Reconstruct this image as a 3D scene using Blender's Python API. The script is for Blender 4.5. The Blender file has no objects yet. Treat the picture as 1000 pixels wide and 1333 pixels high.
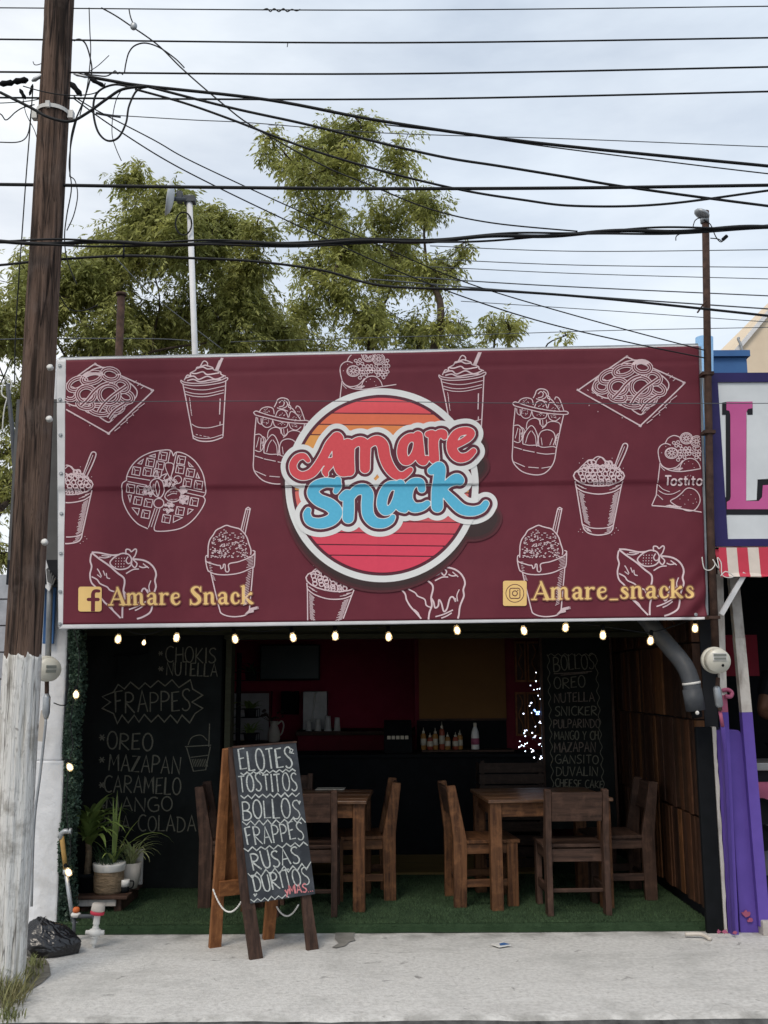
import bpy, bmesh, math, random
import numpy as np
from mathutils import Vector, Matrix, noise as mnoise
R = math.radians
random.seed(7); rng = np.random.default_rng(7)
sc = bpy.context.scene; col = sc.collection

# ------------------------------------------------------------------ camera, sky, sun, exposure
F, CX, CY, TH, RO, CZ = 1300., 500., 666.5, R(9.73), R(0.35), 1.55
cd = bpy.data.cameras.new("camera"); cam = bpy.data.objects.new("camera", cd); col.objects.link(cam)
cd.sensor_fit = 'HORIZONTAL'; cd.sensor_width = 36; cd.lens = 36*F/1000; cd.clip_end = 3000; cd.clip_start = .05
cam.matrix_world = Matrix.Translation((0, 0, CZ)) @ Matrix.Rotation(R(90)+TH, 4, 'X') @ Matrix.Rotation(-RO, 4, 'Z')
sc.camera = cam
SUN_EL, SUN_AZ = R(52), R(202)      # behind the camera, a little to the left
w = bpy.data.worlds.new("World"); sc.world = w; w.use_nodes = True
nt = w.node_tree; N = nt.nodes; L = nt.links
bg = N['Background']; bg.inputs[1].default_value = .10
sky = N.new('ShaderNodeTexSky'); sky.sky_type = 'NISHITA'; sky.sun_disc = False
sky.sun_elevation = SUN_EL; sky.sun_rotation = SUN_AZ; sky.air_density = 1.0; sky.dust_density = 2.0
tc = N.new('ShaderNodeTexCoord'); mp_ = N.new('ShaderNodeMapping'); mp_.inputs['Scale'].default_value = (1.0, 1.0, 3.2)
n1 = N.new('ShaderNodeTexNoise'); n1.inputs['Scale'].default_value = 2.6; n1.inputs['Detail'].default_value = 7; n1.inputs['Roughness'].default_value = .55
rp = N.new('ShaderNodeValToRGB'); rp.color_ramp.elements[0].position = .34; rp.color_ramp.elements[1].position = .62
rp.color_ramp.elements[0].color = (.6,)*3+(1,); rp.color_ramp.elements[1].color = (.93,)*3+(1,)
n2 = N.new('ShaderNodeTexNoise'); n2.inputs['Scale'].default_value = 1.3; n2.inputs['Detail'].default_value = 4
cr = N.new('ShaderNodeValToRGB'); cr.color_ramp.elements[0].position = .35; cr.color_ramp.elements[1].position = .7
cr.color_ramp.elements[0].color = (5.5, 6.4, 7.4, 1); cr.color_ramp.elements[1].color = (6.6, 7.15, 7.75, 1)
mx = N.new('ShaderNodeMix'); mx.data_type = 'RGBA'
L.new(tc.outputs['Generated'], mp_.inputs[0]); L.new(mp_.outputs[0], n1.inputs['Vector']); L.new(tc.outputs['Generated'], n2.inputs['Vector'])
L.new(n1.outputs['Fac'], rp.inputs[0]); L.new(n2.outputs['Fac'], cr.inputs[0])
# brighter cloud towards the left of the street (direction -X)
sep = N.new('ShaderNodeSeparateXYZ'); L.new(tc.outputs['Generated'], sep.inputs[0])
mr = N.new('ShaderNodeMapRange'); mr.interpolation_type = 'SMOOTHSTEP'; mr.inputs[1].default_value = .05; mr.inputs[2].default_value = -.45; mr.inputs[3].default_value = 0; mr.inputs[4].default_value = 1
L.new(sep.outputs[0], mr.inputs[0])
mx2 = N.new('ShaderNodeMix'); mx2.data_type = 'RGBA'; L.new(mr.outputs[0], mx2.inputs[0]); L.new(cr.outputs[0], mx2.inputs[6]); mx2.inputs[7].default_value = (8.3, 8.45, 8.5, 1)
L.new(rp.outputs[0], mx.inputs[0]); L.new(sky.outputs[0], mx.inputs[6]); L.new(mx2.outputs[2], mx.inputs[7]); L.new(mx.outputs[2], bg.inputs[0])
sd = bpy.data.lights.new("sun", 'SUN'); sd.energy = 1.15; sd.angle = R(20); sd.color = (1, .9, .78)
so = bpy.data.objects.new("sun", sd); col.objects.link(so)
sv = Vector((math.sin(SUN_AZ)*math.cos(SUN_EL), math.cos(SUN_AZ)*math.cos(SUN_EL), math.sin(SUN_EL)))
so.rotation_euler = sv.to_track_quat('Z', 'Y').to_euler(); so.location = (0, -10, 20)
vs = sc.view_settings; vs.view_transform = 'Standard'; vs.look = 'None'; vs.exposure = .5; vs.gamma = 1; vs.use_curve_mapping = False

# ------------------------------------------------------------------ measuring from the photograph (points on real planes)
def ray(px, py):
    u = (px-CX)/F; v = (CY-py)/F
    u, v = u*math.cos(RO)+v*math.sin(RO), -u*math.sin(RO)+v*math.cos(RO)
    return Vector((u, math.cos(TH)-v*math.sin(TH), math.sin(TH)+v*math.cos(TH)))
def P(px, py, Y):
    d = ray(px, py); t = Y/d.y; return Vector((d.x*t, Y, CZ+d.z*t))
def G(px, py, z=0.):
    d = ray(px, py); t = (z-CZ)/d.z; return Vector((d.x*t, d.y*t, z))
def RP(px, py, p0, n):
    d = ray(px, py); o = Vector((0, 0, CZ)); t = (p0-o).dot(n)/d.dot(n); return o+d*t

# ------------------------------------------------------------------ object helpers
def tag(o, label=None, cat=None, group=None, kind=None):
    if label: o['label'] = label
    if cat: o['category'] = cat
    if group: o['group'] = group
    if kind: o['kind'] = kind
    return o
def thing(name, label, cat, loc=(0, 0, 0), rz=0, group=None):
    o = bpy.data.objects.new(name, None); col.objects.link(o); o.empty_display_size = .1
    o.location = loc; o.rotation_euler = (0, 0, rz)
    return tag(o, label, cat, group)
def copy_tree(o, parent=None):
    c = o.copy(); col.objects.link(c)
    if parent: c.parent = parent
    for ch in list(o.children): copy_tree(ch, c)
    return c
def sm(pts, n=6, closed=False):
    pts = [Vector(p) for p in pts]
    if len(pts) < 3: return pts
    out = []; m = len(pts); rngi = range(m if closed else m-1)
    for i in rngi:
        if closed: a, b, c, d = pts[i-1], pts[i], pts[(i+1) % m], pts[(i+2) % m]
        else: a, b, c, d = pts[max(i-1, 0)], pts[i], pts[i+1], pts[min(i+2, m-1)]
        for k in range(n):
            t = k/n
            out.append(.5*((2*b)+(c-a)*t+(2*a-5*b+4*c-d)*t*t+(3*b-a-3*c+d)*t**3))
    if not closed: out.append(pts[-1])
    return out
class MB:
    def __init__(s): s.v = []; s.f = []; s.m = []
    def add(s, vs, fs, mi=0):
        o = len(s.v); s.v += [tuple(v) for v in vs]; s.f += [tuple(i+o for i in f) for f in fs]; s.m += [mi]*len(fs); return s
    def box(s, x0, x1, y0, y1, z0, z1, mi=0, M=None):
        vs = [Vector((x, y, z)) for z in (z0, z1) for x, y in ((x0, y0), (x1, y0), (x1, y1), (x0, y1))]
        if M is not None: vs = [M @ v for v in vs]
        return s.add(vs, [(3, 2, 1, 0), (4, 5, 6, 7), (0, 1, 5, 4), (1, 2, 6, 5), (2, 3, 7, 6), (3, 0, 4, 7)], mi)
    def prism(s, pts, vec, mi=0):
        n = len(pts); vec = Vector(vec); a = [Vector(p) for p in pts]; vs = a+[p+vec for p in a]
        fs = [tuple(range(n))[::-1], tuple(range(n, 2*n))]+[(i, (i+1) % n, n+(i+1) % n, n+i) for i in range(n)]
        return s.add(vs, fs, mi)
    def beam(s, a, b, wx, wy, up=(0, 0, 1), mi=0):
        a = Vector(a); b = Vector(b); d = (b-a).normalized(); u = Vector(up)
        x = d.cross(u)
        if x.length < 1e-4: x = d.cross(Vector((0, 1, 0)))
        x.normalize(); y = x.cross(d)
        q = [(-1, -1), (1, -1), (1, 1), (-1, 1)]
        vs = [p+x*wx/2*i+y*wy/2*j for p in (a, b) for i, j in q]
        return s.add(vs, [(0, 1, 2, 3)[::-1], (4, 5, 6, 7), (0, 1, 5, 4), (1, 2, 6, 5), (2, 3, 7, 6), (3, 0, 4, 7)], mi)
    def tube(s, pts, r, n=8, mi=0, cap=True):
        pts = [Vector(p) for p in pts]; m = len(pts)
        rs = r if isinstance(r, (list, tuple)) else [r]*m
        vs = []; prev = None
        for i, p in enumerate(pts):
            d = (pts[min(i+1, m-1)]-pts[max(i-1, 0)])
            d = d.normalized() if d.length > 1e-9 else Vector((0, 0, 1))
            if prev is None:
                x = d.orthogonal().normalized()
            else:
                x = prev-d*prev.dot(d); x = x.normalized() if x.length > 1e-6 else d.orthogonal().normalized()
            prev = x; y = d.cross(x)
            for k in range(n):
                a = 2*math.pi*k/n; vs.append(p+(x*math.cos(a)+y*math.sin(a))*rs[i])
        fs = [(i*n+k, i*n+(k+1) % n, (i+1)*n+(k+1) % n, (i+1)*n+k) for i in range(m-1) for k in range(n)]
        if cap: fs += [tuple(range(n))[::-1], tuple(range((m-1)*n, m*n))]
        return s.add(vs, fs, mi)
    def lathe(s, prof, c=(0, 0, 0), M=None, n=20, mi=0):
        c = Vector(c); vs = []; m = len(prof)
        for r, z in prof:
            for k in range(n):
                a = 2*math.pi*k/n; v = Vector((max(r, 1e-4)*math.cos(a), max(r, 1e-4)*math.sin(a), z))
                vs.append((M @ v if M is not None else v)+c)
        fs = [(i*n+k, i*n+(k+1) % n, (i+1)*n+(k+1) % n, (i+1)*n+k) for i in range(m-1) for k in range(n)]
        fs += [tuple(range(n))[::-1], tuple(range((m-1)*n, m*n))]
        return s.add(vs, fs, mi)
    def blob(s, c, r, sx=1, sy=1, sz=1, seg=12, ring=8, mi=0, M=None):
        prof = [(math.sin(math.pi*i/ring), -math.cos(math.pi*i/ring)) for i in range(ring+1)]
        MM = Matrix.Diagonal((r*sx, r*sy, r*sz))
        if M is not None: MM = M.to_3x3() @ MM
        return s.lathe(prof, c, MM, seg, mi)
    def build(s, name, mat, parent=None, smooth=False, bevel=0, world=True, origin=True):
        me = bpy.data.meshes.new(name)
        off = Vector((0, 0, 0))
        if parent is not None and world:
            p = parent; 
            while p is not None: off = off+p.location; p = p.parent
        elif parent is None and origin and s.v:
            a = np.array(s.v); off = Vector(((a[:, 0].min()+a[:, 0].max())/2, (a[:, 1].min()+a[:, 1].max())/2, a[:, 2].min()))
        me.from_pydata([tuple(Vector(v)-off) for v in s.v], [], s.f)
        mats = mat if isinstance(mat, (list, tuple)) else [mat]
        for m_ in mats: me.materials.append(m_)
        if len(mats) > 1: me.polygons.foreach_set('material_index', s.m)
        if smooth: me.polygons.foreach_set('use_smooth', [True]*len(me.polygons))
        me.update(); o = bpy.data.objects.new(name, me); col.objects.link(o)
        if parent is not None: o.parent = parent
        elif origin: o.location = off
        if bevel:
            b = o.modifiers.new('bevel', 'BEVEL'); b.width = bevel; b.segments = 2; b.limit_method = 'ANGLE'
        return o

# ------------------------------------------------------------------ materials
def S(r, g, b): return tuple(((c/255)/12.92 if c/255 <= .04045 else ((c/255+.055)/1.055)**2.4) for c in (r, g, b))
def pm(name, c, c2=None, scale=12, rough=.7, bump=0, bscale=None, stretch=(1, 1, 1), metal=0, spec=.22, dirt=0, dirtc=None, dscale=2.5, alpha=None, sheen=0, lo=.35, hi=.68, rnd=0):
    m = bpy.data.materials.new(name); m.use_nodes = True; t = m.node_tree; n = t.nodes; l = t.links; b = n['Principled BSDF']
    b.inputs['Roughness'].default_value = rough; b.inputs['Metallic'].default_value = metal; b.inputs['Specular IOR Level'].default_value = spec
    c = tuple(c); c2 = tuple(c2) if c2 else tuple(x*.78 for x in c)
    tcn = n.new('ShaderNodeTexCoord'); mp = n.new('ShaderNodeMapping'); mp.inputs['Scale'].default_value = stretch
    l.new(tcn.outputs['Object'], mp.inputs[0])
    oi = n.new('ShaderNodeObjectInfo'); ad = n.new('ShaderNodeVectorMath'); ad.operation = 'ADD'; sc_ = n.new('ShaderNodeVectorMath'); sc_.operation = 'SCALE'; sc_.inputs[3].default_value = 9
    cb = n.new('ShaderNodeCombineXYZ'); [l.new(oi.outputs['Random'], cb.inputs[i]) for i in range(3)]
    l.new(cb.outputs[0], sc_.inputs[0]); l.new(mp.outputs[0], ad.inputs[0]); l.new(sc_.outputs[0], ad.inputs[1])
    no = n.new('ShaderNodeTexNoise'); no.inputs['Scale'].default_value = scale; no.inputs['Detail'].default_value = 7; no.inputs['Roughness'].default_value = .6
    l.new(ad.outputs[0], no.inputs['Vector'])
    r = n.new('ShaderNodeValToRGB'); r.color_ramp.elements[0].position = lo; r.color_ramp.elements[1].position = hi
    r.color_ramp.elements[0].color = c2+(1,); r.color_ramp.elements[1].color = c+(1,)
    l.new(no.outputs['Fac'], r.inputs[0]); out = r.outputs[0]
    if dirt:
        d = n.new('ShaderNodeTexNoise'); d.inputs['Scale'].default_value = dscale; d.inputs['Detail'].default_value = 8; d.inputs['Roughness'].default_value = .65
        l.new(tcn.outputs['Object'], d.inputs['Vector'])
        dr = n.new('ShaderNodeMapRange'); dr.inputs[1].default_value = .5; dr.inputs[2].default_value = .72; dr.inputs[3].default_value = 0; dr.inputs[4].default_value = dirt
        l.new(d.outputs['Fac'], dr.inputs[0])
        mxd = n.new('ShaderNodeMix'); mxd.data_type = 'RGBA'; l.new(dr.outputs[0], mxd.inputs[0]); l.new(out, mxd.inputs[6])
        mxd.inputs[7].default_value = tuple(dirtc if dirtc else tuple(x*.45 for x in c))+(1,); out = mxd.outputs[2]
    if rnd:
        ge = n.new('ShaderNodeNewGeometry'); hs = n.new('ShaderNodeHueSaturation'); a = n.new('ShaderNodeMapRange')
        a.inputs[3].default_value = 1-rnd; a.inputs[4].default_value = 1+rnd; l.new(ge.outputs['Random Per Island'], a.inputs[0])
        l.new(a.outputs[0], hs.inputs['Value']); l.new(out, hs.inputs['Color']); out = hs.outputs[0]
    l.new(out, b.inputs['Base Color'])
    if bump:
        bn = n.new('ShaderNodeBump'); bn.inputs['Strength'].default_value = min(1, bump*4); bn.inputs['Distance'].default_value = bump*.05
        src = no
        if bscale:
            src = n.new('ShaderNodeTexNoise'); src.inputs['Scale'].default_value = bscale; src.inputs['Detail'].default_value = 6
            l.new(ad.outputs[0], src.inputs['Vector'])
        l.new(src.outputs['Fac'], bn.inputs['Height']); l.new(bn.outputs[0], b.inputs['Normal'])
    return m
def emit(name, c, k):
    m = bpy.data.materials.new(name); m.use_nodes = True; b = m.node_tree.nodes['Principled BSDF']
    b.inputs['Base Color'].default_value = (*c, 1); b.inputs['Emission Color'].default_value = (*c, 1); b.inputs['Emission Strength'].default_value = k
    return m
def glass(name, c=(1, .97, .9), rough=.05, tr=.8):
    m = bpy.data.materials.new(name); m.use_nodes = True; b = m.node_tree.nodes['Principled BSDF']
    b.inputs['Base Color'].default_value = (*c, 1); b.inputs['Roughness'].default_value = rough; b.inputs['Transmission Weight'].default_value = tr; b.inputs['IOR'].default_value = 1.2
    return m
def _late():
    cracks(M['pole'], (.012, .008, .007), (3.4, 3.4, .13), 4, .022); cracks(M['pole'], (.02, .013, .011), (9, 9, .4), 5, .02, .7); cracks(M['polewhite'], (.09, .08, .07), (3.4, 3.4, .13), 4, .012, .9); cracks(M['polewhite'], (.2, .185, .16), (9, 9, .5), 5, .014, .6); streaks(M['polewhite'], (.10, .085, .07), .85, (1, 1, .6), 16, .68, .74)
    m = M['concrete']; t = m.node_tree; n = t.nodes; l = t.links; b = n['Principled BSDF']; src = b.inputs['Base Color'].links[0].from_socket; g = n.new('ShaderNodeNewGeometry'); sx = n.new('ShaderNodeSeparateXYZ'); l.new(g.outputs['Position'], sx.inputs[0])
    no = n.new('ShaderNodeTexNoise'); no.inputs['Scale'].default_value = 5; no.inputs['Detail'].default_value = 7; l.new(g.outputs['Position'], no.inputs['Vector']); ns = n.new('ShaderNodeMapRange'); ns.inputs[1].default_value = .42; ns.inputs[2].default_value = .62; l.new(no.outputs['Fac'], ns.inputs[0])
    for y0, y1, k in ((6.38, 6.66, .7), (5.16, 5.0, .6)):      # grime trodden along the shop step and the kerb
        a = n.new('ShaderNodeMapRange'); a.interpolation_type = 'SMOOTHSTEP'; a.inputs[1].default_value = y0; a.inputs[2].default_value = y1; a.inputs[4].default_value = k; l.new(sx.outputs[1], a.inputs[0]); mu = n.new('ShaderNodeMath'); mu.operation = 'MULTIPLY'; l.new(a.outputs[0], mu.inputs[0]); l.new(ns.outputs[0], mu.inputs[1])
        x = n.new('ShaderNodeMix'); x.data_type = 'RGBA'; l.new(mu.outputs[0], x.inputs[0]); l.new(src, x.inputs[6]); x.inputs[7].default_value = (.15, .145, .13, 1); src = x.outputs[2]; l.new(src, b.inputs['Base Color'])
    cracks(M['concrete'], (.2, .195, .185), (1, 1, 1), .9, .002, .25); streaks(M['purple'], (.05, .03, .13), .35, (2, 2, .5), 2.4, .52, .7); streaks(M['whitewall'], (.36, .35, .33), .5, (1, 1, .6), 5, .58, .72)
    streaks(M['banner'], (.175, .04, .052), .25, (1, 1, .25), 3, .5, .75)
def cracks(m, c, st, scale, width, k=1.):
    t = m.node_tree; n = t.nodes; l = t.links; b = n['Principled BSDF']; src = b.inputs['Base Color'].links[0].from_socket
    tcn = n.new('ShaderNodeTexCoord'); mp = n.new('ShaderNodeMapping'); mp.inputs['Scale'].default_value = st; no = n.new('ShaderNodeTexNoise'); no.inputs['Scale'].default_value = scale; no.inputs['Detail'].default_value = 3
    l.new(tcn.outputs['Object'], mp.inputs[0]); l.new(mp.outputs[0], no.inputs['Vector']); s1 = n.new('ShaderNodeMath'); s1.operation = 'SUBTRACT'; s1.inputs[1].default_value = .5; s2 = n.new('ShaderNodeMath'); s2.operation = 'ABSOLUTE'
    l.new(no.outputs['Fac'], s1.inputs[0]); l.new(s1.outputs[0], s2.inputs[0]); a = n.new('ShaderNodeMapRange'); a.inputs[1].default_value = 0; a.inputs[2].default_value = width; a.inputs[3].default_value = k; a.inputs[4].default_value = 0
    l.new(s2.outputs[0], a.inputs[0]); x = n.new('ShaderNodeMix'); x.data_type = 'RGBA'; l.new(a.outputs[0], x.inputs[0]); l.new(src, x.inputs[6]); x.inputs[7].default_value = (*c, 1); l.new(x.outputs[2], b.inputs['Base Color'])
def leafm(name, c, c2, rnd=.35, tr=.3):
    m = pm(name, c, c2, scale=1.3, rough=.5, rnd=rnd, spec=.3); t = m.node_tree; n = t.nodes; l = t.links; b = n['Principled BSDF']; o = n['Material Output']
    tl = n.new('ShaderNodeBsdfTranslucent'); src = b.inputs['Base Color'].links[0].from_socket; l.new(src, tl.inputs[0])
    ms = n.new('ShaderNodeMixShader'); ms.inputs[0].default_value = tr; l.new(b.outputs[0], ms.inputs[1]); l.new(tl.outputs[0], ms.inputs[2]); l.new(ms.outputs[0], o.inputs[0])
    return m
M = {}
M['concrete'] = pm('concrete', (.60, .59, .565), (.44, .43, .41), scale=38, rough=.9, bump=.16, bscale=90, dirt=.55, dirtc=(.30, .30, .285), dscale=1.9, lo=.3, hi=.6)
def streaks(m, c, k, st, scale, lo, hi):
    t = m.node_tree; n = t.nodes; l = t.links; b = n['Principled BSDF']; src = b.inputs['Base Color'].links[0].from_socket
    tcn = n.new('ShaderNodeTexCoord'); mp = n.new('ShaderNodeMapping'); mp.inputs['Scale'].default_value = st; no = n.new('ShaderNodeTexNoise'); no.inputs['Scale'].default_value = scale; no.inputs['Detail'].default_value = 5; no.inputs['Distortion'].default_value = .6
    l.new(tcn.outputs['Object'], mp.inputs[0]); l.new(mp.outputs[0], no.inputs['Vector']); a = n.new('ShaderNodeMapRange'); a.inputs[1].default_value = lo; a.inputs[2].default_value = hi; a.inputs[4].default_value = k
    l.new(no.outputs['Fac'], a.inputs[0]); x = n.new('ShaderNodeMix'); x.data_type = 'RGBA'; l.new(a.outputs[0], x.inputs[0]); l.new(src, x.inputs[6]); x.inputs[7].default_value = (*c, 1); l.new(x.outputs[2], b.inputs['Base Color'])
streaks(M['concrete'], (.34, .33, .31), .32, (.7, 3.5, 1), 1.6, .52, .72); streaks(M['concrete'], (.17, .165, .155), .75, (1, 1, 1), 11, .66, .74); streaks(M['concrete'], (.66, .65, .63), .35, (.9, 4, 1), 4, .55, .7)
M['kerb'] = pm('kerb_concrete', (.13, .13, .13), (.035, .035, .035), scale=8, rough=.95, bump=.3, bscale=25, dirt=.5)
M['asphalt'] = pm('asphalt', (.07, .07, .07), (.04, .04, .04), scale=40, rough=.95, bump=.1, bscale=150)
M['turf'] = pm('turf_base', (.032, .058, .028), (.02, .04, .018), scale=14, rough=1)
M['blade'] = pm('turf_blade', (.052, .088, .040), (.03, .055, .025), scale=6, rough=.8, rnd=.35)
M['banner'] = pm('banner_vinyl', (.150, .025, .040), (.128, .020, .034), scale=5, rough=.62, bump=.012, bscale=40, spec=.22)
M['hem'] = pm('banner_white_vinyl', (.72, .72, .73), (.62, .62, .63), scale=8, rough=.5, bump=.03)
M['inkpink'] = pm('pale_pink_ink', (.76, .60, .62), (.70, .54, .57), scale=10, rough=.5)
M['inkwhite'] = pm('white_ink', (.80, .80, .79), (.76, .76, .75), scale=10, rough=.5)
M['inkmaroon'] = pm('maroon_ink', (.115, .028, .045), (.105, .024, .04), scale=10, rough=.5)
M['inkred'] = pm('red_ink', (.72, .09, .105), (.68, .08, .095), scale=60, rough=.5)
M['inkblue'] = pm('blue_ink', (.115, .50, .72), (.10, .46, .68), scale=60, rough=.5)
M['inkdark'] = pm('dark_ink', (.052, .032, .032), (.046, .028, .028), scale=10, rough=.5)
M['inkgold'] = pm('gold_ink', (.88, .60, .235), (.84, .56, .215), scale=10, rough=.5)
M['inkglow'] = pm('brown_ink', (.28, .12, .075), (.26, .11, .07), scale=10, rough=.5)
STR = [(.80, .105, .125), (.82, .19, .10), (.80, .27, .09), (.80, .36, .10), (.74, .17, .15), (.68, .115, .13), (.68, .095, .125), (.74, .075, .12), (.76, .07, .125)]
for i, c in enumerate(STR): M['st%d' % i] = pm('sunset_ink', c, tuple(x*.95 for x in c), scale=30, rough=.5)
M['pole'] = pm('weathered_pole_wood', (.145, .095, .072), (.026, .017, .013), scale=7, rough=.92, bump=.8, stretch=(3.2, 3.2, .16), lo=.40, hi=.56, dirt=.5, dirtc=(.20, .155, .135), dscale=4)
M['polewhite'] = pm('white_painted_pole_wood', (.74, .73, .70), (.46, .44, .40), scale=7, rough=.85, bump=.8, stretch=(3.4, 3.4, .2), lo=.37, hi=.46, dirt=.9, dirtc=(.20, .18, .15), dscale=7)
M['whitewall'] = pm('white_limewash', (.70, .71, .73), (.60, .61, .63), scale=6, rough=.9, bump=.2, bscale=18, dirt=.25, dirtc=(.45, .44, .42))
M['galv'] = pm('galvanised_steel', (.42, .44, .46), (.30, .32, .34), scale=14, rough=.45, metal=.6)
M['rust'] = pm('rusty_steel', (.085, .048, .035), (.035, .02, .016), scale=18, rough=.8, bump=.1)
M['blackm'] = pm('black_paint', (.008, .009, .011), (.005, .006, .007), scale=10, rough=.85, spec=.12)
M['cable'] = pm('black_cable', (.014, .015, .017), (.01, .011, .012), scale=10, rough=.6)
M['cablegrey'] = pm('grey_cable', (.10, .11, .12), (.07, .08, .09), scale=10, rough=.6)
M['ceramic'] = pm('white_ceramic', (.7, .69, .66), (.6, .59, .56), scale=10, rough=.3)
M['greenbeam'] = pm('olive_painted_timber', (.05, .052, .032), (.035, .036, .022), scale=10, rough=.8, stretch=(.5, 6, 6), bump=.1)
M['maroonwall'] = pm('maroon_plaster', (.15, .016, .03), (.11, .012, .022), scale=6, rough=.9, bump=.05)
M['redwall'] = pm('red_plaster', (.36, .03, .07), (.30, .022, .055), scale=6, rough=.9, bump=.05)
M['paleboard'] = pm('pale_board', (.5, .5, .5), (.42, .42, .42), scale=6, rough=.8)
M['floorwood'] = pm('worn_ochre_floor', (.20, .14, .05), (.13, .09, .032), scale=6, rough=.8, stretch=(.5, 6, 1))
M['sh1'] = pm('soft_dark_ink', (.115, .03, .038), None, scale=10, rough=.5); M['sh2'] = pm('soft_dark_ink', (.078, .031, .034), None, scale=10, rough=.5)
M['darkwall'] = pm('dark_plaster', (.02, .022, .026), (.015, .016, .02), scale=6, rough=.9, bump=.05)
M['greywall'] = pm('grey_plaster', (.12, .12, .12), (.09, .09, .09), scale=6, rough=.9)
M['board'] = pm('chalkboard', (.016, .019, .019), (.010, .012, .012), scale=5, rough=.9, dirt=.4, dirtc=(.024, .028, .028), dscale=6, spec=.12)
M['board2'] = pm('dusty_chalkboard', (.05, .055, .063), (.032, .036, .043), scale=6, rough=.8, dirt=.75, dirtc=(.095, .105, .12), dscale=7)
M['chalk'] = pm('white_chalk', (.56, .58, .55), (.26, .28, .27), scale=90, rough=1, lo=.3, hi=.6)
M['chalkdim'] = pm('faded_chalk', (.21, .205, .16), (.10, .098, .075), scale=90, rough=1, lo=.3, hi=.65)
M['chalkpink'] = pm('pink_chalk', (.72, .27, .28), (.45, .16, .17), scale=90, rough=1)
M['chalkred'] = pm('faded_red_chalk', (.24, .20, .17), (.12, .095, .08), scale=90, rough=1)
def wood(name, c, c2, axis, rough=.6):
    st = [9, 9, 9]; st[axis] = .7
    return pm(name, c, c2, scale=5, rough=rough, bump=.12, stretch=tuple(st), lo=.3, hi=.7, spec=.18, dirt=.45, dirtc=tuple(min(1, x*1.9) for x in c), dscale=14)
for ax, k in ((0, 'x'), (1, 'y'), (2, 'z')):
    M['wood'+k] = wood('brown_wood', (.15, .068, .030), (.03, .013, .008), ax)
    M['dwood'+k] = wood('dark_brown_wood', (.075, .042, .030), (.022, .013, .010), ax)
    M['owood'+k] = wood('orange_brown_wood', (.27, .115, .045), (.12, .045, .018), ax)
M['cratex'], M['cratey'], M['cratez'] = [wood('dark_crate_wood', (.035, .022, .016), (.018, .011, .009), a_) for a_ in (0, 1, 2)]
M['tabletop'] = wood('varnished_brown_wood', (.135, .068, .034), (.035, .017, .01), 0, .33); M['tabletop'].node_tree.nodes['Principled BSDF'].inputs['Specular IOR Level'].default_value = .45
M['clad'] = [wood('cladding_timber', c, tuple(x*.55 for x in c), 2) for c in ((.085, .038, .02), (.055, .026, .015), (.15, .066, .028), (.035, .018, .012), (.05, .027, .017), (.06, .03, .02))]
M['orangepanel'] = pm('ochre_blind', (.17, .085, .028), (.15, .073, .024), scale=5, rough=.8)
M['purple'] = pm('purple_paint', (.115, .07, .34), (.095, .058, .29), scale=5, rough=.55, bump=.1, bscale=10, dirt=.25, dirtc=(.08, .045, .26))
M['pink'] = pm('pink_paint', (.40, .105, .18), (.28, .075, .13), scale=9, rough=.6)
M['palepost'] = pm('flaking_white_paint', (.50, .48, .45), (.22, .20, .18), scale=10, rough=.8, bump=.2, stretch=(1, 1, .4), lo=.28, hi=.5, dirt=.5, dirtc=(.16, .10, .08))
M['navy'] = pm('navy_paint', (.030, .022, .115), (.022, .017, .09), scale=6, rough=.45)
M['signwhite'] = pm('sign_white_paint', (.70, .73, .75), (.62, .65, .67), scale=4, rough=.5, bump=.05)
M['signpink'] = pm('sign_pink_paint', (.56, .115, .31), (.52, .10, .285), scale=5, rough=.5)
M['signblack'] = pm('sign_black_paint', (.012, .012, .016), None, scale=5, rough=.5)
M['stripered'] = pm('awning_red', (.56, .05, .085), (.50, .045, .075), scale=9, rough=.7)
M['stripecream'] = pm('awning_cream', (.70, .62, .55), (.60, .53, .47), scale=9, rough=.7)
M['lightblue'] = pm('light_blue_paint', (.27, .48, .74), (.24, .44, .70), scale=4, rough=.7)
M['midblue'] = pm('mid_blue_paint', (.055, .145, .33), (.045, .12, .29), scale=4, rough=.7)
M['beige'] = pm('beige_plaster', (.74, .62, .47), (.68, .56, .42), scale=3, rough=.9, dirt=.25, dirtc=(.5, .42, .33))
M['block'] = pm('grey_block', (.42, .46, .49), (.30, .33, .36), scale=10, rough=.95, bump=.2)
M['mortar'] = pm('mortar', (.20, .205, .21), None, scale=10, rough=.95)
M['meter'] = pm('cream_meter_case', (.60, .58, .50), (.50, .48, .41), scale=8, rough=.35, spec=.5)
M['lcd'] = pm('meter_face', (.20, .21, .19), (.16, .17, .15), scale=8, rough=.3)
M['pvc'] = pm('grey_pvc', (.085, .092, .103), (.055, .06, .068), scale=6, rough=.5)
M['bag'] = pm('black_plastic_film', (.012, .012, .014), (.008, .008, .01), scale=5, rough=.28, bump=.08, bscale=14, spec=.6)
M['wicker'] = pm('woven_basket', (.27, .20, .13), (.15, .11, .07), scale=16, rough=.9, bump=.3, stretch=(1, 1, 3.5))
M['terracream'] = pm('cream_ceramic', (.55, .50, .44), (.45, .41, .36), scale=7, rough=.5)
M['leaf'] = leafm('plant_leaf', (.26, .34, .09), (.13, .20, .055))
M['leafd'] = leafm('dark_leaf', (.055, .10, .05), (.03, .065, .03))
M['leafv'] = leafm('striped_leaf', (.5, .52, .28), (.22, .30, .10))
M['box'] = leafm('boxwood_leaf', (.075, .125, .088), (.015, .032, .022), rnd=.6, tr=.1)
M['tree1'] = leafm('tree_leaf', (.43, .43, .14), (.24, .265, .085), rnd=.42, tr=.45)
M['tree2'] = leafm('tree_leaf', (.46, .465, .145), (.26, .285, .09), rnd=.42, tr=.45)
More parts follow.
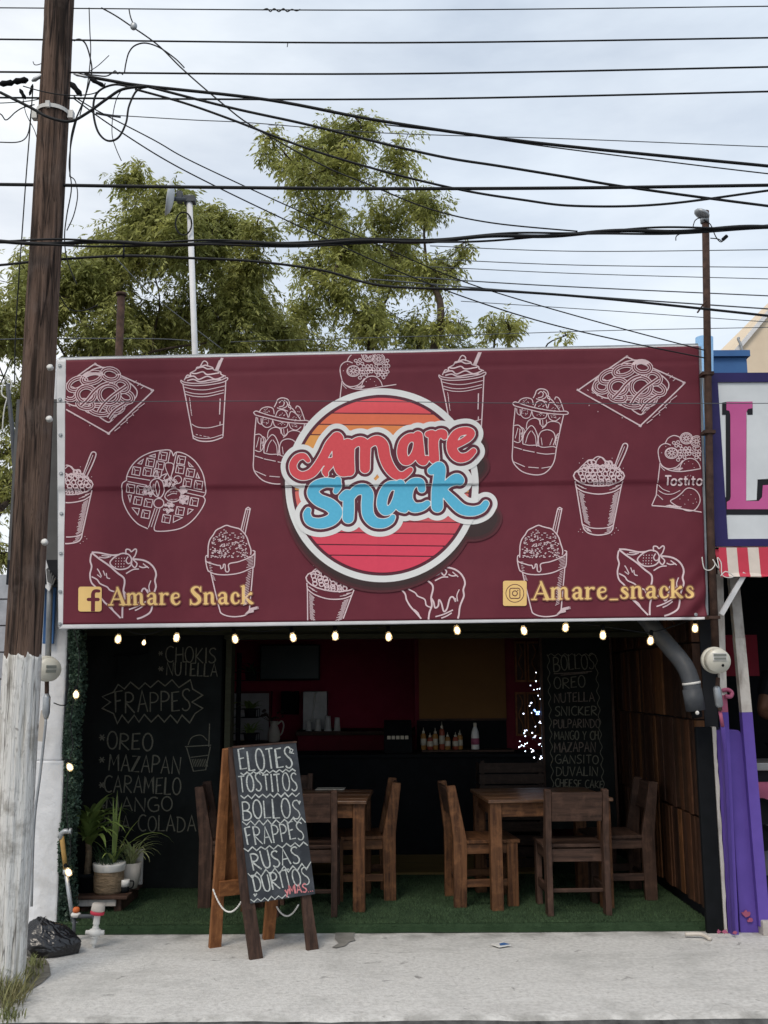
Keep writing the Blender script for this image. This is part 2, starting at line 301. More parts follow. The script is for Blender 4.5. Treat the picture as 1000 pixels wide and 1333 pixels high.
M['bark'] = pm('bark', (.075, .055, .042), (.035, .026, .02), scale=12, rough=.95, bump=.2)
M['grass'] = leafm('grass', (.13, .17, .05), (.19, .17, .08), rnd=.4)
M['dirt'] = pm('dirt', (.24, .22, .185), (.13, .115, .09), scale=20, rough=1, bump=.2)
M['bulb'] = emit('bulb_glow', (1, .72, .36), 4.5)
M['bulbglass'] = glass('bulb_glass')
M['led'] = emit('led_glow', (.75, .82, 1.0), 5)
M['ledb'] = emit('blue_led_glow', (.25, .45, 1.0), 6)
M['tv'] = pm('dark_screen', (.10, .13, .135), (.085, .115, .12), scale=3, rough=.35)
M['steel'] = pm('brushed_steel', (.30, .30, .30), (.22, .22, .22), scale=8, rough=.4, metal=.5)
M['skin'] = pm('brown_skin', (.20, .095, .055), (.17, .08, .046), scale=10, rough=.5)
M['shirt'] = pm('black_cotton', (.014, .015, .018), None, scale=10, rough=.9)
M['denim'] = pm('dark_denim', (.03, .04, .07), None, scale=10, rough=.9)
M['paper'] = pm('printed_paper', (.55, .52, .46), (.3, .27, .22), scale=30, rough=.7)
M['caution'] = pm('orange_plastic', (.70, .17, .05), None, scale=8, rough=.5)
M['yellowpaint'] = pm('old_yellow_paint', (.42, .27, .09), (.30, .18, .06), scale=14, rough=.7)
M['sauce'] = [pm('amber_sauce', (.36, .18, .05), None, rough=.4), pm('red_sauce', (.30, .07, .04), None, rough=.4), pm('cream_sauce', (.55, .45, .28), None, rough=.4)]
M['label'] = pm('bottle_label', (.55, .5, .4), None, rough=.6)
M['stain'] = pm('wet_concrete', (.26, .25, .23), (.17, .165, .15), scale=12, rough=.7)
_late()

# ------------------------------------------------------------------ flat artwork (ink and chalk) laid on a real plane
class Flat:
    """mp(px, py, off) gives the point of the surface seen at (px, py), lifted off it by off metres"""
    def __init__(s, mp, base=.0006, step=3e-5, clip=None):
        s.mp = mp; s.off = base; s.step = step; s.v = []; s.f = []; s.m = []; s.clip = clip
    def _up(s): s.off += s.step
    def ribbon(s, pts, w=2., mi=0, closed=False, jit=0):
        pts = [np.array(p[:2], float) for p in pts]
        if closed: pts = pts+[pts[0]]
        q = [pts[0]]
        if s.clip is not None:
            dn = [pts[0]]
            for p in pts[1:]:
                k = int(np.hypot(*(p-dn[-1]))/4)+1; a0 = dn[-1]; dn += [a0+(p-a0)*i/k for i in range(1, k+1)]
            pts = dn
        for p in pts[1:]:
            if np.hypot(*(p-q[-1])) > .05: q.append(p)
        if len(q) < 2: return s
        s._up(); o = len(s.v); n = len(q); oks = []
        for i, p in enumerate(q):
            if closed and i in (0, n-1): d = q[1]-q[-2]; 
            else: d = q[min(i+1, n-1)]-q[max(i-1, 0)]
            d = d/(np.hypot(*d)+1e-9); nn = np.array([-d[1], d[0]])
            a = q[i]-q[i-1] if i > 0 else d
            b = q[i+1]-q[i] if i < n-1 else d
            a = a/(np.hypot(*a)+1e-9); b = b/(np.hypot(*b)+1e-9)
            k = 1/max(.5, math.sqrt(max(.0, (1+float(a@b))/2)))
            ww = w*(1+jit*(random.random()-.5))*k/2
            s.v.append(s.mp(*(p+nn*ww), s.off)); s.v.append(s.mp(*(p-nn*ww), s.off)); oks.append(s.clip is None or s.clip(*p))
        for i in range(n-1):
            if oks[i] and oks[i+1]: s.f.append((o+2*i, o+2*i+1, o+2*i+3, o+2*i+2)); s.m.append(mi)
        return s
    def poly(s, pts, mi=0):
        s._up(); o = len(s.v)
        if s.clip and not all(s.clip(*p[:2]) for p in pts): return s
        s.v += [s.mp(p[0], p[1], s.off) for p in pts]; s.f.append(tuple(range(o, o+len(pts)))); s.m.append(mi); return s
    def grid(s, fn, bbox, res=1., mi=0):
        """filled region fn<0 by marching squares"""
        s._up(); x0, y0, x1, y1 = bbox; nx = int((x1-x0)/res)+2; ny = int((y1-y0)/res)+2
        xs = x0+np.arange(nx)*res; ys = y0+np.arange(ny)*res; X, Y = np.meshgrid(xs, ys); D = fn(X, Y)
        I = D < 0; cnt = I[:-1, :-1].astype(int)+I[1:, :-1]+I[:-1, 1:]+I[1:, 1:]
        cache = {}
        def vid(x, y):
            k = (round(x, 3), round(y, 3))
            if k not in cache: cache[k] = len(s.v); s.v.append(s.mp(x, y, s.off))
            return cache[k]
        for j, i in zip(*np.nonzero(cnt > 0)):
            if s.clip and not s.clip(xs[i], ys[j]): continue
            c = [(i, j), (i+1, j), (i+1, j+1), (i, j+1)]; poly = []
            for k in range(4):
                (ia, ja), (ib, jb) = c[k], c[(k+1) % 4]; da, db = D[ja, ia], D[jb, ib]
                if da < 0: poly.append((xs[ia], ys[ja]))
                if (da < 0) != (db < 0):
                    t = da/(da-db); t = min(max(t, .02), .98); poly.append((xs[ia]+(xs[ib]-xs[ia])*t, ys[ja]+(ys[jb]-ys[ja])*t))
            if len(poly) >= 3: s.f.append(tuple(vid(*p) for p in poly)[::-1]); s.m.append(mi)
        return s
    def build(s, name, mats, parent=None):
        b = MB(); b.v = [tuple(v) for v in s.v]; b.f = s.f; b.m = s.m
        return b.build(name, mats, parent)
def strokes_sdf(strokes):
    """strokes: lists of (x, y, width); returns a distance function for their union"""
    segs = []
    for st in strokes:
        for a, b in zip(st[:-1], st[1:]): segs.append((a, b))
    def fn(X, Y):
        D = np.full(X.shape, 1e9)
        for a, b in segs:
            ax, ay, aw = a; bx, by, bw = b; dx, dy = bx-ax, by-ay; l2 = dx*dx+dy*dy+1e-9
            t = np.clip(((X-ax)*dx+(Y-ay)*dy)/l2, 0, 1)
            D = np.minimum(D, np.hypot(X-ax-dx*t, Y-ay-dy*t)-(aw+(bw-aw)*t)/2)
        return D
    return fn
def sm3(pts, n=5):
    """smooth a stroke with widths"""
    return [tuple(p) for p in sm([Vector(p) for p in pts], n)]

# single-stroke capitals for hand lettering: (width, strokes), y up
A_ = lambda cx, cy, rx, ry, a0, a1, n=12: [(cx+rx*math.cos(R(a0+(a1-a0)*i/n)), cy+ry*math.sin(R(a0+(a1-a0)*i/n))) for i in range(n+1)]
GL = {
'A': (.62, [[(0, 0), (.3, 1), (.62, 0)], [(.1, .36), (.54, .38)]]),
'B': (.6, [[(.04, 1), (.0, 0)], [(.0, .96)]+A_(.2, .75, .32, .24, 85, -80)+[(.05, .5)], [(.05, .5)]+A_(.22, .25, .38, .25, 80, -85)+[(0, 0)]]),
'C': (.55, [A_(.36, .5, .36, .5, 55, 305)]),
'D': (.6, [[(.06, .98), (.03, 0)], [(-.04, .96)]+A_(.12, .48, .48, .48, 80, -85)+[(0, .02)]]),
'E': (.5, [[(.5, .97), (.04, .93), (.02, .03), (.5, .06)], [(.03, .5), (.38, .54)]]),
'F': (.5, [[(.5, .99), (.04, .94), (.03, 0)], [(.03, .5), (.38, .55)]]),
'G': (.6, [A_(.36, .5, .36, .5, 55, 300)+[(.6, .12), (.6, .44), (.36, .42)]]),
'H': (.55, [[(.03, 1), (0, 0)], [(.52, 1), (.55, 0)], [(.0, .5), (.54, .54)]]),
'I': (.12, [[(.06, 1), (.05, 0)]]),
'K': (.55, [[(.04, 1), (0, 0)], [(.5, .98), (.05, .42), (.56, 0)]]),
'L': (.45, [[(.03, 1), (0, .03), (.46, .05)]]),
'M': (.72, [[(0, 0), (.06, 1), (.34, .36), (.64, 1), (.72, 0)]]),
'N': (.6, [[(0, 0), (.03, 1), (.56, .02), (.6, 1)]]),
'O': (.6, [A_(.3, .5, .3, .5, 95, 460, 20)]),
'P': (.52, [[(.04, 1), (.0, 0)], [(.0, .96)]+A_(.18, .72, .34, .25, 85, -85)+[(.02, .47)]]),
'R': (.58, [[(.04, 1), (.0, 0)], [(.0, .96)]+A_(.18, .74, .34, .23, 85, -85)+[(.04, .5), (.58, 0)]]),
'S': (.5, [[(.5, .9), (.38, 1), (.14, .95), (.05, .76), (.2, .56), (.4, .42), (.48, .2), (.32, .02), (.1, .02), (0, .12)]]),
'T': (.56, [[(0, .97), (.56, 1)], [(.28, .98), (.28, 0)]]),
'U': (.56, [[(0, 1), (.02, .3), (.14, .02), (.4, .02), (.53, .3), (.55, 1)]]),
'V': (.58, [[(0, 1), (.28, 0), (.58, 1)]]),
'Y': (.56, [[(0, 1), (.28, .5), (.56, 1)], [(.28, .5), (.26, 0)]]),
'y': (.4, [[(0, .62), (.2, .2)], [(.42, .65), (.1, -.3)]]),
'Z': (.55, [[(0, .97), (.54, .99), (.0, .03), (.56, .04)]]),
'*': (.4, [[(0, .5), (.4, .5)], [(.08, .2), (.32, .8)], [(.32, .2), (.08, .8)]]),
'.': (.1, [[(0, 0), (.06, .05)]]), ' ': (.3, []),
}
GL['\u00d1'] = (.6, GL['N'][1]+[[(.1, 1.12), (.25, 1.22), (.38, 1.1), (.52, 1.2)]])
def write(fl, text, x0, y0, x1, y1, h, w=1.5, mi=0, lean=0, wob=.05):
    """hand-letter text from (x0, y0) to (x1, y1) along its baseline, h pixels tall"""
    gap = .17; tot = sum(GL[c][0] for c in text)+gap*(len(text)-1)
    d = np.array([x1-x0, y1-y0], float); u = d/tot; up = np.array([d[1], -d[0]]); up = up/np.hypot(*up)*h
    if lean: up = up+d/np.hypot(*d)*lean*h
    x = 0
    for c in text:
        gw, st = GL[c]; jx, jy, js = [random.uniform(-wob, wob) for _ in range(3)]
        for s_ in st:
            pts = [np.array([x0, y0])+u*(x+(px_+jx*.6*gw))+up*((py_)*(1+js)+jy*.8) for px_, py_ in s_]
            if len(pts) > 2 and c not in 'AMNVZHKFELTIYD*': pts = [np.array(p[:2]) for p in sm([(p[0], p[1], 0) for p in pts], 4)]
            fl.ribbon(pts, w*random.uniform(.85, 1.15), mi, jit=.35)
        x += gw+gap

# ------------------------------------------------------------------ the banner
BY = 6.35
def sstep(a, b, x):
    t = min(max((x-a)/(b-a), 0), 1); return t*t*(3-2*t)
def bdisp(px, py):
    ys = 637-10*(px-83)/835.        # lap seam
    d = .0035*math.sin(px/83+.6)*math.sin(py/61+.4)+.002*math.sin(px/37+py/49)+.0012*math.sin(px/19-py/83)
    d -= .013*sstep(-1.5, 1.5, py-ys)*(1-.75*sstep(2, 60, py-ys))
    yb = 538-14*(px-83)/835.
    d += .0055*math.exp(-((py-yb)/16)**2)
    d += .004*math.exp(-abs(px-491)/9)+.005*math.exp(-abs(px-701)/10)*sstep(620, 640, py)-.003*math.exp(-abs(px-268)/8)
    yt = 489-19*(px-83)/835.
    d -= .004*math.exp(-((py-yt)/2.5)**2)
    r = math.hypot(px-915, py-800)                        # pulled corner, bottom right
    d += .02*math.exp(-r/28)*math.sin((px-915+(py-800)*.9)/5.5)
    d += .0025*sstep(770, 812, py)*math.sin(px/14)
    return d
def W(px, py, off=0):
    p = P(px, py, BY); p.y -= bdisp(px, py)+off; return p
def lerp2(q, s, t):
    (ax, ay), (bx, by), (cx, cy), (dx, dy) = q     # TL TR BR BL
    return ((ax*(1-s)+bx*s)*(1-t)+(dx*(1-s)+cx*s)*t, (ay*(1-s)+by*s)*(1-t)+(dy*(1-s)+cy*s)*t)
ban = thing('banner', 'large maroon banner with round sunset logo and white food drawings above the shop front', 'banner', (P(497, 810, BY).x, BY, P(497, 810, BY).z))
def bgrid(q, nx, ny, off, name, mat):
    b = MB(); vs = []
    for j in range(ny+1):
        for i in range(nx+1): vs.append(W(*lerp2(q, i/nx, j/ny), off))
    fs = [(j*(nx+1)+i, (j+1)*(nx+1)+i, (j+1)*(nx+1)+i+1, j*(nx+1)+i+1) for j in range(ny) for i in range(nx)]
    b.add(vs, fs); o = b.build(name, mat, ban, smooth=True)
    so_ = o.modifiers.new('thick', 'SOLIDIFY'); so_.thickness = .002; so_.offset = -1
    return o
PQ = [(86, 469), (910, 450.5), (920, 803), (82, 813)]
bgrid(PQ, 280, 120, 0, 'printed_cloth', M['banner'])
bgrid([(74, 468), (86, 467.5), (82, 813), (76, 818.5)], 8, 90, -.001, 'side_hem', M['hem'])
bgrid([(76, 812.5), (920, 802.5), (919, 806.5), (76, 819)], 200, 3, -.0012, 'bottom_hem', M['hem'])
bgrid([(74, 466.5), (910, 448.7), (910, 450.9), (86, 469.2)], 200, 2, -.0015, 'top_hem', M['hem'])
for gx, gy in ((78, 476), (78.5, 520), (79, 566), (79.5, 616), (79.5, 668), (79, 720), (78.5, 770), (78, 812), (907, 800)):
    mb = MB(); c = W(gx, gy, .003); mb.lathe([(.004, 0), (.011, 0), (.012, .003), (.008, .006), (.004, .004)], c, Matrix.Rotation(R(90), 3, 'X'), 14)
    mb.build('grommet', M['galv'], ban, smooth=True)
clipf = lambda x, y: x > 86.5-4*(y-469)/344 and x < 909+10*(y-450)/353 and y < 812.3-10*(x-82)/838 and y > 470-18*(x-86)/824
class Doodle:
    def __init__(s, ox, oy, k, dx=0, dy=0, ang=0, piv=(0, 0)):
        s.k, s.ox, s.oy, s.dx, s.dy, s.a, s.piv = k, ox, oy, dx, dy, R(ang), piv
        s.fl = Flat(W, .0022, 2e-5, clipf)
    def t(s, p):
        x = s.ox+p[0]*s.k; y = s.oy+p[1]*s.k; x -= s.piv[0]; y -= s.piv[1]
        c, n = math.cos(s.a), math.sin(s.a); return (x*c-y*n+s.piv[0]+s.dx, x*n+y*c+s.piv[1]+s.dy)
    def line(s, pts, w=1.6, closed=False, smooth=True, mi=0):
        q = [s.t(p) for p in pts]
        if smooth and len(q) > 2: q = [(p[0], p[1]) for p in sm([(a, b, 0) for a, b in q], 6, closed)]
        s.fl.ribbon(q, w*(.86 if w < 4 else 1), mi, closed); return s
    def ell(s, cx, cy, rx, ry, w=1.4, rot=0, a0=0, a1=360, mi=0, n=18):
        c, k = math.cos(R(rot)), math.sin(R(rot)); pts = []
        for i in range(n+1):
            a = R(a0+(a1-a0)*i/n); x, y = rx*math.cos(a), ry*math.sin(a); pts.append((cx+x*c-y*k, cy+x*k+y*c))
        if a1-a0 == 360: return s.line(pts[:-1], w, True, False, mi)
        return s.line(pts, w, False, False, mi)
    def tube(s, pts, wo=4.4, wi=2.1):
        s.line(pts, 4.6); s.line(pts, 2.3, mi=1); return s
    def ring(s, cx, cy, rx, ry, rot=0, wo=4.4, wi=2.1):
        s.ell(cx, cy, rx, ry, 6.6, rot); s.ell(cx, cy, rx, ry, 4.4, rot, mi=1); s.ell(cx, cy, rx, ry, 1.1, rot); return s
    def hatch(s, x0, y0, x1, y1, n, vx, vy, w=.9):
        for i in range(n):
            t = i/(n-1); x, y = x0+(x1-x0)*t, y0+(y1-y0)*t; f = random.uniform(.7, 1.15)
            s.line([(x, y), (x+vx*f, y+vy*f)], w, smooth=False)
        return s
    def dots(s, pts, w=1.6):
        for x, y in pts: s.line([(x, y), (x+1.6/s.k*.6, y+.3)], w, smooth=False)
        return s
    def build(s, name): return s.fl.build(name, [M['inkpink'], M['banner']], ban)
def d_tray(**k):
    random.seed(3); d = Doodle(640, 450, .36, **k); d.fl.step = 9e-5
    d.line([(318, 160), (326, 152), (478, 46), (490, 42), (502, 46), (682, 126), (692, 134), (688, 146), (548, 280), (536, 288), (524, 282), (326, 170)], 2, True)
    d.line([(365, 150), (385, 112), (420, 90), (455, 80), (480, 60), (520, 52), (560, 62), (575, 95), (610, 105), (640, 135), (632, 165), (600, 178), (588, 208), (555, 232), (540, 250), (515, 238), (495, 222), (462, 214), (440, 195), (405, 188), (370, 168)], 1.8, True)
    for r in ((398, 148, 24, 20, 10), (505, 206, 36, 16, 10), (455, 186, 28, 14, 10), (565, 200, 26, 16, -15), (600, 158, 26, 18, 25), (585, 118, 26, 20, 25), (425, 112, 34, 20, -25), (478, 90, 36, 18, -15), (545, 78, 30, 20, 10), (458, 150, 32, 28, 0), (540, 150, 36, 34, 0)): d.ring(*r)
    for s_ in ([(438, 192), (462, 168), (485, 140), (512, 118), (540, 108)], [(502, 214), (520, 186), (556, 152), (604, 118)], [(538, 236), (560, 208), (598, 182)]): d.tube(s_, 4.6, 2)
    d.hatch(345, 182, 470, 252, 13, 10, 8); d.hatch(345, 160, 395, 190, 4, 7, 4); d.hatch(645, 200, 560, 282, 5, 24, -18, 1.1); d.hatch(640, 100, 668, 118, 3, -12, 10); d.hatch(600, 195, 545, 250, 5, 14, -11); d.hatch(455, 80, 480, 62, 3, 9, -4)
    d.dots([(382, 240), (350, 218), (470, 262), (628, 226), (605, 252)]); return d.build('noodle_tray_drawing')
def d_frappe(**k):
    d = Doodle(60, 450, .3, **k)
    d.line([(586, 150), (600, 158), (640, 163), (700, 160), (755, 150), (784, 138), (786, 148), (760, 160), (700, 170), (640, 173), (600, 168), (586, 158)], 1.5, True)
    d.line([(594, 168), (612, 255), (640, 405)], 1.7, smooth=False); d.line([(780, 150), (775, 260), (768, 395)], 1.7, smooth=False)
    for y, dx in ((182, 0), (200, 4), (212, 5)): d.line([(600+dx, y-2), (645, y+8), (700, y+8), (776-dx, y-8)], 1.2)
    d.line([(632, 340), (660, 354), (710, 356), (768, 342)], 1.2); d.line([(640, 402), (670, 414), (720, 414), (768, 398)], 1.8); d.line([(636, 388), (660, 400), (712, 402), (768, 386)], 1.1)
    d.line([(600, 150), (612, 128), (628, 130), (626, 118), (648, 106), (655, 94), (668, 90), (680, 70), (690, 66), (700, 74), (702, 86), (722, 94), (728, 104), (755, 112), (760, 124), (780, 132)], 1.7)
    for a in ([(606, 140), (640, 132), (662, 146), (700, 132), (735, 145), (772, 132)], [(630, 118), (650, 120), (680, 112), (700, 124), (752, 116)], [(655, 98), (680, 92), (700, 100), (724, 98)], [(612, 152), (640, 146), (668, 156), (715, 148), (760, 146)], [(668, 92), (690, 84), (702, 88)]): d.line(a, 2)
    d.line([(735, 106), (758, 52)], 2.2, smooth=False); d.line([(745, 108), (768, 52)], 1.6, smooth=False); d.line([(740, 106), (763, 52)], 2.8, smooth=False)
    d.hatch(622, 225, 630, 290, 7, 4, 16, .8); d.line([(756, 230), (754, 300)], 1.6); d.line([(756, 330), (755, 348)], 1.4); d.hatch(650, 385, 700, 396, 4, 12, 3, .8); return d.build('whipped_drink_drawing')
def d_jar(**k):
    random.seed(5); d = Doodle(660, 495, .18, **k)
    d.line([(48, 178), (42, 168), (60, 158), (90, 168), (160, 190), (260, 212), (360, 226), (420, 225), (442, 235), (430, 248), (360, 246), (250, 234), (140, 208), (60, 188)], 1.5, True)
    d.line([(60, 200), (48, 330), (42, 480), (42, 580), (90, 645), (150, 675), (230, 684), (290, 660), (340, 590), (360, 480), (385, 360), (410, 250)], 1.6)
    d.line([(80, 168), (100, 140), (140, 128), (180, 140), (190, 180)], 1.4); d.line([(200, 195), (215, 160), (245, 148), (275, 165), (290, 205)], 1.4); d.line([(295, 205), (305, 170), (320, 162), (350, 180), (380, 220)], 1.4); d.line([(345, 140), (355, 122), (380, 140), (410, 220)], 1.4)
    d.line([(190, 130), (205, 100), (215, 75), (245, 62), (285, 72), (300, 100), (295, 130), (320, 140), (345, 170)], 1.5)
    d.line([(225, 100), (245, 82), (262, 95), (255, 120), (225, 128)], 1.4); d.line([(262, 78), (285, 100), (280, 125), (250, 140)], 1.4); d.line([(210, 135), (250, 145), (290, 160)], 1.3); d.line([(290, 110), (310, 125), (305, 150)], 1.3)
    d.line([(70, 205), (75, 240), (100, 250), (110, 205)], 1.3); d.line([(95, 210), (100, 250), (130, 275), (165, 265), (180, 220)], 1.3); d.line([(180, 225), (195, 265), (240, 280), (280, 270), (290, 235)], 1.3); d.line([(295, 240), (310, 280), (350, 295), (385, 270)], 1.3)
    d.line([(140, 350), (150, 300), (190, 275), (230, 285), (240, 320)], 1.3); d.line([(240, 285), (245, 320), (265, 340), (285, 320), (285, 285)], 1.2); d.line([(258, 285), (262, 335)], 1); d.line([(255, 350), (300, 305), (350, 300), (385, 320), (380, 380)], 1.2)
    d.line([(48, 330), (85, 325), (112, 360), (110, 420), (85, 450), (50, 440)], 1.3); d.line([(80, 345), (60, 420)], 1); d.line([(95, 350), (90, 440)], 1.2); d.line([(105, 340), (125, 360), (115, 430)], 1.2)
    d.line([(115, 460), (120, 400), (150, 350), (178, 328), (205, 355), (225, 420), (215, 480)], 1.4); d.line([(135, 455), (150, 400), (172, 365)], 1.1); d.line([(180, 365), (205, 405), (212, 465)], 1.1)
    d.line([(232, 475), (228, 420), (245, 375), (290, 358), (335, 375), (350, 420), (335, 470)], 1.4); d.line([(248, 415), (255, 470)], 1); d.line([(330, 420), (310, 470)], 1); d.line([(350, 470), (360, 400), (380, 385)], 1.3)
    d.line([(115, 460), (160, 470), (215, 470), (260, 485), (330, 480), (360, 490)], 1.3)
    d.line([(50, 482), (110, 500)], 1.3); d.line([(115, 503), (200, 520)], 1.3); d.line([(215, 524), (280, 534), (345, 530)], 1.3); d.line([(50, 590), (130, 625)], 1.2); d.line([(155, 628), (230, 634)], 1.2); d.line([(250, 636), (320, 625)], 1.2)
    for cx, cy, rx, ry in ((140, 160, 38, 22), (245, 185, 34, 26), (335, 205, 30, 30), (375, 180, 22, 40), (135, 235, 32, 22), (240, 250, 38, 18), (340, 265, 32, 18), (100, 395, 8, 40), (365, 425, 8, 35)):
        for _ in range(10): 
            a, r = random.uniform(0, 6.28), random.uniform(.2, .9); d.dots([(cx+rx*r*math.cos(a), cy+ry*r*math.sin(a))], 1.1)
    return d.build('fruit_cup_drawing')
def d_corn(cut=False, **k):
    random.seed(9); d = Doodle(660, 495, .18, **k)
    d.ell(665, 692, 184, 72, 2); d.ell(665, 700, 176, 64, 1, 0, 10, 170); d.line([(493, 730), (505, 780), (545, 1040), (560, 1080)], 1.8, smooth=False); d.line([(838, 730), (825, 785), (770, 1050), (765, 1080)], 1.8, smooth=False)
    d.line([(500, 770), (560, 805), (665, 822), (770, 805), (830, 770)], 1.7); d.line([(545, 1040), (600, 1065), (665, 1072), (730, 1065), (772, 1045)], 1.6); d.line([(552, 1070), (590, 1105), (660, 1120), (740, 1105), (768, 1070)], 1.9)
    d.line([(510, 670), (525, 640), (570, 595), (590, 578), (620, 575), (640, 560), (665, 553), (695, 565), (715, 585), (745, 590), (770, 620), (810, 650), (832, 680)], 1.5)
    for j, (yy, x0, x1) in enumerate(((596, 590, 640), (602, 705, 750), (625, 555, 800), (650, 530, 810), (678, 515, 830), (704, 510, 825), (728, 535, 800), (746, 610, 745))):
        n = max(2, int((x1-x0)/40))
        for i in range(n):
            x = x0+(i+.5+(.25 if j % 2 else -.1))*(x1-x0)/n; d.ell(x+random.uniform(-3, 3), yy+random.uniform(-4, 4), 17, 15, 1.7, random.uniform(0, 90), n=9)
    d.line([(640, 625), (650, 580), (680, 560), (715, 600), (725, 630), (700, 622), (690, 640), (670, 620), (655, 632), (640, 625)], 1.3)
    d.line([(775, 635), (790, 590), (830, 485), (845, 460), (865, 460), (872, 480), (850, 540), (805, 635)], 1.8); d.line([(790, 620), (830, 530), (850, 480)], 1)
    d.hatch(520, 800, 560, 1020, 22, 40, 28, .9); d.hatch(812, 800, 768, 1030, 24, -42, 26, .9); d.hatch(556, 1060, 580, 1085, 4, 35, 14, .9); d.hatch(762, 1060, 745, 1092, 4, -35, 12, .9); d.hatch(500, 752, 540, 775, 4, 40, 10, .8); d.hatch(830, 752, 790, 778, 4, -42, 12, .8)
    d.dots([(520, 600), (545, 567), (757, 565), (838, 637), (530, 1078), (515, 1095), (545, 1100), (788, 1068), (802, 1085), (775, 1105), (755, 1118)], 1); return d.build('corn_cup_drawing')
def d_snow(**k):
    random.seed(11); d = Doodle(660, 640, .26, **k)
    pts = [(64, 330), (62, 300), (66, 270), (76, 240), (90, 215), (108, 195), (130, 180), (155, 172), (175, 172), (200, 180), (225, 190), (245, 210), (262, 232), (272, 260), (280, 290), (278, 315)]
    d.line([(x+random.uniform(-3, 3), y+random.uniform(-3, 3)) for x, y in pts], 1.8)
    d.line([(52, 338), (60, 352), (110, 368), (125, 370), (130, 385), (140, 378), (142, 365), (150, 366), (152, 395), (162, 402), (170, 392), (170, 362), (220, 350), (280, 325), (300, 302), (288, 294)], 1.7); d.line([(52, 338), (54, 322), (66, 318)], 1.5)
    d.line([(52, 345), (62, 390), (76, 402)], 1.7); d.line([(300, 308), (296, 370), (286, 385)], 1.7); d.line([(62, 395), (100, 412), (160, 416), (230, 405), (296, 375)], 1.7)
    d.line([(78, 405), (100, 500), (122, 590)], 1.8, smooth=False); d.line([(290, 385), (280, 500), (272, 590)], 1.8, smooth=False); d.line([(122, 588), (130, 608), (160, 622), (200, 626), (245, 620), (268, 605), (272, 588)], 1.8)
    d.line([(230, 192), (255, 85), (265, 78), (276, 85), (250, 212)], 1.7, smooth=False); d.line([(255, 88), (275, 90)], 1.4); d.line([(240, 195), (264, 92)], 1)
    for _ in range(210):
        t = random.random()**.65; y = 190+140*t; hw = 100*math.sqrt(max(.05, 1-((y-300)/128)**2)) if y < 300 else 100
        x = 171+random.uniform(-hw, hw)*.94; d.line([(x-3, y-1), (x, y+2), (x+3, y-1)], 1.0)
    d.hatch(282, 395, 262, 560, 0 or 20, -22, 10, .8); d.hatch(294, 320, 290, 372, 8, -30, 8, .8); d.hatch(68, 352, 74, 395, 6, 14, 2, .8); d.hatch(275, 585, 250, 612, 7, 50, -12, .9); d.hatch(86, 420, 92, 440, 4, 10, 4, .8); return d.build('shaved_ice_drawing')
def d_cake(**k):
    d = Doodle(660, 640, .26, **k)
    d.line([(562, 288), (600, 290), (660, 302), (700, 300)], 2.4); d.line([(770, 322), (820, 328), (855, 345), (878, 372), (886, 400), (880, 430), (885, 460), (876, 490), (868, 520), (866, 560), (855, 590), (820, 612), (790, 622)], 2.6)
    d.line([(562, 290), (600, 320), (650, 355), (690, 390), (722, 415), (728, 440), (722, 480), (728, 520), (718, 560), (716, 618)], 2.6)
    d.line([(560, 295), (555, 330), (562, 360), (554, 400), (562, 440), (590, 470), (600, 500), (620, 530), (650, 560), (680, 590), (708, 618)], 2.4)
    d.line([(562, 410), (590, 425), (605, 445), (640, 462), (655, 478), (690, 492), (700, 520), (722, 530)], 2); d.line([(720, 480), (735, 500), (745, 530), (760, 520), (762, 490), (775, 505), (790, 545), (805, 530), (815, 480), (830, 470), (845, 490), (842, 475)], 2.4)
    d.line([(590, 370), (600, 385), (612, 410)], 1.6); d.line([(620, 380), (630, 405)], 1.6); d.line([(636, 392), (640, 415), (655, 420)], 1.6); d.line([(590, 400), (610, 415)], 1.4); d.line([(735, 395), (770, 375), (800, 372)], 1.9); d.line([(800, 358), (820, 365), (845, 360)], 1.9); d.line([(820, 345), (850, 368)], 1.6); d.line([(600, 312), (630, 316), (660, 308)], 1.6); d.line([(612, 304), (650, 308)], 1.4)
    d.line([(750, 575), (790, 560), (835, 535)], 2); d.line([(780, 580), (805, 568), (830, 550)], 1.9); d.line([(640, 545), (660, 560), (672, 580)], 1.5); d.line([(860, 430), (850, 460), (856, 490)], 1.6)
    d.line([(655, 345), (670, 318), (710, 295), (745, 298), (762, 320), (760, 350), (735, 370), (690, 372)], 2.1, True)
    d.line([(735, 300), (735, 275), (752, 275), (762, 285), (780, 272), (788, 280), (780, 305), (770, 322), (790, 345), (780, 365), (765, 352), (760, 330)], 2); d.line([(745, 310), (735, 330), (745, 345), (760, 340)], 1.8)
    d.dots([(x, y) for y in (318, 332, 346, 360) for x in range(680+(y*7 % 9), 735, 14)], 1.7); return d.build('cake_drawing')
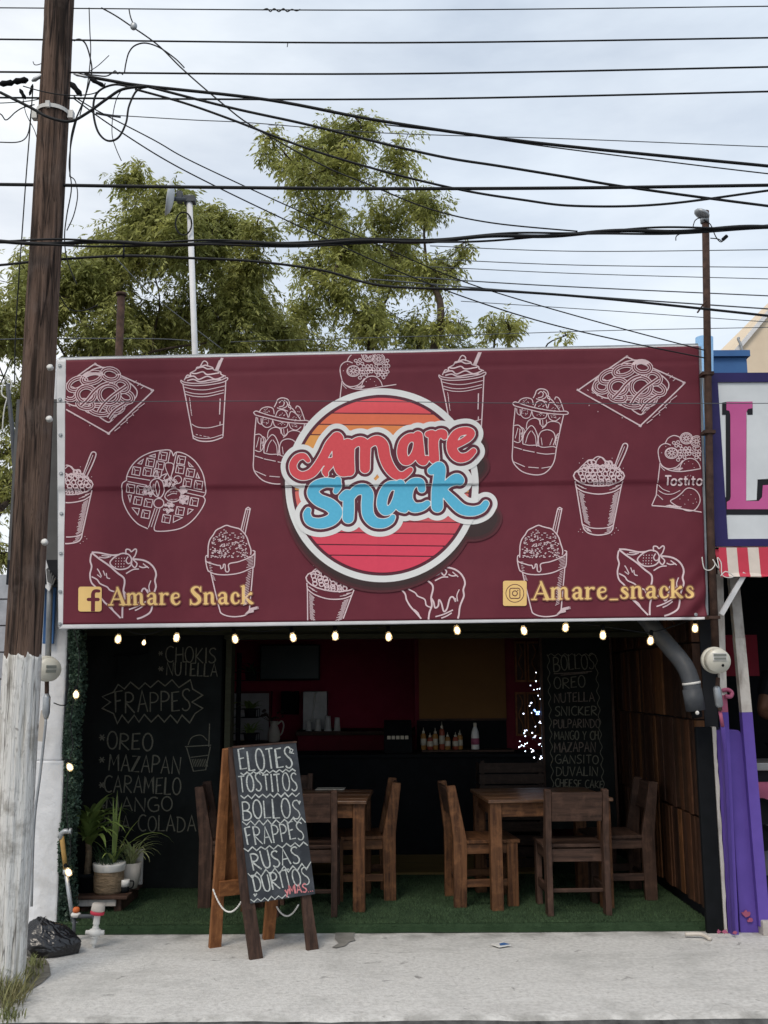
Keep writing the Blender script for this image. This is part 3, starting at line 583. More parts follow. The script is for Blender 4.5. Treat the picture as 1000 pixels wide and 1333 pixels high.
def d_bag(text=True, **k):
    random.seed(13); d = Doodle(840, 550, .09, **k)
    d.line([(215, 585), (195, 750), (165, 1050), (100, 1195)], 1.5, smooth=False); d.line([(100, 1200), (300, 1215), (500, 1245), (690, 1275), (860, 1305)], 1.7); d.line([(860, 1305), (960, 1290), (1120, 1280)], 1.5)
    d.line([(215, 585), (260, 640), (340, 670), (440, 650), (500, 600), (540, 550)], 1.4); d.line([(225, 620), (320, 680), (420, 705), (520, 710), (650, 695), (800, 670), (1000, 640)], 1.5)
    d.line([(215, 580), (190, 470), (190, 390), (230, 330), (300, 305), (370, 330)], 1.4); d.line([(290, 300), (330, 230), (410, 190), (490, 210), (510, 240)], 1.4)
    d.ell(595, 230, 90, 82, 1.3); d.ell(595, 230, 72, 64, 1.2); d.ell(380, 445, 95, 78, 1.3); d.ell(380, 440, 80, 66, 1.1); d.ell(745, 275, 88, 82, 1.3); d.ell(745, 275, 68, 62, 1.1)
    for cx, cy, r in ((595, 230, 60), (380, 440, 66), (745, 275, 58)):
        for i in range(9): a = i*.698; d.line([(cx+r*.25*math.cos(a), cy+r*.2*math.sin(a)), (cx+r*.95*math.cos(a), cy+r*.85*math.sin(a))], 1.4, smooth=False)
    for j in range(9):
        for i in range(11):
            x = 270+i*58+(j % 2)*28; y = 250+j*42
            if (x-640)**2/330**2+(y-410)**2/190**2 > 1 or math.hypot(x-595, y-230) < 110 or math.hypot(x-380, y-440) < 120 or math.hypot(x-745, y-275) < 105 or (math.hypot((x-650)/1.1, y-640) < 150): continue
            d.ell(x+random.uniform(-8, 8), y+random.uniform(-8, 8), 24, 20, 1.2, random.uniform(0, 60), n=8)
    d.line([(495, 700), (510, 620), (560, 550), (640, 520), (720, 540), (775, 600), (800, 670)], 1.4)
    d.line([(370, 1140), (450, 1085), (520, 1030), (590, 960), (650, 945), (730, 975), (785, 1050), (795, 1140), (750, 1230), (690, 1275), (600, 1275), (500, 1230)], 1.4, True)
    d.line([(200, 900), (260, 960), (360, 1000)], 1); d.line([(200, 980), (290, 1030), (400, 1030), (510, 980)], 1.1); d.line([(180, 1040), (260, 1115)], 1); d.line([(220, 640), (280, 700)], .9); d.hatch(400, 690, 480, 700, 5, 70, -40, 1); d.hatch(300, 1205, 460, 1230, 8, 70, -15, 1)
    d.dots([(620, 1120), (500, 1105), (660, 1040), (725, 1105), (570, 1180), (690, 1170), (545, 1050), (740, 1150), (620, 565), (680, 600), (560, 600), (700, 655), (230, 440), (290, 350)], 1)
    if text:
        st = []
        for c, x in (('T', 285), ('o', 375), ('s', 475), ('t', 555), ('i', 622), ('t', 665), ('o', 745)):
            b = 905; X = lambda a: x+a
            if c == 'T': st += [[(X(0), 775), (X(90), 775)], [(X(40), 775), (X(45), b)]]
            if c == 'o': st += [[(X(40+36*math.cos(R(a))), 862+42*math.sin(R(a))) for a in range(0, 361, 30)]]
            if c == 's': st += [[(X(60), 825), (X(30), 818), (X(8), 838), (X(30), 860), (X(58), 880), (X(40), 905), (X(5), 898)]]
            if c == 't': st += [[(X(25), 780), (X(28), 890), (X(48), 902)], [(X(0), 822), (X(58), 822)]]
            if c == 'i': st += [[(X(12), 830), (X(12), b)], [(X(-12), 772), (X(-8), 775)], [(X(28), 772), (X(32), 775)]]
        for s_ in st: d.line(s_, 2.5, smooth=len(s_) > 4, mi=0)
    return d.build('snack_bag_drawing')
def d_waffle(**k):
    random.seed(17); d = Doodle(140, 575, .15, **k)
    d.line([(165, 335), (170, 290), (210, 210), (280, 140), (370, 95), (460, 75), (545, 75), (572, 125)], 1.6); d.line([(572, 125), (600, 90), (680, 110), (760, 170), (820, 260), (845, 350), (850, 440), (830, 475)], 1.6); d.line([(830, 475), (845, 510), (810, 590), (740, 680), (650, 745), (540, 772), (420, 775), (405, 740)], 1.6); d.line([(350, 755), (260, 710), (180, 620), (130, 510), (122, 410), (130, 360), (165, 335)], 1.6)
    d.line([(545, 80), (525, 180)], 1.3); d.line([(600, 92), (548, 325)], 1.3); d.line([(165, 300), (370, 335)], 1.3); d.line([(175, 345), (340, 378)], 1.3); d.line([(830, 475), (680, 440)], 1.3); d.line([(840, 440), (675, 405)], 1.3); d.line([(355, 745), (410, 575)], 1.3); d.line([(405, 740), (455, 575)], 1.3); d.line([(380, 740), (430, 580)], 1.1)
    sq = [(480, 125), (455, 205), (370, 180), (345, 262), (250, 255), (435, 270), (640, 160), (630, 240), (720, 270), (695, 355), (790, 375), (198, 405), (285, 420), (260, 510), (352, 530), (330, 628), (750, 520), (665, 500), (628, 600), (510, 668)]
    for x, y in sq:
        a = 10; r = 34; c, s_ = math.cos(R(a)), math.sin(R(a)); cs = [(x+(u*c-v*s_)*r, y+(u*s_+v*c)*r) for u, v in ((-1, -1), (1, -1), (1, 1), (-1, 1))]
        d.line(cs, 1.3, True, False); d.line([cs[0], (x-10, y-8), (x+20, y-6)], .9, smooth=False); d.line([(x-10, y-8), (x-14, y+28)], .9, smooth=False)
    for t in ([(360, 125), (415, 108), (415, 135)], [(262, 190), (312, 150), (295, 195)], [(700, 175), (745, 222), (712, 215)], [(780, 270), (798, 320), (770, 315)], [(175, 460), (205, 460), (192, 522)], [(208, 570), (275, 580), (262, 635)], [(700, 580), (742, 590), (695, 632)], [(575, 640), (650, 660), (570, 700)]): d.line(t, 1.3, True, False)
    d.line([(500, 215), (510, 185), (565, 190), (575, 230), (545, 320)], 1.4); d.line([(500, 215), (520, 270), (545, 320)], 1.2)
    d.line([(370, 380), (390, 335), (440, 320), (480, 350), (490, 420), (470, 470), (445, 482), (400, 455)], 1.6, True); d.line([(430, 340), (415, 400), (435, 470), (450, 400)], 1.3, True); d.line([(350, 298), (400, 300), (425, 325), (400, 290), (430, 250), (445, 315), (470, 295), (515, 280), (490, 320), (520, 345), (460, 332)], 1.5)
    d.line([(495, 470), (530, 420), (590, 405), (635, 440), (620, 500), (570, 520), (520, 505)], 1.6, True); d.line([(515, 470), (560, 448), (600, 450)], 1.2); d.ell(443, 532, 44, 42, 1.6); d.ell(610, 330, 34, 34, 1.4)
    for cx, cy, r in ((350, 430, 44), (550, 365, 52), (530, 570, 46), (660, 500, 35), (655, 420, 28)):
        for _ in range(26): a, q = random.uniform(0, 6.28), r*math.sqrt(random.random()); d.ell(cx+q*math.cos(a), cy+q*math.sin(a), 9, 8, 1.0, n=6)
    d.hatch(395, 370, 385, 420, 6, 14, 4, .8); d.hatch(530, 430, 610, 425, 7, 2, 12, .8); d.hatch(540, 510, 600, 505, 6, 2, -14, .8); return d.build('waffle_drawing')
d_tray(); d_tray(dx=-692, dy=10); d_frappe(); d_frappe(dx=336, dy=-6.5); d_jar(); d_jar(dx=-337, dy=12)
d_corn(); d_corn(dx=-692, dy=11); d_corn(dx=-348.5, dy=137, ang=8.4, piv=(780, 619)); d_snow(); d_snow(dx=-406); d_cake(); d_cake(dx=-687, dy=4); d_cake(dx=-286, dy=13, ang=4, piv=(848, 760)); d_bag(); d_bag(False, dx=-414, dy=-107); d_waffle()

# the round logo
lg = Flat(W, .0062, .0003)
LZ = lambda p, k=.34, ox=330, oy=450: (ox+p[0]*k, oy+p[1]*k)
cx, cy = 497.3, 632
def zst(st): return [(370+x*.28, 540+y*.28, wd*.325) for x, y, wd in st]
red = [zst(sm3(s_)) for s_ in (
 [(112, 214, 18), (92, 194, 24), (62, 202, 28), (42, 234, 30), (50, 268, 32), (84, 286, 34), (126, 274, 36), (158, 238, 36), (188, 188, 36), (214, 140, 40), (246, 108, 46)],
 [(252, 112, 42), (252, 160, 46), (254, 215, 48), (266, 258, 46), (288, 268, 34)], [(182, 226, 22), (214, 216, 24), (246, 214, 26)], [(214, 236, 26), (192, 262, 26), (196, 280, 18)],
 [(284, 132, 26), (302, 140, 40), (302, 200, 42), (304, 262, 42)], [(304, 160, 28), (330, 132, 34), (358, 126, 38), (376, 146, 42), (376, 200, 42), (376, 250, 40)], [(378, 158, 28), (404, 130, 34), (434, 122, 40), (458, 144, 46), (468, 196, 46), (488, 244, 44), (520, 280, 38), (552, 284, 30), (580, 264, 24), (588, 256, 18)],
 [(618, 112, 34), (584, 108, 34), (556, 134, 38), (548, 180, 40), (562, 214, 38), (590, 208, 30), (612, 170, 28), (622, 120, 30)], [(622, 100, 38), (626, 150, 40), (632, 200, 40), (648, 220, 30), (664, 204, 22)],
 [(668, 92, 24), (692, 98, 38), (694, 150, 40), (698, 206, 40)], [(700, 120, 28), (716, 92, 32), (738, 90, 34), (744, 104, 24)],
 [(776, 150, 28), (820, 132, 26), (858, 108, 28), (870, 86, 28), (846, 76, 30), (804, 88, 34), (780, 128, 40), (784, 172, 40), (812, 200, 38), (850, 196, 32), (880, 170, 24)])]
blue = [zst(sm3(s_)) for s_ in (
 [(252, 304, 22), (240, 318, 32), (190, 316, 36), (148, 334, 42), (134, 364, 46), (160, 396, 48), (212, 420, 52), (240, 452, 52), (222, 488, 46), (170, 506, 42), (122, 496, 36), (106, 466, 30), (112, 444, 22)], [(248, 300, 18), (252, 330, 26), (240, 356, 20)],
 [(270, 384, 28), (296, 372, 40), (300, 420, 44), (298, 480, 44)], [(304, 392, 30), (330, 356, 36), (366, 346, 42), (388, 368, 46), (386, 420, 46), (392, 468, 46), (420, 500, 42), (460, 506, 36), (492, 494, 28), (506, 476, 20)],
 [(528, 330, 34), (490, 332, 36), (464, 366, 40), (454, 416, 40), (470, 446, 38), (500, 434, 30), (522, 390, 28), (534, 340, 30)], [(540, 324, 36), (534, 380, 40), (538, 424, 38), (560, 440, 28)],
 [(640, 344, 30), (632, 316, 32), (600, 318, 36), (576, 350, 42), (574, 396, 42), (600, 430, 40), (640, 428, 32), (666, 412, 24)],
 [(684, 262, 30), (722, 246, 44), (720, 300, 46), (712, 360, 46), (712, 426, 46)], [(730, 356, 26), (764, 318, 32), (800, 300, 44), (816, 306, 36)], [(738, 352, 30), (780, 396, 40), (826, 438, 42), (876, 448, 38), (918, 436, 32), (938, 412, 26)])]
fr, fb = strokes_sdf(red), strokes_sdf(blue)
bb = (355, 500, 665, 770)
circ = lambda r: (lambda X, Y: np.hypot(X-cx, Y-cy)-r)
fboth = lambda X, Y: np.minimum(fr(X, Y), fb(X, Y))
outer = lambda X, Y: np.minimum(circ(126)(X, Y), fboth(X, Y)-11)
for e_, mi_ in ((3.5, 14), (.5, 15), (-3, 4)): lg.grid(lambda X, Y: np.minimum(np.hypot(X-cx+1, Y-cy-11)-125-e_, fboth(X-3, Y-19)-11-e_), (330, 505, 685, 785), 1.3, mi_)
lg.grid(outer, bb, 1.2, 0); lg.grid(circ(117.5), bb, 1.2, 1)
ys = [500, 539, 553.5, 567, 620, 663, 678.5, 694, 710, 724, 760]
ys = [505, 539, 553.7, 567.3, 640, 663, 679, 694.2, 710, 723.7, 760]
for i in range(len(ys)-1):
    ci = min(i, 8); 
    a, b_ = ys[i]+.7, ys[i+1]-.7
    lg.grid(lambda X, Y, a=a, b_=b_: np.maximum(np.hypot(X-cx, Y-cy)-113.5, np.maximum(a-Y+(X-cx)*.012, Y-(X-cx)*.012-b_)), bb, 1.2, 5+ci)
lg.grid(lambda X, Y: np.maximum(fboth(X, Y)-11, np.hypot(X-cx, Y-cy)-127), bb, 1.0, 0)
lg.grid(lambda X, Y: fboth(X, Y)-4.6, bb, .9, 1)
lg.grid(lambda X, Y: fr(X, Y)-.9, bb, .9, 0); lg.grid(fr, bb, .9, 2); lg.grid(lambda X, Y: fb(X, Y)-.9, bb, .9, 0); lg.grid(fb, bb, .9, 3)
lo = lg.build('round_logo', [M['inkwhite'], M['inkmaroon'], M['inkred'], M['inkblue'], M['inkdark']]+[M['st%d' % i] for i in range(9)]+[M['sh1'], M['sh2']], ban)
lo['label'] = 'round sunset logo with red and blue script lettering'

# gold lettering: display serif with thick and thin strokes (x, y up, width in em)
SG = {
'A': (.78, [[(.06, .02, .05), (.4, .98, .06)], [(.38, .98, .1), (.66, .06, .17)], [(.18, .34, .05), (.55, .34, .05)], [(-.03, .02, .05), (.17, .02, .05)], [(.5, .03, .06), (.82, .03, .06)]]),
'm': (.86, [[(.08, .6, .14), (.08, .06, .14)], [(.1, .5, .05), (.22, .64, .08), (.36, .56, .13), (.38, .06, .14)], [(.4, .5, .05), (.52, .64, .08), (.66, .56, .13), (.68, .1, .14), (.8, .03, .06)], [(0, .03, .05), (.18, .03, .05)], [(.3, .03, .05), (.48, .03, .05)], [(0, .62, .05), (.1, .62, .06)]]),
'a': (.56, [[(.08, .5, .11), (.16, .62, .07), (.3, .63, .1), (.38, .5, .14), (.38, .1, .14), (.5, .03, .06)], [(.38, .38, .05), (.16, .32, .09), (.1, .16, .13), (.2, .03, .09), (.36, .12, .05)]]),
'r': (.46, [[(.1, .6, .14), (.1, .06, .14)], [(.12, .46, .05), (.24, .62, .06), (.36, .6, .13)], [(0, .03, .05), (.24, .03, .05)], [(0, .62, .05), (.1, .62, .06)]]),
'e': (.5, [[(.12, .36, .05), (.36, .42, .05), (.36, .58, .08), (.22, .64, .06), (.09, .5, .13), (.09, .2, .15), (.22, .02, .09), (.36, .06, .06), (.42, .16, .05)]]),
'S': (.6, [[(.48, .78, .05), (.4, .96, .06), (.22, .97, .1), (.11, .8, .15), (.24, .58, .18), (.4, .4, .19), (.44, .18, .15), (.28, .02, .1), (.1, .05, .06), (.04, .22, .05)], [(.5, .98, .04), (.5, .74, .04)], [(.03, .0, .04), (.03, .26, .04)]]),
'n': (.58, [[(.08, .6, .14), (.08, .06, .14)], [(.1, .5, .05), (.24, .64, .08), (.38, .56, .13), (.4, .1, .14), (.52, .03, .06)], [(0, .03, .05), (.18, .03, .05)], [(0, .62, .05), (.1, .62, .06)]]),
'c': (.46, [[(.36, .48, .13), (.3, .62, .06), (.18, .62, .08), (.09, .46, .13), (.09, .2, .15), (.2, .03, .09), (.36, .08, .05), (.4, .18, .04)]]),
'k': (.6, [[(.1, .98, .14), (.1, .06, .14)], [(.14, .3, .05), (.32, .5, .06), (.44, .58, .14)], [(.2, .36, .08), (.42, .08, .15), (.54, .03, .06)], [(0, .03, .05), (.2, .03, .05)], [(0, .99, .05), (.1, .99, .06)]]),
's': (.44, [[(.34, .48, .05), (.28, .6, .06), (.15, .6, .09), (.1, .48, .12), (.2, .36, .14), (.31, .24, .14), (.31, .1, .11), (.2, .02, .07), (.08, .05, .05), (.04, .16, .04)]]),
'_': (.42, [[(.04, -.04, .045), (.36, -.04, .045)]]), ' ': (.3, []),
}
def gold(text, x0, y0, x1, y1, h, name):
    gap = .05; tot = sum(SG[c][0] for c in text)+gap*(len(text)-1); kx = (x1-x0)/tot; st = []; x = 0
    for c in text:
        for s_ in SG[c][1]:
            q = sm3(s_, 4) if len(s_) > 2 else s_
            st.append([(x0+(x+a)*kx, y0+(y1-y0)*(x+a)/tot-b*h, max(wd, .06)*h*1.2) for a, b, wd in q])
        x += SG[c][0]+gap
    fn = strokes_sdf(st); f = Flat(W, .0062, .00025); bx = (x0-6, min(y0, y1)-h-7, x1+6, max(y0, y1)+7)
    f.grid(lambda X, Y: fn(X, Y)-1.5, bx, .9, 0); f.grid(fn, bx, .55, 1)
    return f.build(name, [M['inkglow'], M['inkgold']], ban)
gold('Amare Snack', 142.5, 788, 331, 786, 23, 'gold_lettering'); gold('Amare_snacks', 693, 781, 905, 778, 23.5, 'gold_lettering')
rbox = lambda cx_, cy_, hx, hy, r: (lambda X, Y: np.hypot(np.maximum(np.abs(X-cx_)-hx+r, 0), np.maximum(np.abs(Y-cy_)-hy+r, 0))+np.minimum(np.maximum(np.abs(X-cx_)-hx+r, np.abs(Y-cy_)-hy+r), 0)-r)
f = Flat(W, .0062, .0003); f.grid(rbox(117.5, 780, 15.2, 16.2, 3.2), (100, 762, 135, 798), .8, 0)
ff = strokes_sdf([sm3([(129, 769.5, 4), (124, 769.5, 4.5), (121.5, 773, 5), (121.5, 781, 5.2), (121.5, 796.4, 5.2)]), [(115.5, 780.5, 4.4), (128, 780.5, 4.4)]])
f.grid(lambda X, Y: np.maximum(ff(X, Y), Y-796), (110, 764, 134, 798), .6, 1); f.build('letter_icon', [M['inkgold'], M['banner']], ban)
f = Flat(W, .0062, .0003); f.grid(rbox(670.2, 772.5, 15.4, 16.4, 2.6), (652, 754, 689, 791), .8, 0)
ringf = lambda fn, t: (lambda X, Y: np.abs(fn(X, Y))-t)
cc = lambda x, y, r: (lambda X, Y: np.hypot(X-x, Y-y)-r)
for g in (ringf(cc(670.2, 772.5, 11.6), .45), ringf(rbox(670.2, 772.5, 6.6, 6.6, 2.4), .55), ringf(cc(670.2, 772.5, 3.2), .55), cc(674, 768.6, .8)): f.grid(g, (656, 758, 685, 787), .5, 1)
f.build('camera_icon', [M['inkgold'], M['inkmaroon']], ban)
# steel frame that carries the cloth
fm = MB()
for a, b in (((79, 470), (908, 452)), ((80, 640), (914, 630)), ((81, 812), (917, 801)), ((79, 470), (81, 812)), ((497, 462), (497, 806)), ((908, 452), (917, 801))):
    p, q = P(*a, BY+.045), P(*b, BY+.045); fm.beam(p, q, .04, .04, (0, 1, 0))
fm.build('steel_frame', M['galv'], ban)

# ------------------------------------------------------------------ ground, street, sidewalk
def struct(name, mb, mat, **k): return tag(mb.build(name, mat, **k), kind='structure')
mb = MB(); mb.box(-400, 400, -400, 900, -1.2, -.2); struct('ground', mb, M['dirt'])
mb = MB(); mb.box(-60, 60, -7, 4.90, -.19, -.15); struct('road', mb, M['asphalt'])
# sidewalk slab with a worn, uneven kerb edge
def kerb_y(x): return 5.02+.018*mnoise.noise(Vector((x*2.1, 0, 0)))+.012*mnoise.noise(Vector((x*9, 3, 0)))
mb = MB(); xs = [-14+i*.06 for i in range(int(30/.06))]; vs = []; fs = []
ysr = [0, .03, .1, .3, .6, .9, 1.2, 1.7]
for x in xs:
    y0 = kerb_y(x)
    for k, dy in enumerate(ysr):
        yy = y0+dy if k < 7 else 7.4
        z = .004*mnoise.noise(Vector((x*1.3, yy*1.3, 0)))-(.012 if k == 0 else 0)+(.05 if k == 7 and False else 0)
        vs.append((x, yy, z-.001))
n_ = len(ysr)
for i in range(len(xs)-1):
    for k in range(n_-1): fs.append((i*n_+k, (i+1)*n_+k, (i+1)*n_+k+1, i*n_+k+1))
mb.add(vs, fs); o = struct('sidewalk', mb, M['concrete'], smooth=True)
mb = MB(); vs = []; fs = []
for i, x in enumerate(xs):
    for k, (dy, z) in enumerate(((0, -.013), (-.035, -.03), (-.055, -.08), (-.07, -.16))):
        vs.append((x, kerb_y(x)+dy+(.02*mnoise.noise(Vector((x*5, z*30, 1))) if k else 0), z))
for i in range(len(xs)-1):
    for k in range(3): fs.append((i*4+k, i*4+k+1, (i+1)*4+k+1, (i+1)*4+k))
mb.add(vs, fs); struct('kerb', mb, M['kerb'], smooth=True)
mb = MB(); c = G(22, 1300); pts = []
for i in range(22):
    a = i/22*6.283; r = 1+.25*mnoise.noise(Vector((math.cos(a)*2, math.sin(a)*2, 0))); pts.append(Vector((-2.02+.2*r*math.cos(a), 5.62+.5*r*math.sin(a), .004)))
mb.add(pts, [tuple(range(22))]); struct('bare_earth', mb, M['dirt'])
# wet patch and hairline joint in the sidewalk
mb = MB(); pp = [(437, 1213), (463, 1213), (460, 1219), (463, 1224), (455, 1226), (450, 1231), (438, 1234), (432, 1233), (441, 1228), (436, 1222)]
mb.add([G(x, y, .006) for x, y in pp], [tuple(range(len(pp)))]); struct('wet_patch', mb, M['stain'])

# ------------------------------------------------------------------ the shop building
ZF = .055
shop = thing('snack_shop', 'dark open snack shop with white front pier and timber clad side wall behind the banner', 'shop', (0, 6.65, 0))
mb = MB(); mb.box(-2.47, 2.02, 6.66, 12, -.15, ZF-.012); mb.build('floor_slab', M['concrete'], shop)
mb = MB(); mb.box(-2.47, -2.115, 6.75, 7.0, -.02, 1.06); mb.box(-2.47, -2.135, 6.765, 7.0, 1.06, 2.2); mb.build('front_pier', M['whitewall'], shop, bevel=.012)
mb = MB(); mb.box(-2.47, 2.14, 6.5, 12, 2.2, 2.36); mb.build('ceiling_slab', M['darkwall'], shop)
mb = MB(); mb.box(-2.47, 2.14, 6.5, 6.66, 2.36, 3.45); mb.build('parapet', M['greywall'], shop)
zb = P(500, 831, 7.72).z; mb = MB(); mb.box(-2.47, 2.02, 7.72, 7.83, zb+.035, 2.2); mb.box(-1.23, 2.02, 7.70, 7.85, zb, zb+.034); mb.build('lintel', M['greenbeam'], shop)
mb = MB(); mb.box(-2.47, -1.245, 7.80, 7.9, ZF, 2.2); mb.build('partition_wall', M['blackm'], shop)
mb = MB(); p = P(296, 1000, 7.78).x; mb.box(p-.022, p+.022, 7.74, 7.92, ZF, 2.2); mb.build('door_post', M['greenbeam'], shop)
mb = MB(); mb.box(-2.57, -2.471, 7.0, 12, -.1, 2.36); mb.build('left_side_wall', M['redwall'], shop)
mb = MB(); mb.box(-2.47, 2.02, 11.2, 11.3, ZF, 2.2); mb.build('back_wall', M['redwall'], shop)
xw = P(540, 900, 9.65).x; mb = MB(); mb.box(xw, 2.02, 9.65, 9.75, ZF, 2.2); mb.build('inner_wall', M['maroonwall'], shop)
mb = MB(); mb.box(2.075, 2.16, 6.62, 12, -.05, 2.2); mb.build('right_side_wall', M['darkwall'], shop)
mb = MB(); mb.box(2.0, 2.105, 6.58, 6.62, -.01, 1.26); mb.build('wall_end_cap', M['blackm'], shop, bevel=.006)
mb = MB(); pts = []
for i in range(28):
    z = -.01+1.27*i/27; pts.append((2.107, z)); 
for i in range(27, -1, -1):
    z = -.01+1.27*i/27; pts.append((2.122+.005*mnoise.noise(Vector((0, z*6, 0)))+.008*random.random(), z))
mb.prism([Vector((x, 6.575, z)) for x, z in pts], (0, .04, 0)); mb.build('peeling_wall_edge', M['palepost'], shop)
a, b = P(543, 976, 9.64), P(659, 937, 9.64); mb = MB(); mb.box(a.x, b.x, 9.636, 9.6495, a.z-.05, b.z); mb.build('black_panel', M['blackm'], shop)  # black sheet darkening the wall from counter to blind
# cladding: three rows of upright boards on the right wall
rows = [(ZF+.07, .68), (.685, 1.30), (1.305, 1.80), (1.805, 2.195)]
for zi, (z0, z1) in enumerate(rows):
    y = 6.63
    while y < 9.6:
        wd = random.uniform(.04, .10); t = random.uniform(.010, .028)
        mb = MB(); mb.box(2.074-t-.03, 2.074, y, min(y+wd-.0025, 9.64), z0+random.uniform(0, .012), z1-random.uniform(0, .006))
        mb.build('cladding_board', random.choice(M['clad']), shop); y += wd
# artificial turf: base mat that rolls over the step, and its pile
def turf_front(x): return 6.635+.012*mnoise.noise(Vector((x*3, 5, 0)))
mb = MB(); vs = []; fs = []; xs = [-2.11+i*.05 for i in range(84)]
for x in xs:
    f_ = turf_front(x)
    for dy, z in ((0, .003), (.004, .035), (.03, ZF), (.3, ZF), (1.2, ZF), (2.4, ZF), (4.5, ZF)): vs.append((min(x, 2.05), f_+dy, z))
for i in range(len(xs)-1):
    for k in range(6): fs.append((i*7+k, i*7+k+1, (i+1)*7+k+1, (i+1)*7+k)[::-1])
mb.add(vs, fs); struct('turf_floor', mb, M['turf'])
mb = MB(); mb.box(-1.2, 1.2, 8.25, 9.09, ZF+.0035, ZF+.02); struct('wooden_floor', mb, M['floorwood'])
nb = 52000; u = rng.random(nb); xb = rng.uniform(-2.1, 2.04, nb); yb = 6.64+1.62*u**1.5; zb_ = np.full(nb, ZF)
ed = rng.random(nb) < .16; fy = np.array([turf_front(x) for x in xb]); yb = np.where(ed, fy+rng.uniform(-.004, .03, nb), np.maximum(yb, fy+.02)); zb_ = np.where(ed, rng.uniform(.004, ZF, nb), zb_)
dx = rng.normal(0, .007, nb); dy = np.where(ed, -rng.uniform(.004, .014, nb), rng.normal(0, .006, nb)); dz = np.where(ed, rng.uniform(-.004, .008, nb), rng.uniform(.008, .017, nb)); wdx = rng.uniform(.0012, .0022, nb)
V = np.empty((nb, 3, 3)); V[:, 0] = np.stack([xb-wdx, yb, zb_], 1); V[:, 1] = np.stack([xb+wdx, yb, zb_], 1); V[:, 2] = np.stack([xb+dx, yb+dy, zb_+dz], 1)
def np_mesh(name, V, mat, k):
    n = len(V); me = bpy.data.meshes.new(name); me.vertices.add(n*k); me.vertices.foreach_set('co', V.reshape(-1).astype(np.float32))
    me.loops.add(n*k); me.loops.foreach_set('vertex_index', np.arange(n*k, dtype=np.int32)); me.polygons.add(n)
    me.polygons.foreach_set('loop_start', np.arange(0, n*k, k, dtype=np.int32)); me.polygons.foreach_set('loop_total', np.full(n, k, dtype=np.int32))
    me.materials.append(mat); me.update(calc_edges=True); me.validate(); o = bpy.data.objects.new(name, me); col.objects.link(o); return o
tag(np_mesh('artificial_grass', V, M['blade'], 3), 'short artificial grass pile covering the shop floor', 'artificial grass', kind='stuff')

# ------------------------------------------------------------------ chalkboards on the walls
def plane_map(p0, n):
    def mp(px, py, off): return RP(px, py, p0, n)-n*off if n.dot(ray(px, py)) > 0 else RP(px, py, p0, n)+n*off
    return mp
YB = 7.775
cb = thing('chalkboard', 'big black wall chalkboard with FRAPPES in a spiky frame beside the potted plants', 'chalkboard', (P(195, 1150, YB).x, YB, ZF))
a = P(96, 1158, YB); b = P(290, 820, YB); mb = MB(); mb.box(-2.465, b.x, YB, YB+.02, ZF+.005, 2.1); mb.build('board', M['board'], cb)
f = Flat(plane_map(Vector((0, YB, 0)), Vector((0, 1, 0))), .001)
random.seed(21)
write(f, 'CHOKIS', 216, 862, 281, 863, 20, 1.5); write(f, 'NUTELLA', 217, 879, 283, 881, 17, 1.5); write(f, '*', 206, 855, 212, 855, 9, 1.4); write(f, '*', 206, 876, 213, 876, 10, 1.4)
write(f, 'FRAPPES', 150, 928, 248, 925, 27, 1.7)
zz = [(133, 907), (148, 901), (154, 891), (162, 897), (170, 888), (181, 897), (189, 889), (196, 895), (206, 886), (215, 893), (224, 885), (233, 895), (248, 885), (251, 897), (264, 905), (250, 914), (264, 922), (254, 929), (247, 941), (237, 931), (231, 941), (222, 931), (214, 940), (206, 931), (197, 940), (188, 930), (181, 940), (175, 931), (167, 941), (159, 931), (153, 942), (148, 929), (133, 922), (144, 914)]
f.ribbon(zz, 1.5, closed=True, jit=.3)
write(f, 'OREO', 140, 975, 198, 977, 22, 1.7); write(f, 'MAZAPAN', 142, 1003, 234, 1008, 22, 1.6); write(f, 'CARAMELO', 136, 1031, 235, 1035, 22, 1.6); write(f, 'MANGO', 138, 1056, 224, 1056, 18, 1.6); write(f, 'PI\u00d1A COLADA', 128, 1082, 255, 1083, 20, 1.6)
for y in (961, 990, 1023, 1049): write(f, '*', 129, y+5, 137, y+5, 12, 1.5)
f.ribbon([(241, 972), (275, 970)], 1.2); f.ribbon([(243, 973), (252, 1004), (268, 1002), (274, 972)], 1.2); f.ribbon([(248, 986), (272, 983)], 1); f.ribbon([(272, 972), (273, 942)], 1.2); f.ribbon(sm([(245, 970, 0), (250, 960, 0), (262, 957, 0), (270, 964, 0)], 4), 1)
for i in range(9): f.ribbon([(250+i*2.2, 988), (253+i*2.2, 998)], .8)
f.build('chalk_writing', M['chalkdim'], cb)
# wire bracket on the board, top left
mb = MB(); mb.tube([P(148, 855, YB-.03), P(151, 853, YB-.03), P(170, 853.5, YB-.03), P(192, 850, YB-.03), P(193, 822, YB-.03)], .007, 6); mb.tube([P(153, 855, YB-.03), P(152, 872, YB-.03), P(150, 884, YB-.03)], .006, 6)
mb.build('bracket', M['blackm'], cb)

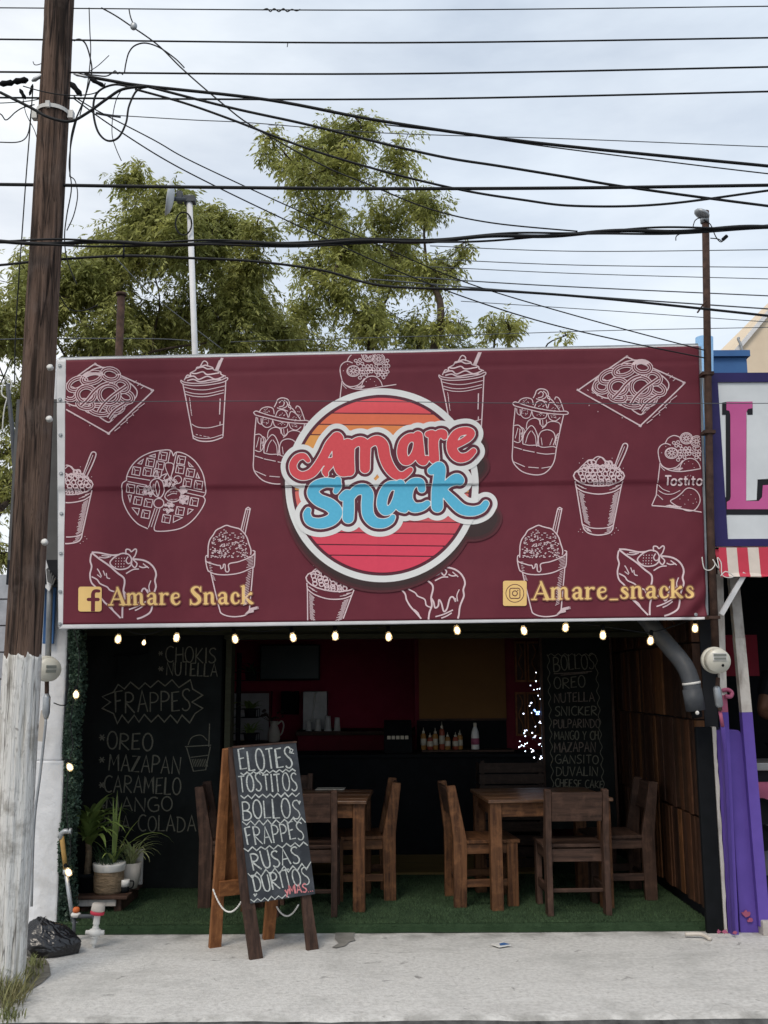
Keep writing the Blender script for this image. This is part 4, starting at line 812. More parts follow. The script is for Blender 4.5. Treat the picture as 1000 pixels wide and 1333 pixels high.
Y2 = 8.6; b2 = thing('chalkboard', 'tall narrow black chalkboard listing BOLLOS flavours beside the glowing twig', 'chalkboard', (P(750, 1100, Y2).x, Y2, ZF))
q = [P(705, 834, Y2), P(788, 834, Y2)]; zt = min(q[0].z+.02, 2.19)
mb = MB(); mb.box(q[0].x, q[1].x+.03, Y2, Y2+.03, .35, zt); mb.build('board', M['board'], b2)
mb = MB(); mb.box(q[0].x-.02, q[0].x-.001, Y2-.012, Y2+.04, .3, zt); mb.box(q[1].x+.031, q[1].x+.05, Y2-.012, Y2+.04, .3, zt); mb.build('board_frame', M['dwoodz'], b2)
mb = MB()
for lx in (q[0].x+.02, q[1].x): mb.box(lx-.02, lx+.02, Y2+.005, Y2+.028, ZF, .349)
mb.build('leg_rail', M['dwoodz'], b2)
f = Flat(plane_map(Vector((0, Y2, 0)), Vector((0, 1, 0))), .001); random.seed(22)
write(f, 'BOLLOS', 721, 874, 774, 870, 20, 1.4); f.ribbon([(721, 877), (748, 876), (771, 874)], 1.3, 1); f.ribbon([(730, 879), (765, 876)], 1, 1)
write(f, 'OREO', 722, 897, 762, 895, 15, 1.4); write(f, 'NUTELLA', 722, 915, 774, 913, 12, 1.3, 1); write(f, 'SNICKER', 723, 932, 777, 931, 12, 1.3); write(f, 'PULPARINDO', 721, 948, 781, 947, 11, 1.2, 1)
write(f, 'MANGO Y CH', 722, 963, 779, 963, 11, 1.2); write(f, 'MAZAPAN', 722, 979, 775, 979, 13, 1.3, 1); write(f, 'GANSITO', 723, 994, 779, 994, 11, 1.2); write(f, 'DUVALIN', 724, 1010, 778, 1010, 12, 1.2); write(f, 'CHEESE CAKE', 723, 1024, 785, 1026, 10, 1.2)
pts = []
for i in range(15): pts += [(713+i*4.5, 851+(0 if i % 2 else 3))]
f.ribbon(sm([(a_, b_, 0) for a_, b_ in pts], 3), .9)
for xa, xb_, s_ in ((713, 719, 1), (775, 785, 1)):
    f.ribbon(sm([(xa+(xb_-xa)*i/22+(2.2 if i % 2 else -1), 852+i*8, 0) for i in range(23)], 3), .9)
f.build('chalk_writing', [M['chalkdim'], M['chalkred']], b2)

# ------------------------------------------------------------------ A-frame sign on the sidewalk
TL, TR = P(303, 972, 6.14), P(385.5, 965.5, 6.36); FB = (G(335, 1250)+G(410, 1237))/2; RB = (G(281, 1235)+G(351, 1223))/2
af = thing('sandwich_board', 'wooden A-frame chalk sign headed ELOTES standing on the sidewalk', 'sandwich board', ((FB+RB)/2).to_tuple()[:2]+(0,))
nF = (TR-TL).cross(FB-TL).normalized(); nF = nF if nF.y < 0 else -nF
nR = (TR-TL).cross(RB-TL).normalized(); nR = nR if nR.y > 0 else -nR
pf = lambda x, y: RP(x, y, TL, nF)
pr = lambda x, y: RP(x, y, TL+nR*.012, nR)
mb = MB(); q = [(303.5, 972.5), (385.5, 965.5), (410.5, 1164), (326.5, 1176.5)]
mb.prism([pf(*p) for p in q], -nF*.012); mb.build('chalk_panel', M['board2'], af, bevel=.002)
mb = MB(); e = [(303, 971.5), (386, 964.8), (386.3, 967), (303.3, 974)]; mb.prism([pf(*p)+nF*.003 for p in e], -nF*.018); mb.build('panel_trim', M['dwoodx'], af)
for qq, mm in (([(298.5, 973), (309, 972), (331, 1160), (344.5, 1249.5), (327.5, 1251), (315, 1160)], 'dwoodz'), ([(376, 967), (386, 966), (404, 1150), (417, 1236.5), (402, 1238.5), (393, 1150)], 'dwoodz')):
    mb = MB(); mb.prism([pf(*p)-nF*.0125 for p in qq], -nF*.028); mb.build('front_leg', M[mm], af, bevel=.003)
for qq in ([(291.5, 976), (301, 974), (295, 1110), (288.5, 1233.5), (273, 1235.5), (279, 1150)], [(376, 969), (386, 968), (368, 1110), (357.5, 1222.5), (343.5, 1224), (352, 1120)]):
    mb = MB(); mb.prism([pr(*p) for p in qq], nR*.028); mb.build('rear_leg', M['owoodz'], af, bevel=.003)
mb = MB(); mb.prism([pr(*p)+nR*.03 for p in [(298, 985), (382, 978), (369, 1150), (290, 1154)]], nR*.008); mb.build('rear_panel', M['owoodz'], af)
mb = MB(); mb.prism([pr(*p)-nR*.022 for p in [(285, 1147), (366, 1137), (365, 1157), (284, 1166)]], nR*.02); mb.build('crossbar', M['owoodx'], af)
random.seed(23); f = Flat(lambda x, y, o: pf(x, y)+nF*o, .001)
V_ = lambda x, y: (300+x/5.79, 960+y/5.795)
def wl(t, a, b, h, w=2.4, mi=0): (x0, y0), (x1, y1) = V_(*a), V_(*b); write(f, t, x0, y0, x1, y1, h/5.8*1.06, w*.8, mi, wob=.06, lean=-.08)
wl('ELOTES', (75, 252), (470, 228), 150, 2.3); wl('TOSTITOS', (70, 412), (505, 402), 122, 2.1); wl('BOLLOS', (98, 618), (525, 610), 135, 2.2); wl('FRAPPES', (128, 815), (555, 768), 128, 2.2); wl('RUSAS', (175, 1003), (525, 945), 122, 2.2); wl('DURITOS', (185, 1168), (600, 1106), 122, 2.2)
def zig(pts, n, amp, w=1.6, mi=0):
    (x0, y0), (x1, y1) = pts; f.ribbon([V_(x0+(x1-x0)*i/n, y0+(y1-y0)*i/n+(amp if i % 2 else -amp)*random.uniform(.7, 1.2)) for i in range(n+1)], w, mi, jit=.4)
zig(((75, 275), (490, 245)), 17, 10); zig(((75, 450), (520, 430)), 16, 14); zig(((88, 650), (565, 625)), 15, 18, 1.5); zig(((100, 850), (582, 800)), 15, 15, 1.4); zig(((130, 1045), (605, 965)), 14, 24, 1.4); zig(((150, 1235), (440, 1195)), 11, 13, 1.2)
write(f, 'yMAS...', *V_(415, 1188), *V_(622, 1160), 11, 1.8, 1)
f.ribbon([V_(*p) for p in ((455, 85), (470, 95), (462, 112), (445, 105), (455, 85))], 1.2); f.ribbon([V_(440, 115), V_(478, 122)], 1.1); f.ribbon([V_(*p) for p in ((510, 485), (517, 500), (523, 484), (517, 480))], 1.8); f.ribbon([V_(*p) for p in ((175, 1180), (183, 1195), (198, 1178))], 2)
f.build('chalk_writing', [M['chalk'], M['chalkpink']], af)
def chain(pa, pb, sag):
    mb = MB(); n = 46; pts = [pa.lerp(pb, i/n)-Vector((0, 0, sag*4*(i/n)*(1-i/n))) for i in range(n+1)]
    mb.tube(pts, [.0062 if i % 2 else .0032 for i in range(n+1)], 6); mb.build('chain', M['ceramic'], af)
chain(pr(277, 1157)+nR*-.004, pf(319, 1170)-nF*.03, .10); chain(pf(393, 1178)-nF*.045, pr(360, 1180), .06)

# ------------------------------------------------------------------ furniture
def make_chair(name, label, group):
    t = thing(name, label, 'chair', group=group); B = dict(world=False, bevel=.004)
    for s_ in (-1, 1):
        x = s_*.19
        mb = MB(); pr_ = [(-.245, 0), (-.16, 0), (-.15, .43), (-.225, .80), (-.285, .795), (-.245, .45)]
        mb.prism([Vector((x-.02, y, z)) for y, z in pr_], (.04, 0, 0)); mb.build('rear_leg', M['woodz'], t, **B)
        mb = MB(); mb.box(x-.02, x+.02, .125, .20, 0, .415); mb.build('front_leg', M['woodz'], t, **B)
        mb = MB(); mb.box(x-.012, x+.012, -.162, .126, .345, .412); mb.build('side_rail', M['woody'], t, **B)
        mb = MB(); mb.box(x-.012, x+.012, -.165, .126, .13, .18); mb.build('stretcher', M['woody'], t, **B)
    mb = MB(); mb.box(-.17, .17, -.19, -.165, .33, .41); mb.build('back_rail', M['dwoodx'], t, **B)
    mb = MB(); mb.box(-.17, .17, .15, .175, .345, .412); mb.build('front_rail', M['woodx'], t, **B)
    mb = MB(); mb.box(-.17, .17, -.2, -.18, .14, .165); mb.build('cross_stretcher', M['dwoodx'], t, **B)
    mb = MB(); mb.box(-.215, .215, -.15, .215, .414, .437); mb.build('seat', M['woodx'], t, **B)
    mb = MB(); M_ = Matrix.Rotation(R(11.5), 4, 'X'); M_.translation = Vector((0, -.238, .60)); mb.box(-.168, .168, -.011, .011, -.005, .185, M=M_); mb.build('backrest', M['dwoodx'], t, **B)
    return t
CG = 'wooden chairs around the two tables'
ch = make_chair('wooden_chair', 'brown wooden chair seen from behind at the right table', CG)
spots = [((1.245, 7.05), 2, None), ((.68, 7.30), -84, 'orange brown wooden chair at the left end of the right table, seen side on'), ((1.63, 7.47), 92, 'dark wooden chair in shade against the timber wall, right of the right table'),
         ((-.19, 7.50), 94, 'wooden chair at the right end of the left table, turned to the menu card'), ((-.53, 7.06), 0, 'wooden chair seen from behind at the left table, partly hidden by the sandwich board'),
         ((-1.04, 7.32), -88, 'dark wooden chair in front of the FRAPPES chalkboard, left of the sandwich board'), ((-.79, 7.86), 178, 'wooden chair on the far side of the left table, only its back top showing')]
chairs = [ch]+[copy_tree(ch) for _ in spots[1:]]
for i, ((x, y), a, lb) in enumerate(spots):
    o = chairs[i]
    o.location = (x, y, ZF); o.rotation_euler = (0, 0, R(a))
    if lb: o['label'] = lb
    if i in (0, 2, 4, 5, 6):                    # darker wood copies; beside the timber wall, shade put into the colour
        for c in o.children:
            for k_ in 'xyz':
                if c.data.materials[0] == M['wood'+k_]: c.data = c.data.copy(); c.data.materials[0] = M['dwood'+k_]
def make_table(label):
    t = thing('wooden_table', label, 'table', group='square wooden tables in the shop'); B = dict(world=False, bevel=.004)
    for i in range(6):
        mb = MB(); d = .72/6; mb.box(-.43, .43, -.36+i*d+.001, -.36+(i+1)*d-.001, .695, .718+.0015*(i % 2)); mb.build('top_board', M['tabletop'], t, **B)
    for sx in (-1, 1):
        for sy in (-1, 1): mb = MB(); mb.box(sx*.375-.04, sx*.375+.04, sy*.30-.035, sy*.30+.035, 0, .694); mb.build('leg', M['woodz'], t, **B)
    for sy in (-1, 1): mb = MB(); mb.box(-.334, .334, sy*.30-.014, sy*.30+.014, .60, .693); mb.build('apron', M['woodx'], t, **B)
    for sx in (-1, 1): mb = MB(); mb.box(sx*.375-.014, sx*.375+.014, -.264, .264, .60, .693); mb.build('apron', M['woody'], t, **B)
    return t
tb = make_table('square wooden table on the right, beside the BOLLOS chalkboard'); tb.location = (1.085, 7.33, ZF); tb.rotation_euler = (0, 0, R(5))
t2 = copy_tree(tb); t2.location = (-.54, 7.31, ZF); t2.rotation_euler = (0, 0, R(-3)); t2['label'] = 'square wooden table on the left, carrying a menu card behind the sandwich board'
mb = MB(); c = G(431, 1026.5, .776); M_ = Matrix.Rotation(R(-4), 4, 'Z'); M_.translation = Vector((c.x, c.y-.04, .777)); mb.box(-.105, .105, -.075, .075, 0, .004, M=M_)
tag(mb.build('menu_card', M['paper']), 'small printed menu card lying on the left table', 'menu card')

# ------------------------------------------------------------------ back of the shop
bar = thing('bar_counter', 'long black bar counter across the back of the shop', 'counter', (.3, 9.1, ZF))
mb = MB(); mb.box(-.9, 1.45, 9.1, 9.55, ZF, .9); mb.build('counter_front', M['blackm'], bar, bevel=.004)
mb = MB(); mb.box(-.95, 1.47, 9.05, 9.6, .9, .93); mb.build('counter_top', M['blackm'], bar, bevel=.004)
yS = 9.42; zs = P(605, 975.5, yS).z; sx0, sx1 = P(548, 976, yS).x, P(668, 976, yS).x
mb = MB(); mb.box(sx0, sx1, yS-.1, yS+.13, zs-.022, zs); shf = mb.build('wooden_shelf', M['dwoodx'], bevel=.003); tag(shf, 'narrow wooden shelf holding sauce bottles under the ochre blind', 'shelf')
bx = [551.5, 560, 567, 575.5, 583, 593, 599]; bt = [947, 953.5, 947.5, 939, 953, 953, 950]; bl = ['amber squeeze bottle at the left end of the shelf', 'short red squeeze bottle, second from the left end of the shelf', 'tall amber squeeze bottle, third from the left on the shelf', 'tallest sauce bottle on the shelf, with a red body', 'short amber squeeze bottle just right of the tallest bottle', 'amber squeeze bottle second from the right among the sauces', 'red squeeze bottle right of the other sauces, before the white one']
for i in range(7):
    b_ = P(bx[i], 975, yS); h = P(bx[i], bt[i], yS).z-zs; r = .027 if i != 3 else .024
    t = thing('sauce_bottle', bl[i], 'bottle', (b_.x, yS-(.03 if i % 2 else 0), zs), group='sauce bottles on the shelf')
    mb = MB(); mb.lathe([(r*.9, 0), (r, .006), (r, h*.62), (r*.8, h*.7), (r*.45, h*.74)], n=14); mb.build('bottle_body', M['sauce'][i % 2], t, smooth=True, world=False)
    mb = MB(); mb.lathe([(r+.0012, h*.2), (r+.0012, h*.5)], n=14); mb.build('paper_label', M['label'], t, smooth=True, world=False)
    mb = MB(); mb.lathe([(r*.5, h*.735), (r*.5, h*.82), (r*.16, h*.86), (r*.1, h)], n=10); mb.build('nozzle_cap', M['label'], t, smooth=True, world=False)
b_ = P(619, 975, yS); h = P(619, 941, yS).z-zs; t = thing('milk_bottle', 'white plastic bottle with pink print at the right of the sauce bottles', 'bottle', (b_.x, yS, zs))
mb = MB(); mb.lathe([(.034, 0), (.037, .008), (.037, h*.5), (.03, h*.68), (.014, h*.86)], n=16); mb.build('bottle_body', M['ceramic'], t, smooth=True, world=False)
mb = MB(); mb.lathe([(.0382, h*.18), (.0382, h*.42)], n=16); mb.build('printed_band', M['pink'], t, smooth=True, world=False); mb = MB(); mb.lathe([(.015, h*.86), (.015, h)], n=12); mb.build('cap', M['label'], t, world=False)
t = thing('roller_blind', 'ochre brown roller blind hanging on the maroon back wall above the bottle shelf', 'blind', (P(601, 938, 9.62).x, 9.62, P(601, 938, 9.62).z))
a, b = P(546, 938.5, 9.62), P(657, 834, 9.62); mb = MB(); mb.box(a.x, b.x, 9.622, 9.626, a.z+.02, 2.14); mb.build('blind_cloth', M['orangepanel'], t); mb = MB(); mb.box(a.x, b.x, 9.612, 9.634, a.z, a.z+.019); mb.build('bottom_rail', M['dwoodx'], t, bevel=.003)
mb = MB(); mb.tube([(a.x-.02, 9.62, 2.165), (b.x+.02, 9.62, 2.165)], .024, 12); mb.build('roller', M['dwoodx'], t, smooth=True)
LBS = ['upper left', 'upper right', 'lower left', 'lower right']
for k, (x0, x1, y0, y1) in enumerate(((671, 684, 835, 888), (687, 703, 835, 888), (672, 684, 901, 958), (687, 703, 901, 958))):
    a, b = P(x0, y1, 9.62), P(x1, y0, 9.62); t = thing('carved_panel', '%s of four narrow carved wooden panels on the maroon wall' % LBS[k], 'wall panel', ((a.x+b.x)/2, 9.62, a.z), group='carved wooden wall panels')
    mb = MB(); mb.box(a.x, b.x, 9.62, 9.648, a.z, b.z); mb.build('backing', M['dwoodz'], t)
    mb = MB()
    mb.box(a.x, a.x+.016, 9.605, 9.619, a.z, b.z); mb.box(b.x-.016, b.x, 9.605, 9.619, a.z, b.z); mb.box(a.x+.016, b.x-.016, 9.606, 9.619, a.z, a.z+.02); mb.box(a.x+.016, b.x-.016, 9.606, 9.619, b.z-.02, b.z); mb.build('frame', M['owoodz'], t)
    mb = MB(); pts = [Vector(((a.x+b.x)/2+.018*math.sin(i*1.1), 9.612, a.z+.03+(b.z-a.z-.06)*i/9)) for i in range(10)]; mb.tube(sm(pts, 3), .006, 6); mb.build('carved_vine', M['owoodz'], t)
# crate stack in front of the bar
cx0, cx1 = P(624, 1000, 8.45).x, P(708, 1000, 8.45).x; zc = P(660, 990, 8.45).z; hh = (zc-ZF)/3; CL = ['top', 'middle', 'bottom']
for k in range(3):
    z0 = zc-(k+1)*hh; t = thing('wooden_crate', '%s slatted wooden crate of the stack behind the right table' % CL[k], 'crate', ((cx0+cx1)/2, 8.6, z0), group='stacked wooden crates')
    for j in range(3):
        zz0 = z0+.012+j*(hh-.02)/3; mb = MB(); mb.box(cx0, cx1, 8.45, 8.462, zz0, zz0+hh/3-.02); mb.build('front_slat', M['cratex'], t)
        for xx in (cx0, cx1-.012): mb = MB(); mb.box(xx, xx+.012, 8.4635, 8.79, zz0, zz0+hh/3-.035); mb.build('side_slat', M['cratey'], t)
    for xx in (cx0+.013, cx1-.043): mb = MB(); mb.box(xx, xx+.03, 8.463, 8.49, z0, z0+hh-.002); mb.build('corner_post', M['cratez'], t)
    mb = MB(); mb.box(cx0+.013, cx1-.013, 8.491, 8.79, z0+.002, z0+.012); mb.build('bottom_board', M['cratex'], t)
# glowing twig
tw = thing('light_twig', 'bare twig covered in tiny blue white lights left of the BOLLOS chalkboard', 'light twig', (P(709, 992, 8.75).x, 8.75, zc))
T_ = lambda x, y: P(480+x*.24, 860+y*.24, 8.75+.05*math.sin(x*.3))
mb = MB()
for ln in ([(960, 548), (930, 520), (890, 490), (850, 460), (820, 470)], [(958, 540), (945, 470), (900, 430), (860, 395), (842, 400)], [(955, 500), (940, 440), (938, 350), (930, 300), (910, 270), (880, 235)], [(945, 420), (955, 330), (940, 250), (930, 180), (895, 155)], [(950, 330), (945, 180), (935, 60), (930, 10)]): mb.tube(sm([T_(*p) for p in ln], 4), .0028, 5)
mb.tube([T_(960, 548)+Vector((.02, 0, 0)), Vector((tw.location.x, 8.75, zc))], .004, 5); mb.build('twig', M['dwoodz'], tw)
random.seed(31)
led = [(932, 8), (908, 65), (935, 68), (908, 112), (878, 135), (897, 158), (915, 155), (928, 152), (920, 190), (932, 208), (938, 212), (880, 232), (873, 245), (884, 228), (940, 252), (840, 288), (884, 284), (930, 330), (942, 325), (935, 340), (926, 336), (905, 358), (945, 365), (848, 380), (858, 378), (844, 398), (850, 410), (845, 392), (888, 392), (900, 415), (905, 408), (890, 420), (945, 402), (932, 420), (820, 438), (850, 452), (842, 462), (830, 460), (860, 448), (820, 468), (930, 452), (940, 465), (950, 462), (880, 478), (895, 490), (885, 495), (890, 485), (850, 492), (935, 520), (930, 532), (940, 528), (898, 526), (950, 500), (925, 455), (815, 470), (955, 545)]
for i, (x, y) in enumerate(led):
    mb = MB(); mb.blob(T_(x, y), random.uniform(.0035, .0055), seg=8, ring=6); mb.build('led', M['led'], tw, smooth=True)
for x, y in ((905, 275), (915, 280), (925, 278), (912, 290), (900, 268), (922, 290)):
    mb = MB(); mb.blob(T_(x, y), .006, seg=8, ring=6); mb.build('led', M['ledb'], tw, smooth=True)
# left part of the back room
Yv = 10.9; a, b = P(338, 886, Yv), P(416.5, 839, Yv)
t = thing('television', 'dark flat television on the maroon back wall at the left', 'television', ((a.x+b.x)/2, Yv, a.z)); mb = MB(); mb.box(a.x, b.x, Yv, Yv+.04, a.z, b.z); mb.build('casing', M['blackm'], t, bevel=.004)
mb = MB(); mb.box(a.x+.012, b.x-.012, Yv-.004, Yv-.001, a.z+.018, b.z-.012); mb.build('screen', M['tv'], t)
mb = MB(); mb.box((a.x+b.x)/2-.1, (a.x+b.x)/2+.1, Yv+.041, 11.19, a.z+.1, a.z+.3); mb.build('wall_mount', M['blackm'], t)
a, b = P(296, 955, 11.05), P(353, 900, 11.05); t = thing('white_board', 'pale blank board on the maroon wall behind the plant stand', 'board', ((a.x+b.x)/2, 11.05, a.z)); mb = MB(); mb.box(a.x-.6, b.x-.02, 11.05, 11.07, a.z-.2, b.z-.02); mb.build('panel', M['paleboard'], t); mb = MB(); mb.box(a.x-.62, b.x, 11.04, 11.19, b.z-.019, b.z); mb.box(b.x-.019, b.x, 11.04, 11.19, a.z-.2, b.z-.0195); mb.build('frame', M['maroonwall'], t)
a, b = P(366, 930, 11), P(388, 900, 11); mb = MB(); mb.box(a.x, b.x, 11.0, 11.15, a.z, b.z); mb.box(a.x+.01, b.x-.01, 10.99, 10.999, a.z+.01, b.z-.01); tag(mb.build('wall_cabinet', M['blackm'], bevel=.004), 'small black box on the maroon wall below the television', 'wall box')
a, b = P(394, 948, 10.7), P(426, 900, 10.7); t = thing('steel_dispenser', 'grey steel panel with a thin silver tap behind the cups', 'dispenser', ((a.x+b.x)/2, 10.7, 1.03)); mb = MB(); mb.box(a.x, b.x, 10.7, 10.9, 1.03, b.z); mb.build('casing', M['steel'], t, bevel=.006); mb = MB(); mb.tube([P(406, 940, 10.68), P(410, 905, 10.68), P(412, 901, 10.66)], .006, 8); mb.build('tap', M['ceramic'], t)
zc2 = P(420, 951.5, 10.4).z; x0, x1 = P(386, 950, 10.4).x, P(545, 950, 10.4).x; t = thing('back_counter', 'dark red counter along the back wall carrying paper cups', 'counter', ((x0+x1)/2, 10.6, ZF)); mb = MB(); mb.box(x0, x1, 10.3, 11.0, zc2-.04, zc2); mb.build('counter_top', M['dwoodx'], t, bevel=.004); mb = MB(); mb.box(x0+.02, x1-.02, 10.34, 11.0, ZF, zc2-.041); mb.build('counter_front', M['maroonwall'], t)
for k, (x, yt, r) in enumerate(((402, 938, .026), (414, 936, .03), (427, 932, .036), (439, 934, .034))):
    p = P(x, 951, 10.4); h = P(x, yt, 10.4).z-zc2; t = thing('paper_cup', ['leftmost and smallest white paper cup on the back counter', 'second white paper cup from the left on the back counter', 'tallest stack of white paper cups on the back counter', 'rightmost white paper cup on the back counter'][k], 'cup', (p.x, 10.4, zc2), group='paper cups on the back counter'); mb = MB(); mb.lathe([(r, 0), (r*.75, h)], n=16); mb.build('cup_body', M['ceramic'], t, smooth=True, world=False); mb = MB(); mb.lathe([(r+.003, 0), (r+.004, .004), (r+.003, .008)], n=16); mb.build('rim', M['ceramic'], t, smooth=True, world=False)
a = P(500, 968, 9.35); b = P(536, 938, 9.35); t = thing('cash_register', 'dark cash register with pale buttons standing on the bar', 'cash register', ((a.x+b.x)/2, 9.35, .93)); mb = MB(); mb.prism([Vector((a.x, 9.2, .931)), Vector((a.x, 9.5, .931)), Vector((a.x, 9.5, b.z)), Vector((a.x, 9.4, b.z)), Vector((a.x, 9.22, a.z+.06))], (b.x-a.x, 0, 0)); mb.build('register_body', M['blackm'], t, bevel=.005)
for i in range(5): mb = MB(); x = a.x+.03+i*.04; mb.box(x, x+.03, 9.215, 9.222, a.z+.045, a.z+.075, M=None); mb.build('button', M['label'], t)
sb = thing('sideboard', 'low dark red sideboard under the flower jug', 'sideboard', (-1.25, 10, ZF)); zj = P(357, 966, 10).z; mb = MB(); mb.box(-1.75, -.95, 9.8, 10.3, ZF, zj-.03); mb.build('cabinet', M['maroonwall'], sb); mb = MB(); mb.box(-1.78, -.92, 9.77, 10.32, zj-.029, zj); mb.build('cabinet_top', M['dwoodx'], sb, bevel=.004)
p = P(356.5, 966, 10); t = thing('flower_jug', 'cream jug holding dried red flowers behind the sandwich board', 'jug', (p.x, 10, zj)); mb = MB(); mb.lathe([(.05, 0), (.062, .03), (.058, .1), (.036, .16), (.042, .2)], n=18); mb.build('jug_body', M['terracream'], t, smooth=True, world=False)
mb = MB(); mb.tube(sm([(.036, 0, .17), (.075, 0, .2), (.095, 0, .16), (.08, 0, .09), (.056, 0, .06)], 4), .008, 8); mb.build('handle', M['terracream'], t, smooth=True, world=False)
random.seed(33); mb = MB()
for i in range(16):
    a = random.uniform(0, 6.28); r = random.uniform(.02, .12); e = Vector((r*math.cos(a)-.03, r*math.sin(a), random.uniform(.22, .31))); mb.tube([Vector((0, 0, .17)), e*.7+Vector((0, 0, .05)), e], .003, 5); mb.blob(e, random.uniform(.012, .022), sz=.7, seg=8, ring=5)
mb.build('dried_flowers', M['rust'], t, world=False)

# ------------------------------------------------------------------ plants
def blade(mb, base, az, ln, wd, droop, lift=1.2, n=7, twist=0):
    """an arching strap leaf"""
    d = Vector((math.cos(az), math.sin(az), 0)); s_ = Vector((-math.sin(az), math.cos(az), 0)); el = lift; p = Vector(base); vs = []
    for i in range(n+1):
        t = i/n; ww = wd*(.35+.65*min(1, t*4))*(1-t**2.2)*.5+.0004
        fold = Vector((0, 0, ww*.35)); vs += [p+s_*ww+fold, p, p-s_*ww+fold]
        p = p+(d*math.cos(el)+Vector((0, 0, math.sin(el))))*ln/n; el -= droop/n*(.4+1.2*t)
    fs = []
    for i in range(n): a = i*3; fs += [(a, a+1, a+4, a+3), (a+1, a+2, a+5, a+4)]
    mb.add(vs, fs)
def plant(name, label, loc, group='potted plants on the low stand'): return thing(name, label, 'potted plant', loc, 0, group)
ps = thing('plant_stand', 'low wooden plant stand with a pale side board under the pots', 'plant stand', (-1.85, 7.2, ZF)); zp = P(150, 1160, 7.15).z
x0, x1 = P(110, 1160, 7.1).x, P(181, 1150, 7.3).x
for k in range(4): mb = MB(); mb.box(x0-.06, x1-.03*(k % 2), 6.98+k*.15, 6.98+(k+1)*.15-.006, zp-.022, zp); mb.build('top_plank', M['dwoodx'], ps, bevel=.003)
mb = MB(); mb.box(x0-.02, x1-.08, 7.0, 7.018, ZF+.04, zp-.023); mb.build('front_board', M['palepost'], ps, bevel=.003)
for xx in (x0, x1-.1): mb = MB(); mb.box(xx, xx+.05, 7.03, 7.5, ZF, zp-.023); mb.build('side_support', M['dwoody'], ps, bevel=.003)
mb = MB(); xr = P(179, 1140, 7.36).x; mb.box(xr-.06, xr+.035, 7.36, 7.375, zp+.001, zp+.24); mb.build('back_board', M['palepost'], ps, bevel=.003)
random.seed(41)
p = P(113, 1158, 7.14); t = plant('potted_dracaena', 'bare caned plant with broad leaves in a black pot, leftmost on the stand', (p.x, 7.14, zp)); mb = MB(); mb.lathe([(.062, 0), (.078, .10), (.084, .10), (.084, .125), (.074, .125), (.07, .1)], n=20); mb.build('pot', M['blackm'], t, smooth=True, world=False)
mb = MB(); mb.lathe([(.0, .1), (.072, .104)], n=16); mb.build('soil', M['dirt'], t, world=False); mb = MB(); mb.tube([(0, 0, .1), (.004, 0, .24), (-.008, .004, .36)], [.026, .023, .02], 10); mb.build('cane', M['wicker'], t, smooth=True, world=False)
mb = MB()
for i in range(46): blade(mb, (random.uniform(-.015, .015), random.uniform(-.015, .015), random.uniform(.28, .46)), random.uniform(0, 6.28), random.uniform(.22, .40), random.uniform(.04, .06), random.uniform(1.2, 2.6), random.uniform(.5, 1.35))
mb.build('leaves', M['leaf'], t, smooth=True, world=False)
p = P(140, 1160, 7.08); t = plant('potted_grass_plant', 'plant with tall spiky leaves in a woven basket pot at the middle of the stand', (p.x, 7.1, zp)); mb = MB(); mb.lathe([(.088, 0), (.098, .02), (.102, .10), (.098, .13), (.104, .15), (.108, .19), (.1, .19), (.092, .165)], n=24); mb.build('basket_pot', M['wicker'], t, smooth=True, world=False)
mb = MB(); mb.lathe([(.0985, .14), (.1055, .148), (.1095, .182), (.1095, .195), (.101, .195)], n=24); mb.build('pot_rim', M['ceramic'], t, smooth=True, world=False); mb = MB(); mb.lathe([(.0, .17), (.095, .172)], n=16); mb.build('soil', M['dirt'], t, world=False)
mb = MB()
for i in range(90): a = random.uniform(0, 6.28); r = random.uniform(0, .085); blade(mb, (r*math.cos(a), r*math.sin(a), .17), a+random.uniform(-.6, .6), random.uniform(.09, .17), .009, random.uniform(.3, 1.4), random.uniform(.8, 1.5), 5)
mb.build('low_foliage', M['leafd'], t, smooth=True, world=False); mb = MB()
for az, ln, dr, li in ((0.15, .52, 2.5, 1.1), (1.2, .42, .3, 1.5), (2.2, .46, .2, 1.5), (.6, .36, .7, 1.25), (3.3, .34, 1.4, 1.1), (-.3, .3, 1.6, 1.2), (4.6, .26, 2, 1), (1.7, .5, .15, 1.52)): blade(mb, (.03, 0, .17), az, ln, .026, dr, li, 9)
mb.build('tall_leaves', M['leaf'], t, smooth=True, world=False)
p = P(170, 1150, 7.28); t = plant('spider_plant', 'striped spider plant arching from a cream pot at the right of the stand', (p.x, 7.26, zp)); mb = MB(); mb.lathe([(.05, 0), (.07, .08), (.08, .17), (.074, .17), (.07, .15)], n=20); mb.build('pot', M['terracream'], t, smooth=True, world=False); mb = MB(); mb.lathe([(0, .15), (.071, .152)], n=14); mb.build('soil', M['dirt'], t, world=False); mb = MB()
for i in range(46): blade(mb, (random.uniform(-.03, .03), random.uniform(-.03, .03), .15), random.uniform(0, 6.28), random.uniform(.16, .34), .013, random.uniform(1.6, 3.2), random.uniform(.9, 1.5), 8)
mb.build('leaves', M['leafv'], t, smooth=True, world=False)
p = P(162, 1155, 7.1); t = thing('enamel_mug', 'small black and white mug between the basket pot and the cream pot', 'mug', (p.x, 7.1, zp)); mb = MB(); mb.lathe([(.03, 0), (.033, .04)], n=16); mb.build('mug_base', M['blackm'], t, smooth=True, world=False); mb = MB(); mb.lathe([(.0335, .0405), (.036, .085), (.031, .085)], n=16); mb.build('mug_top', M['ceramic'], t, smooth=True, world=False); mb = MB(); mb.tube(sm([(.034, 0, .075), (.06, 0, .07), (.056, 0, .035), (.033, 0, .025)], 4), .005, 6); mb.build('handle', M['blackm'], t, world=False)
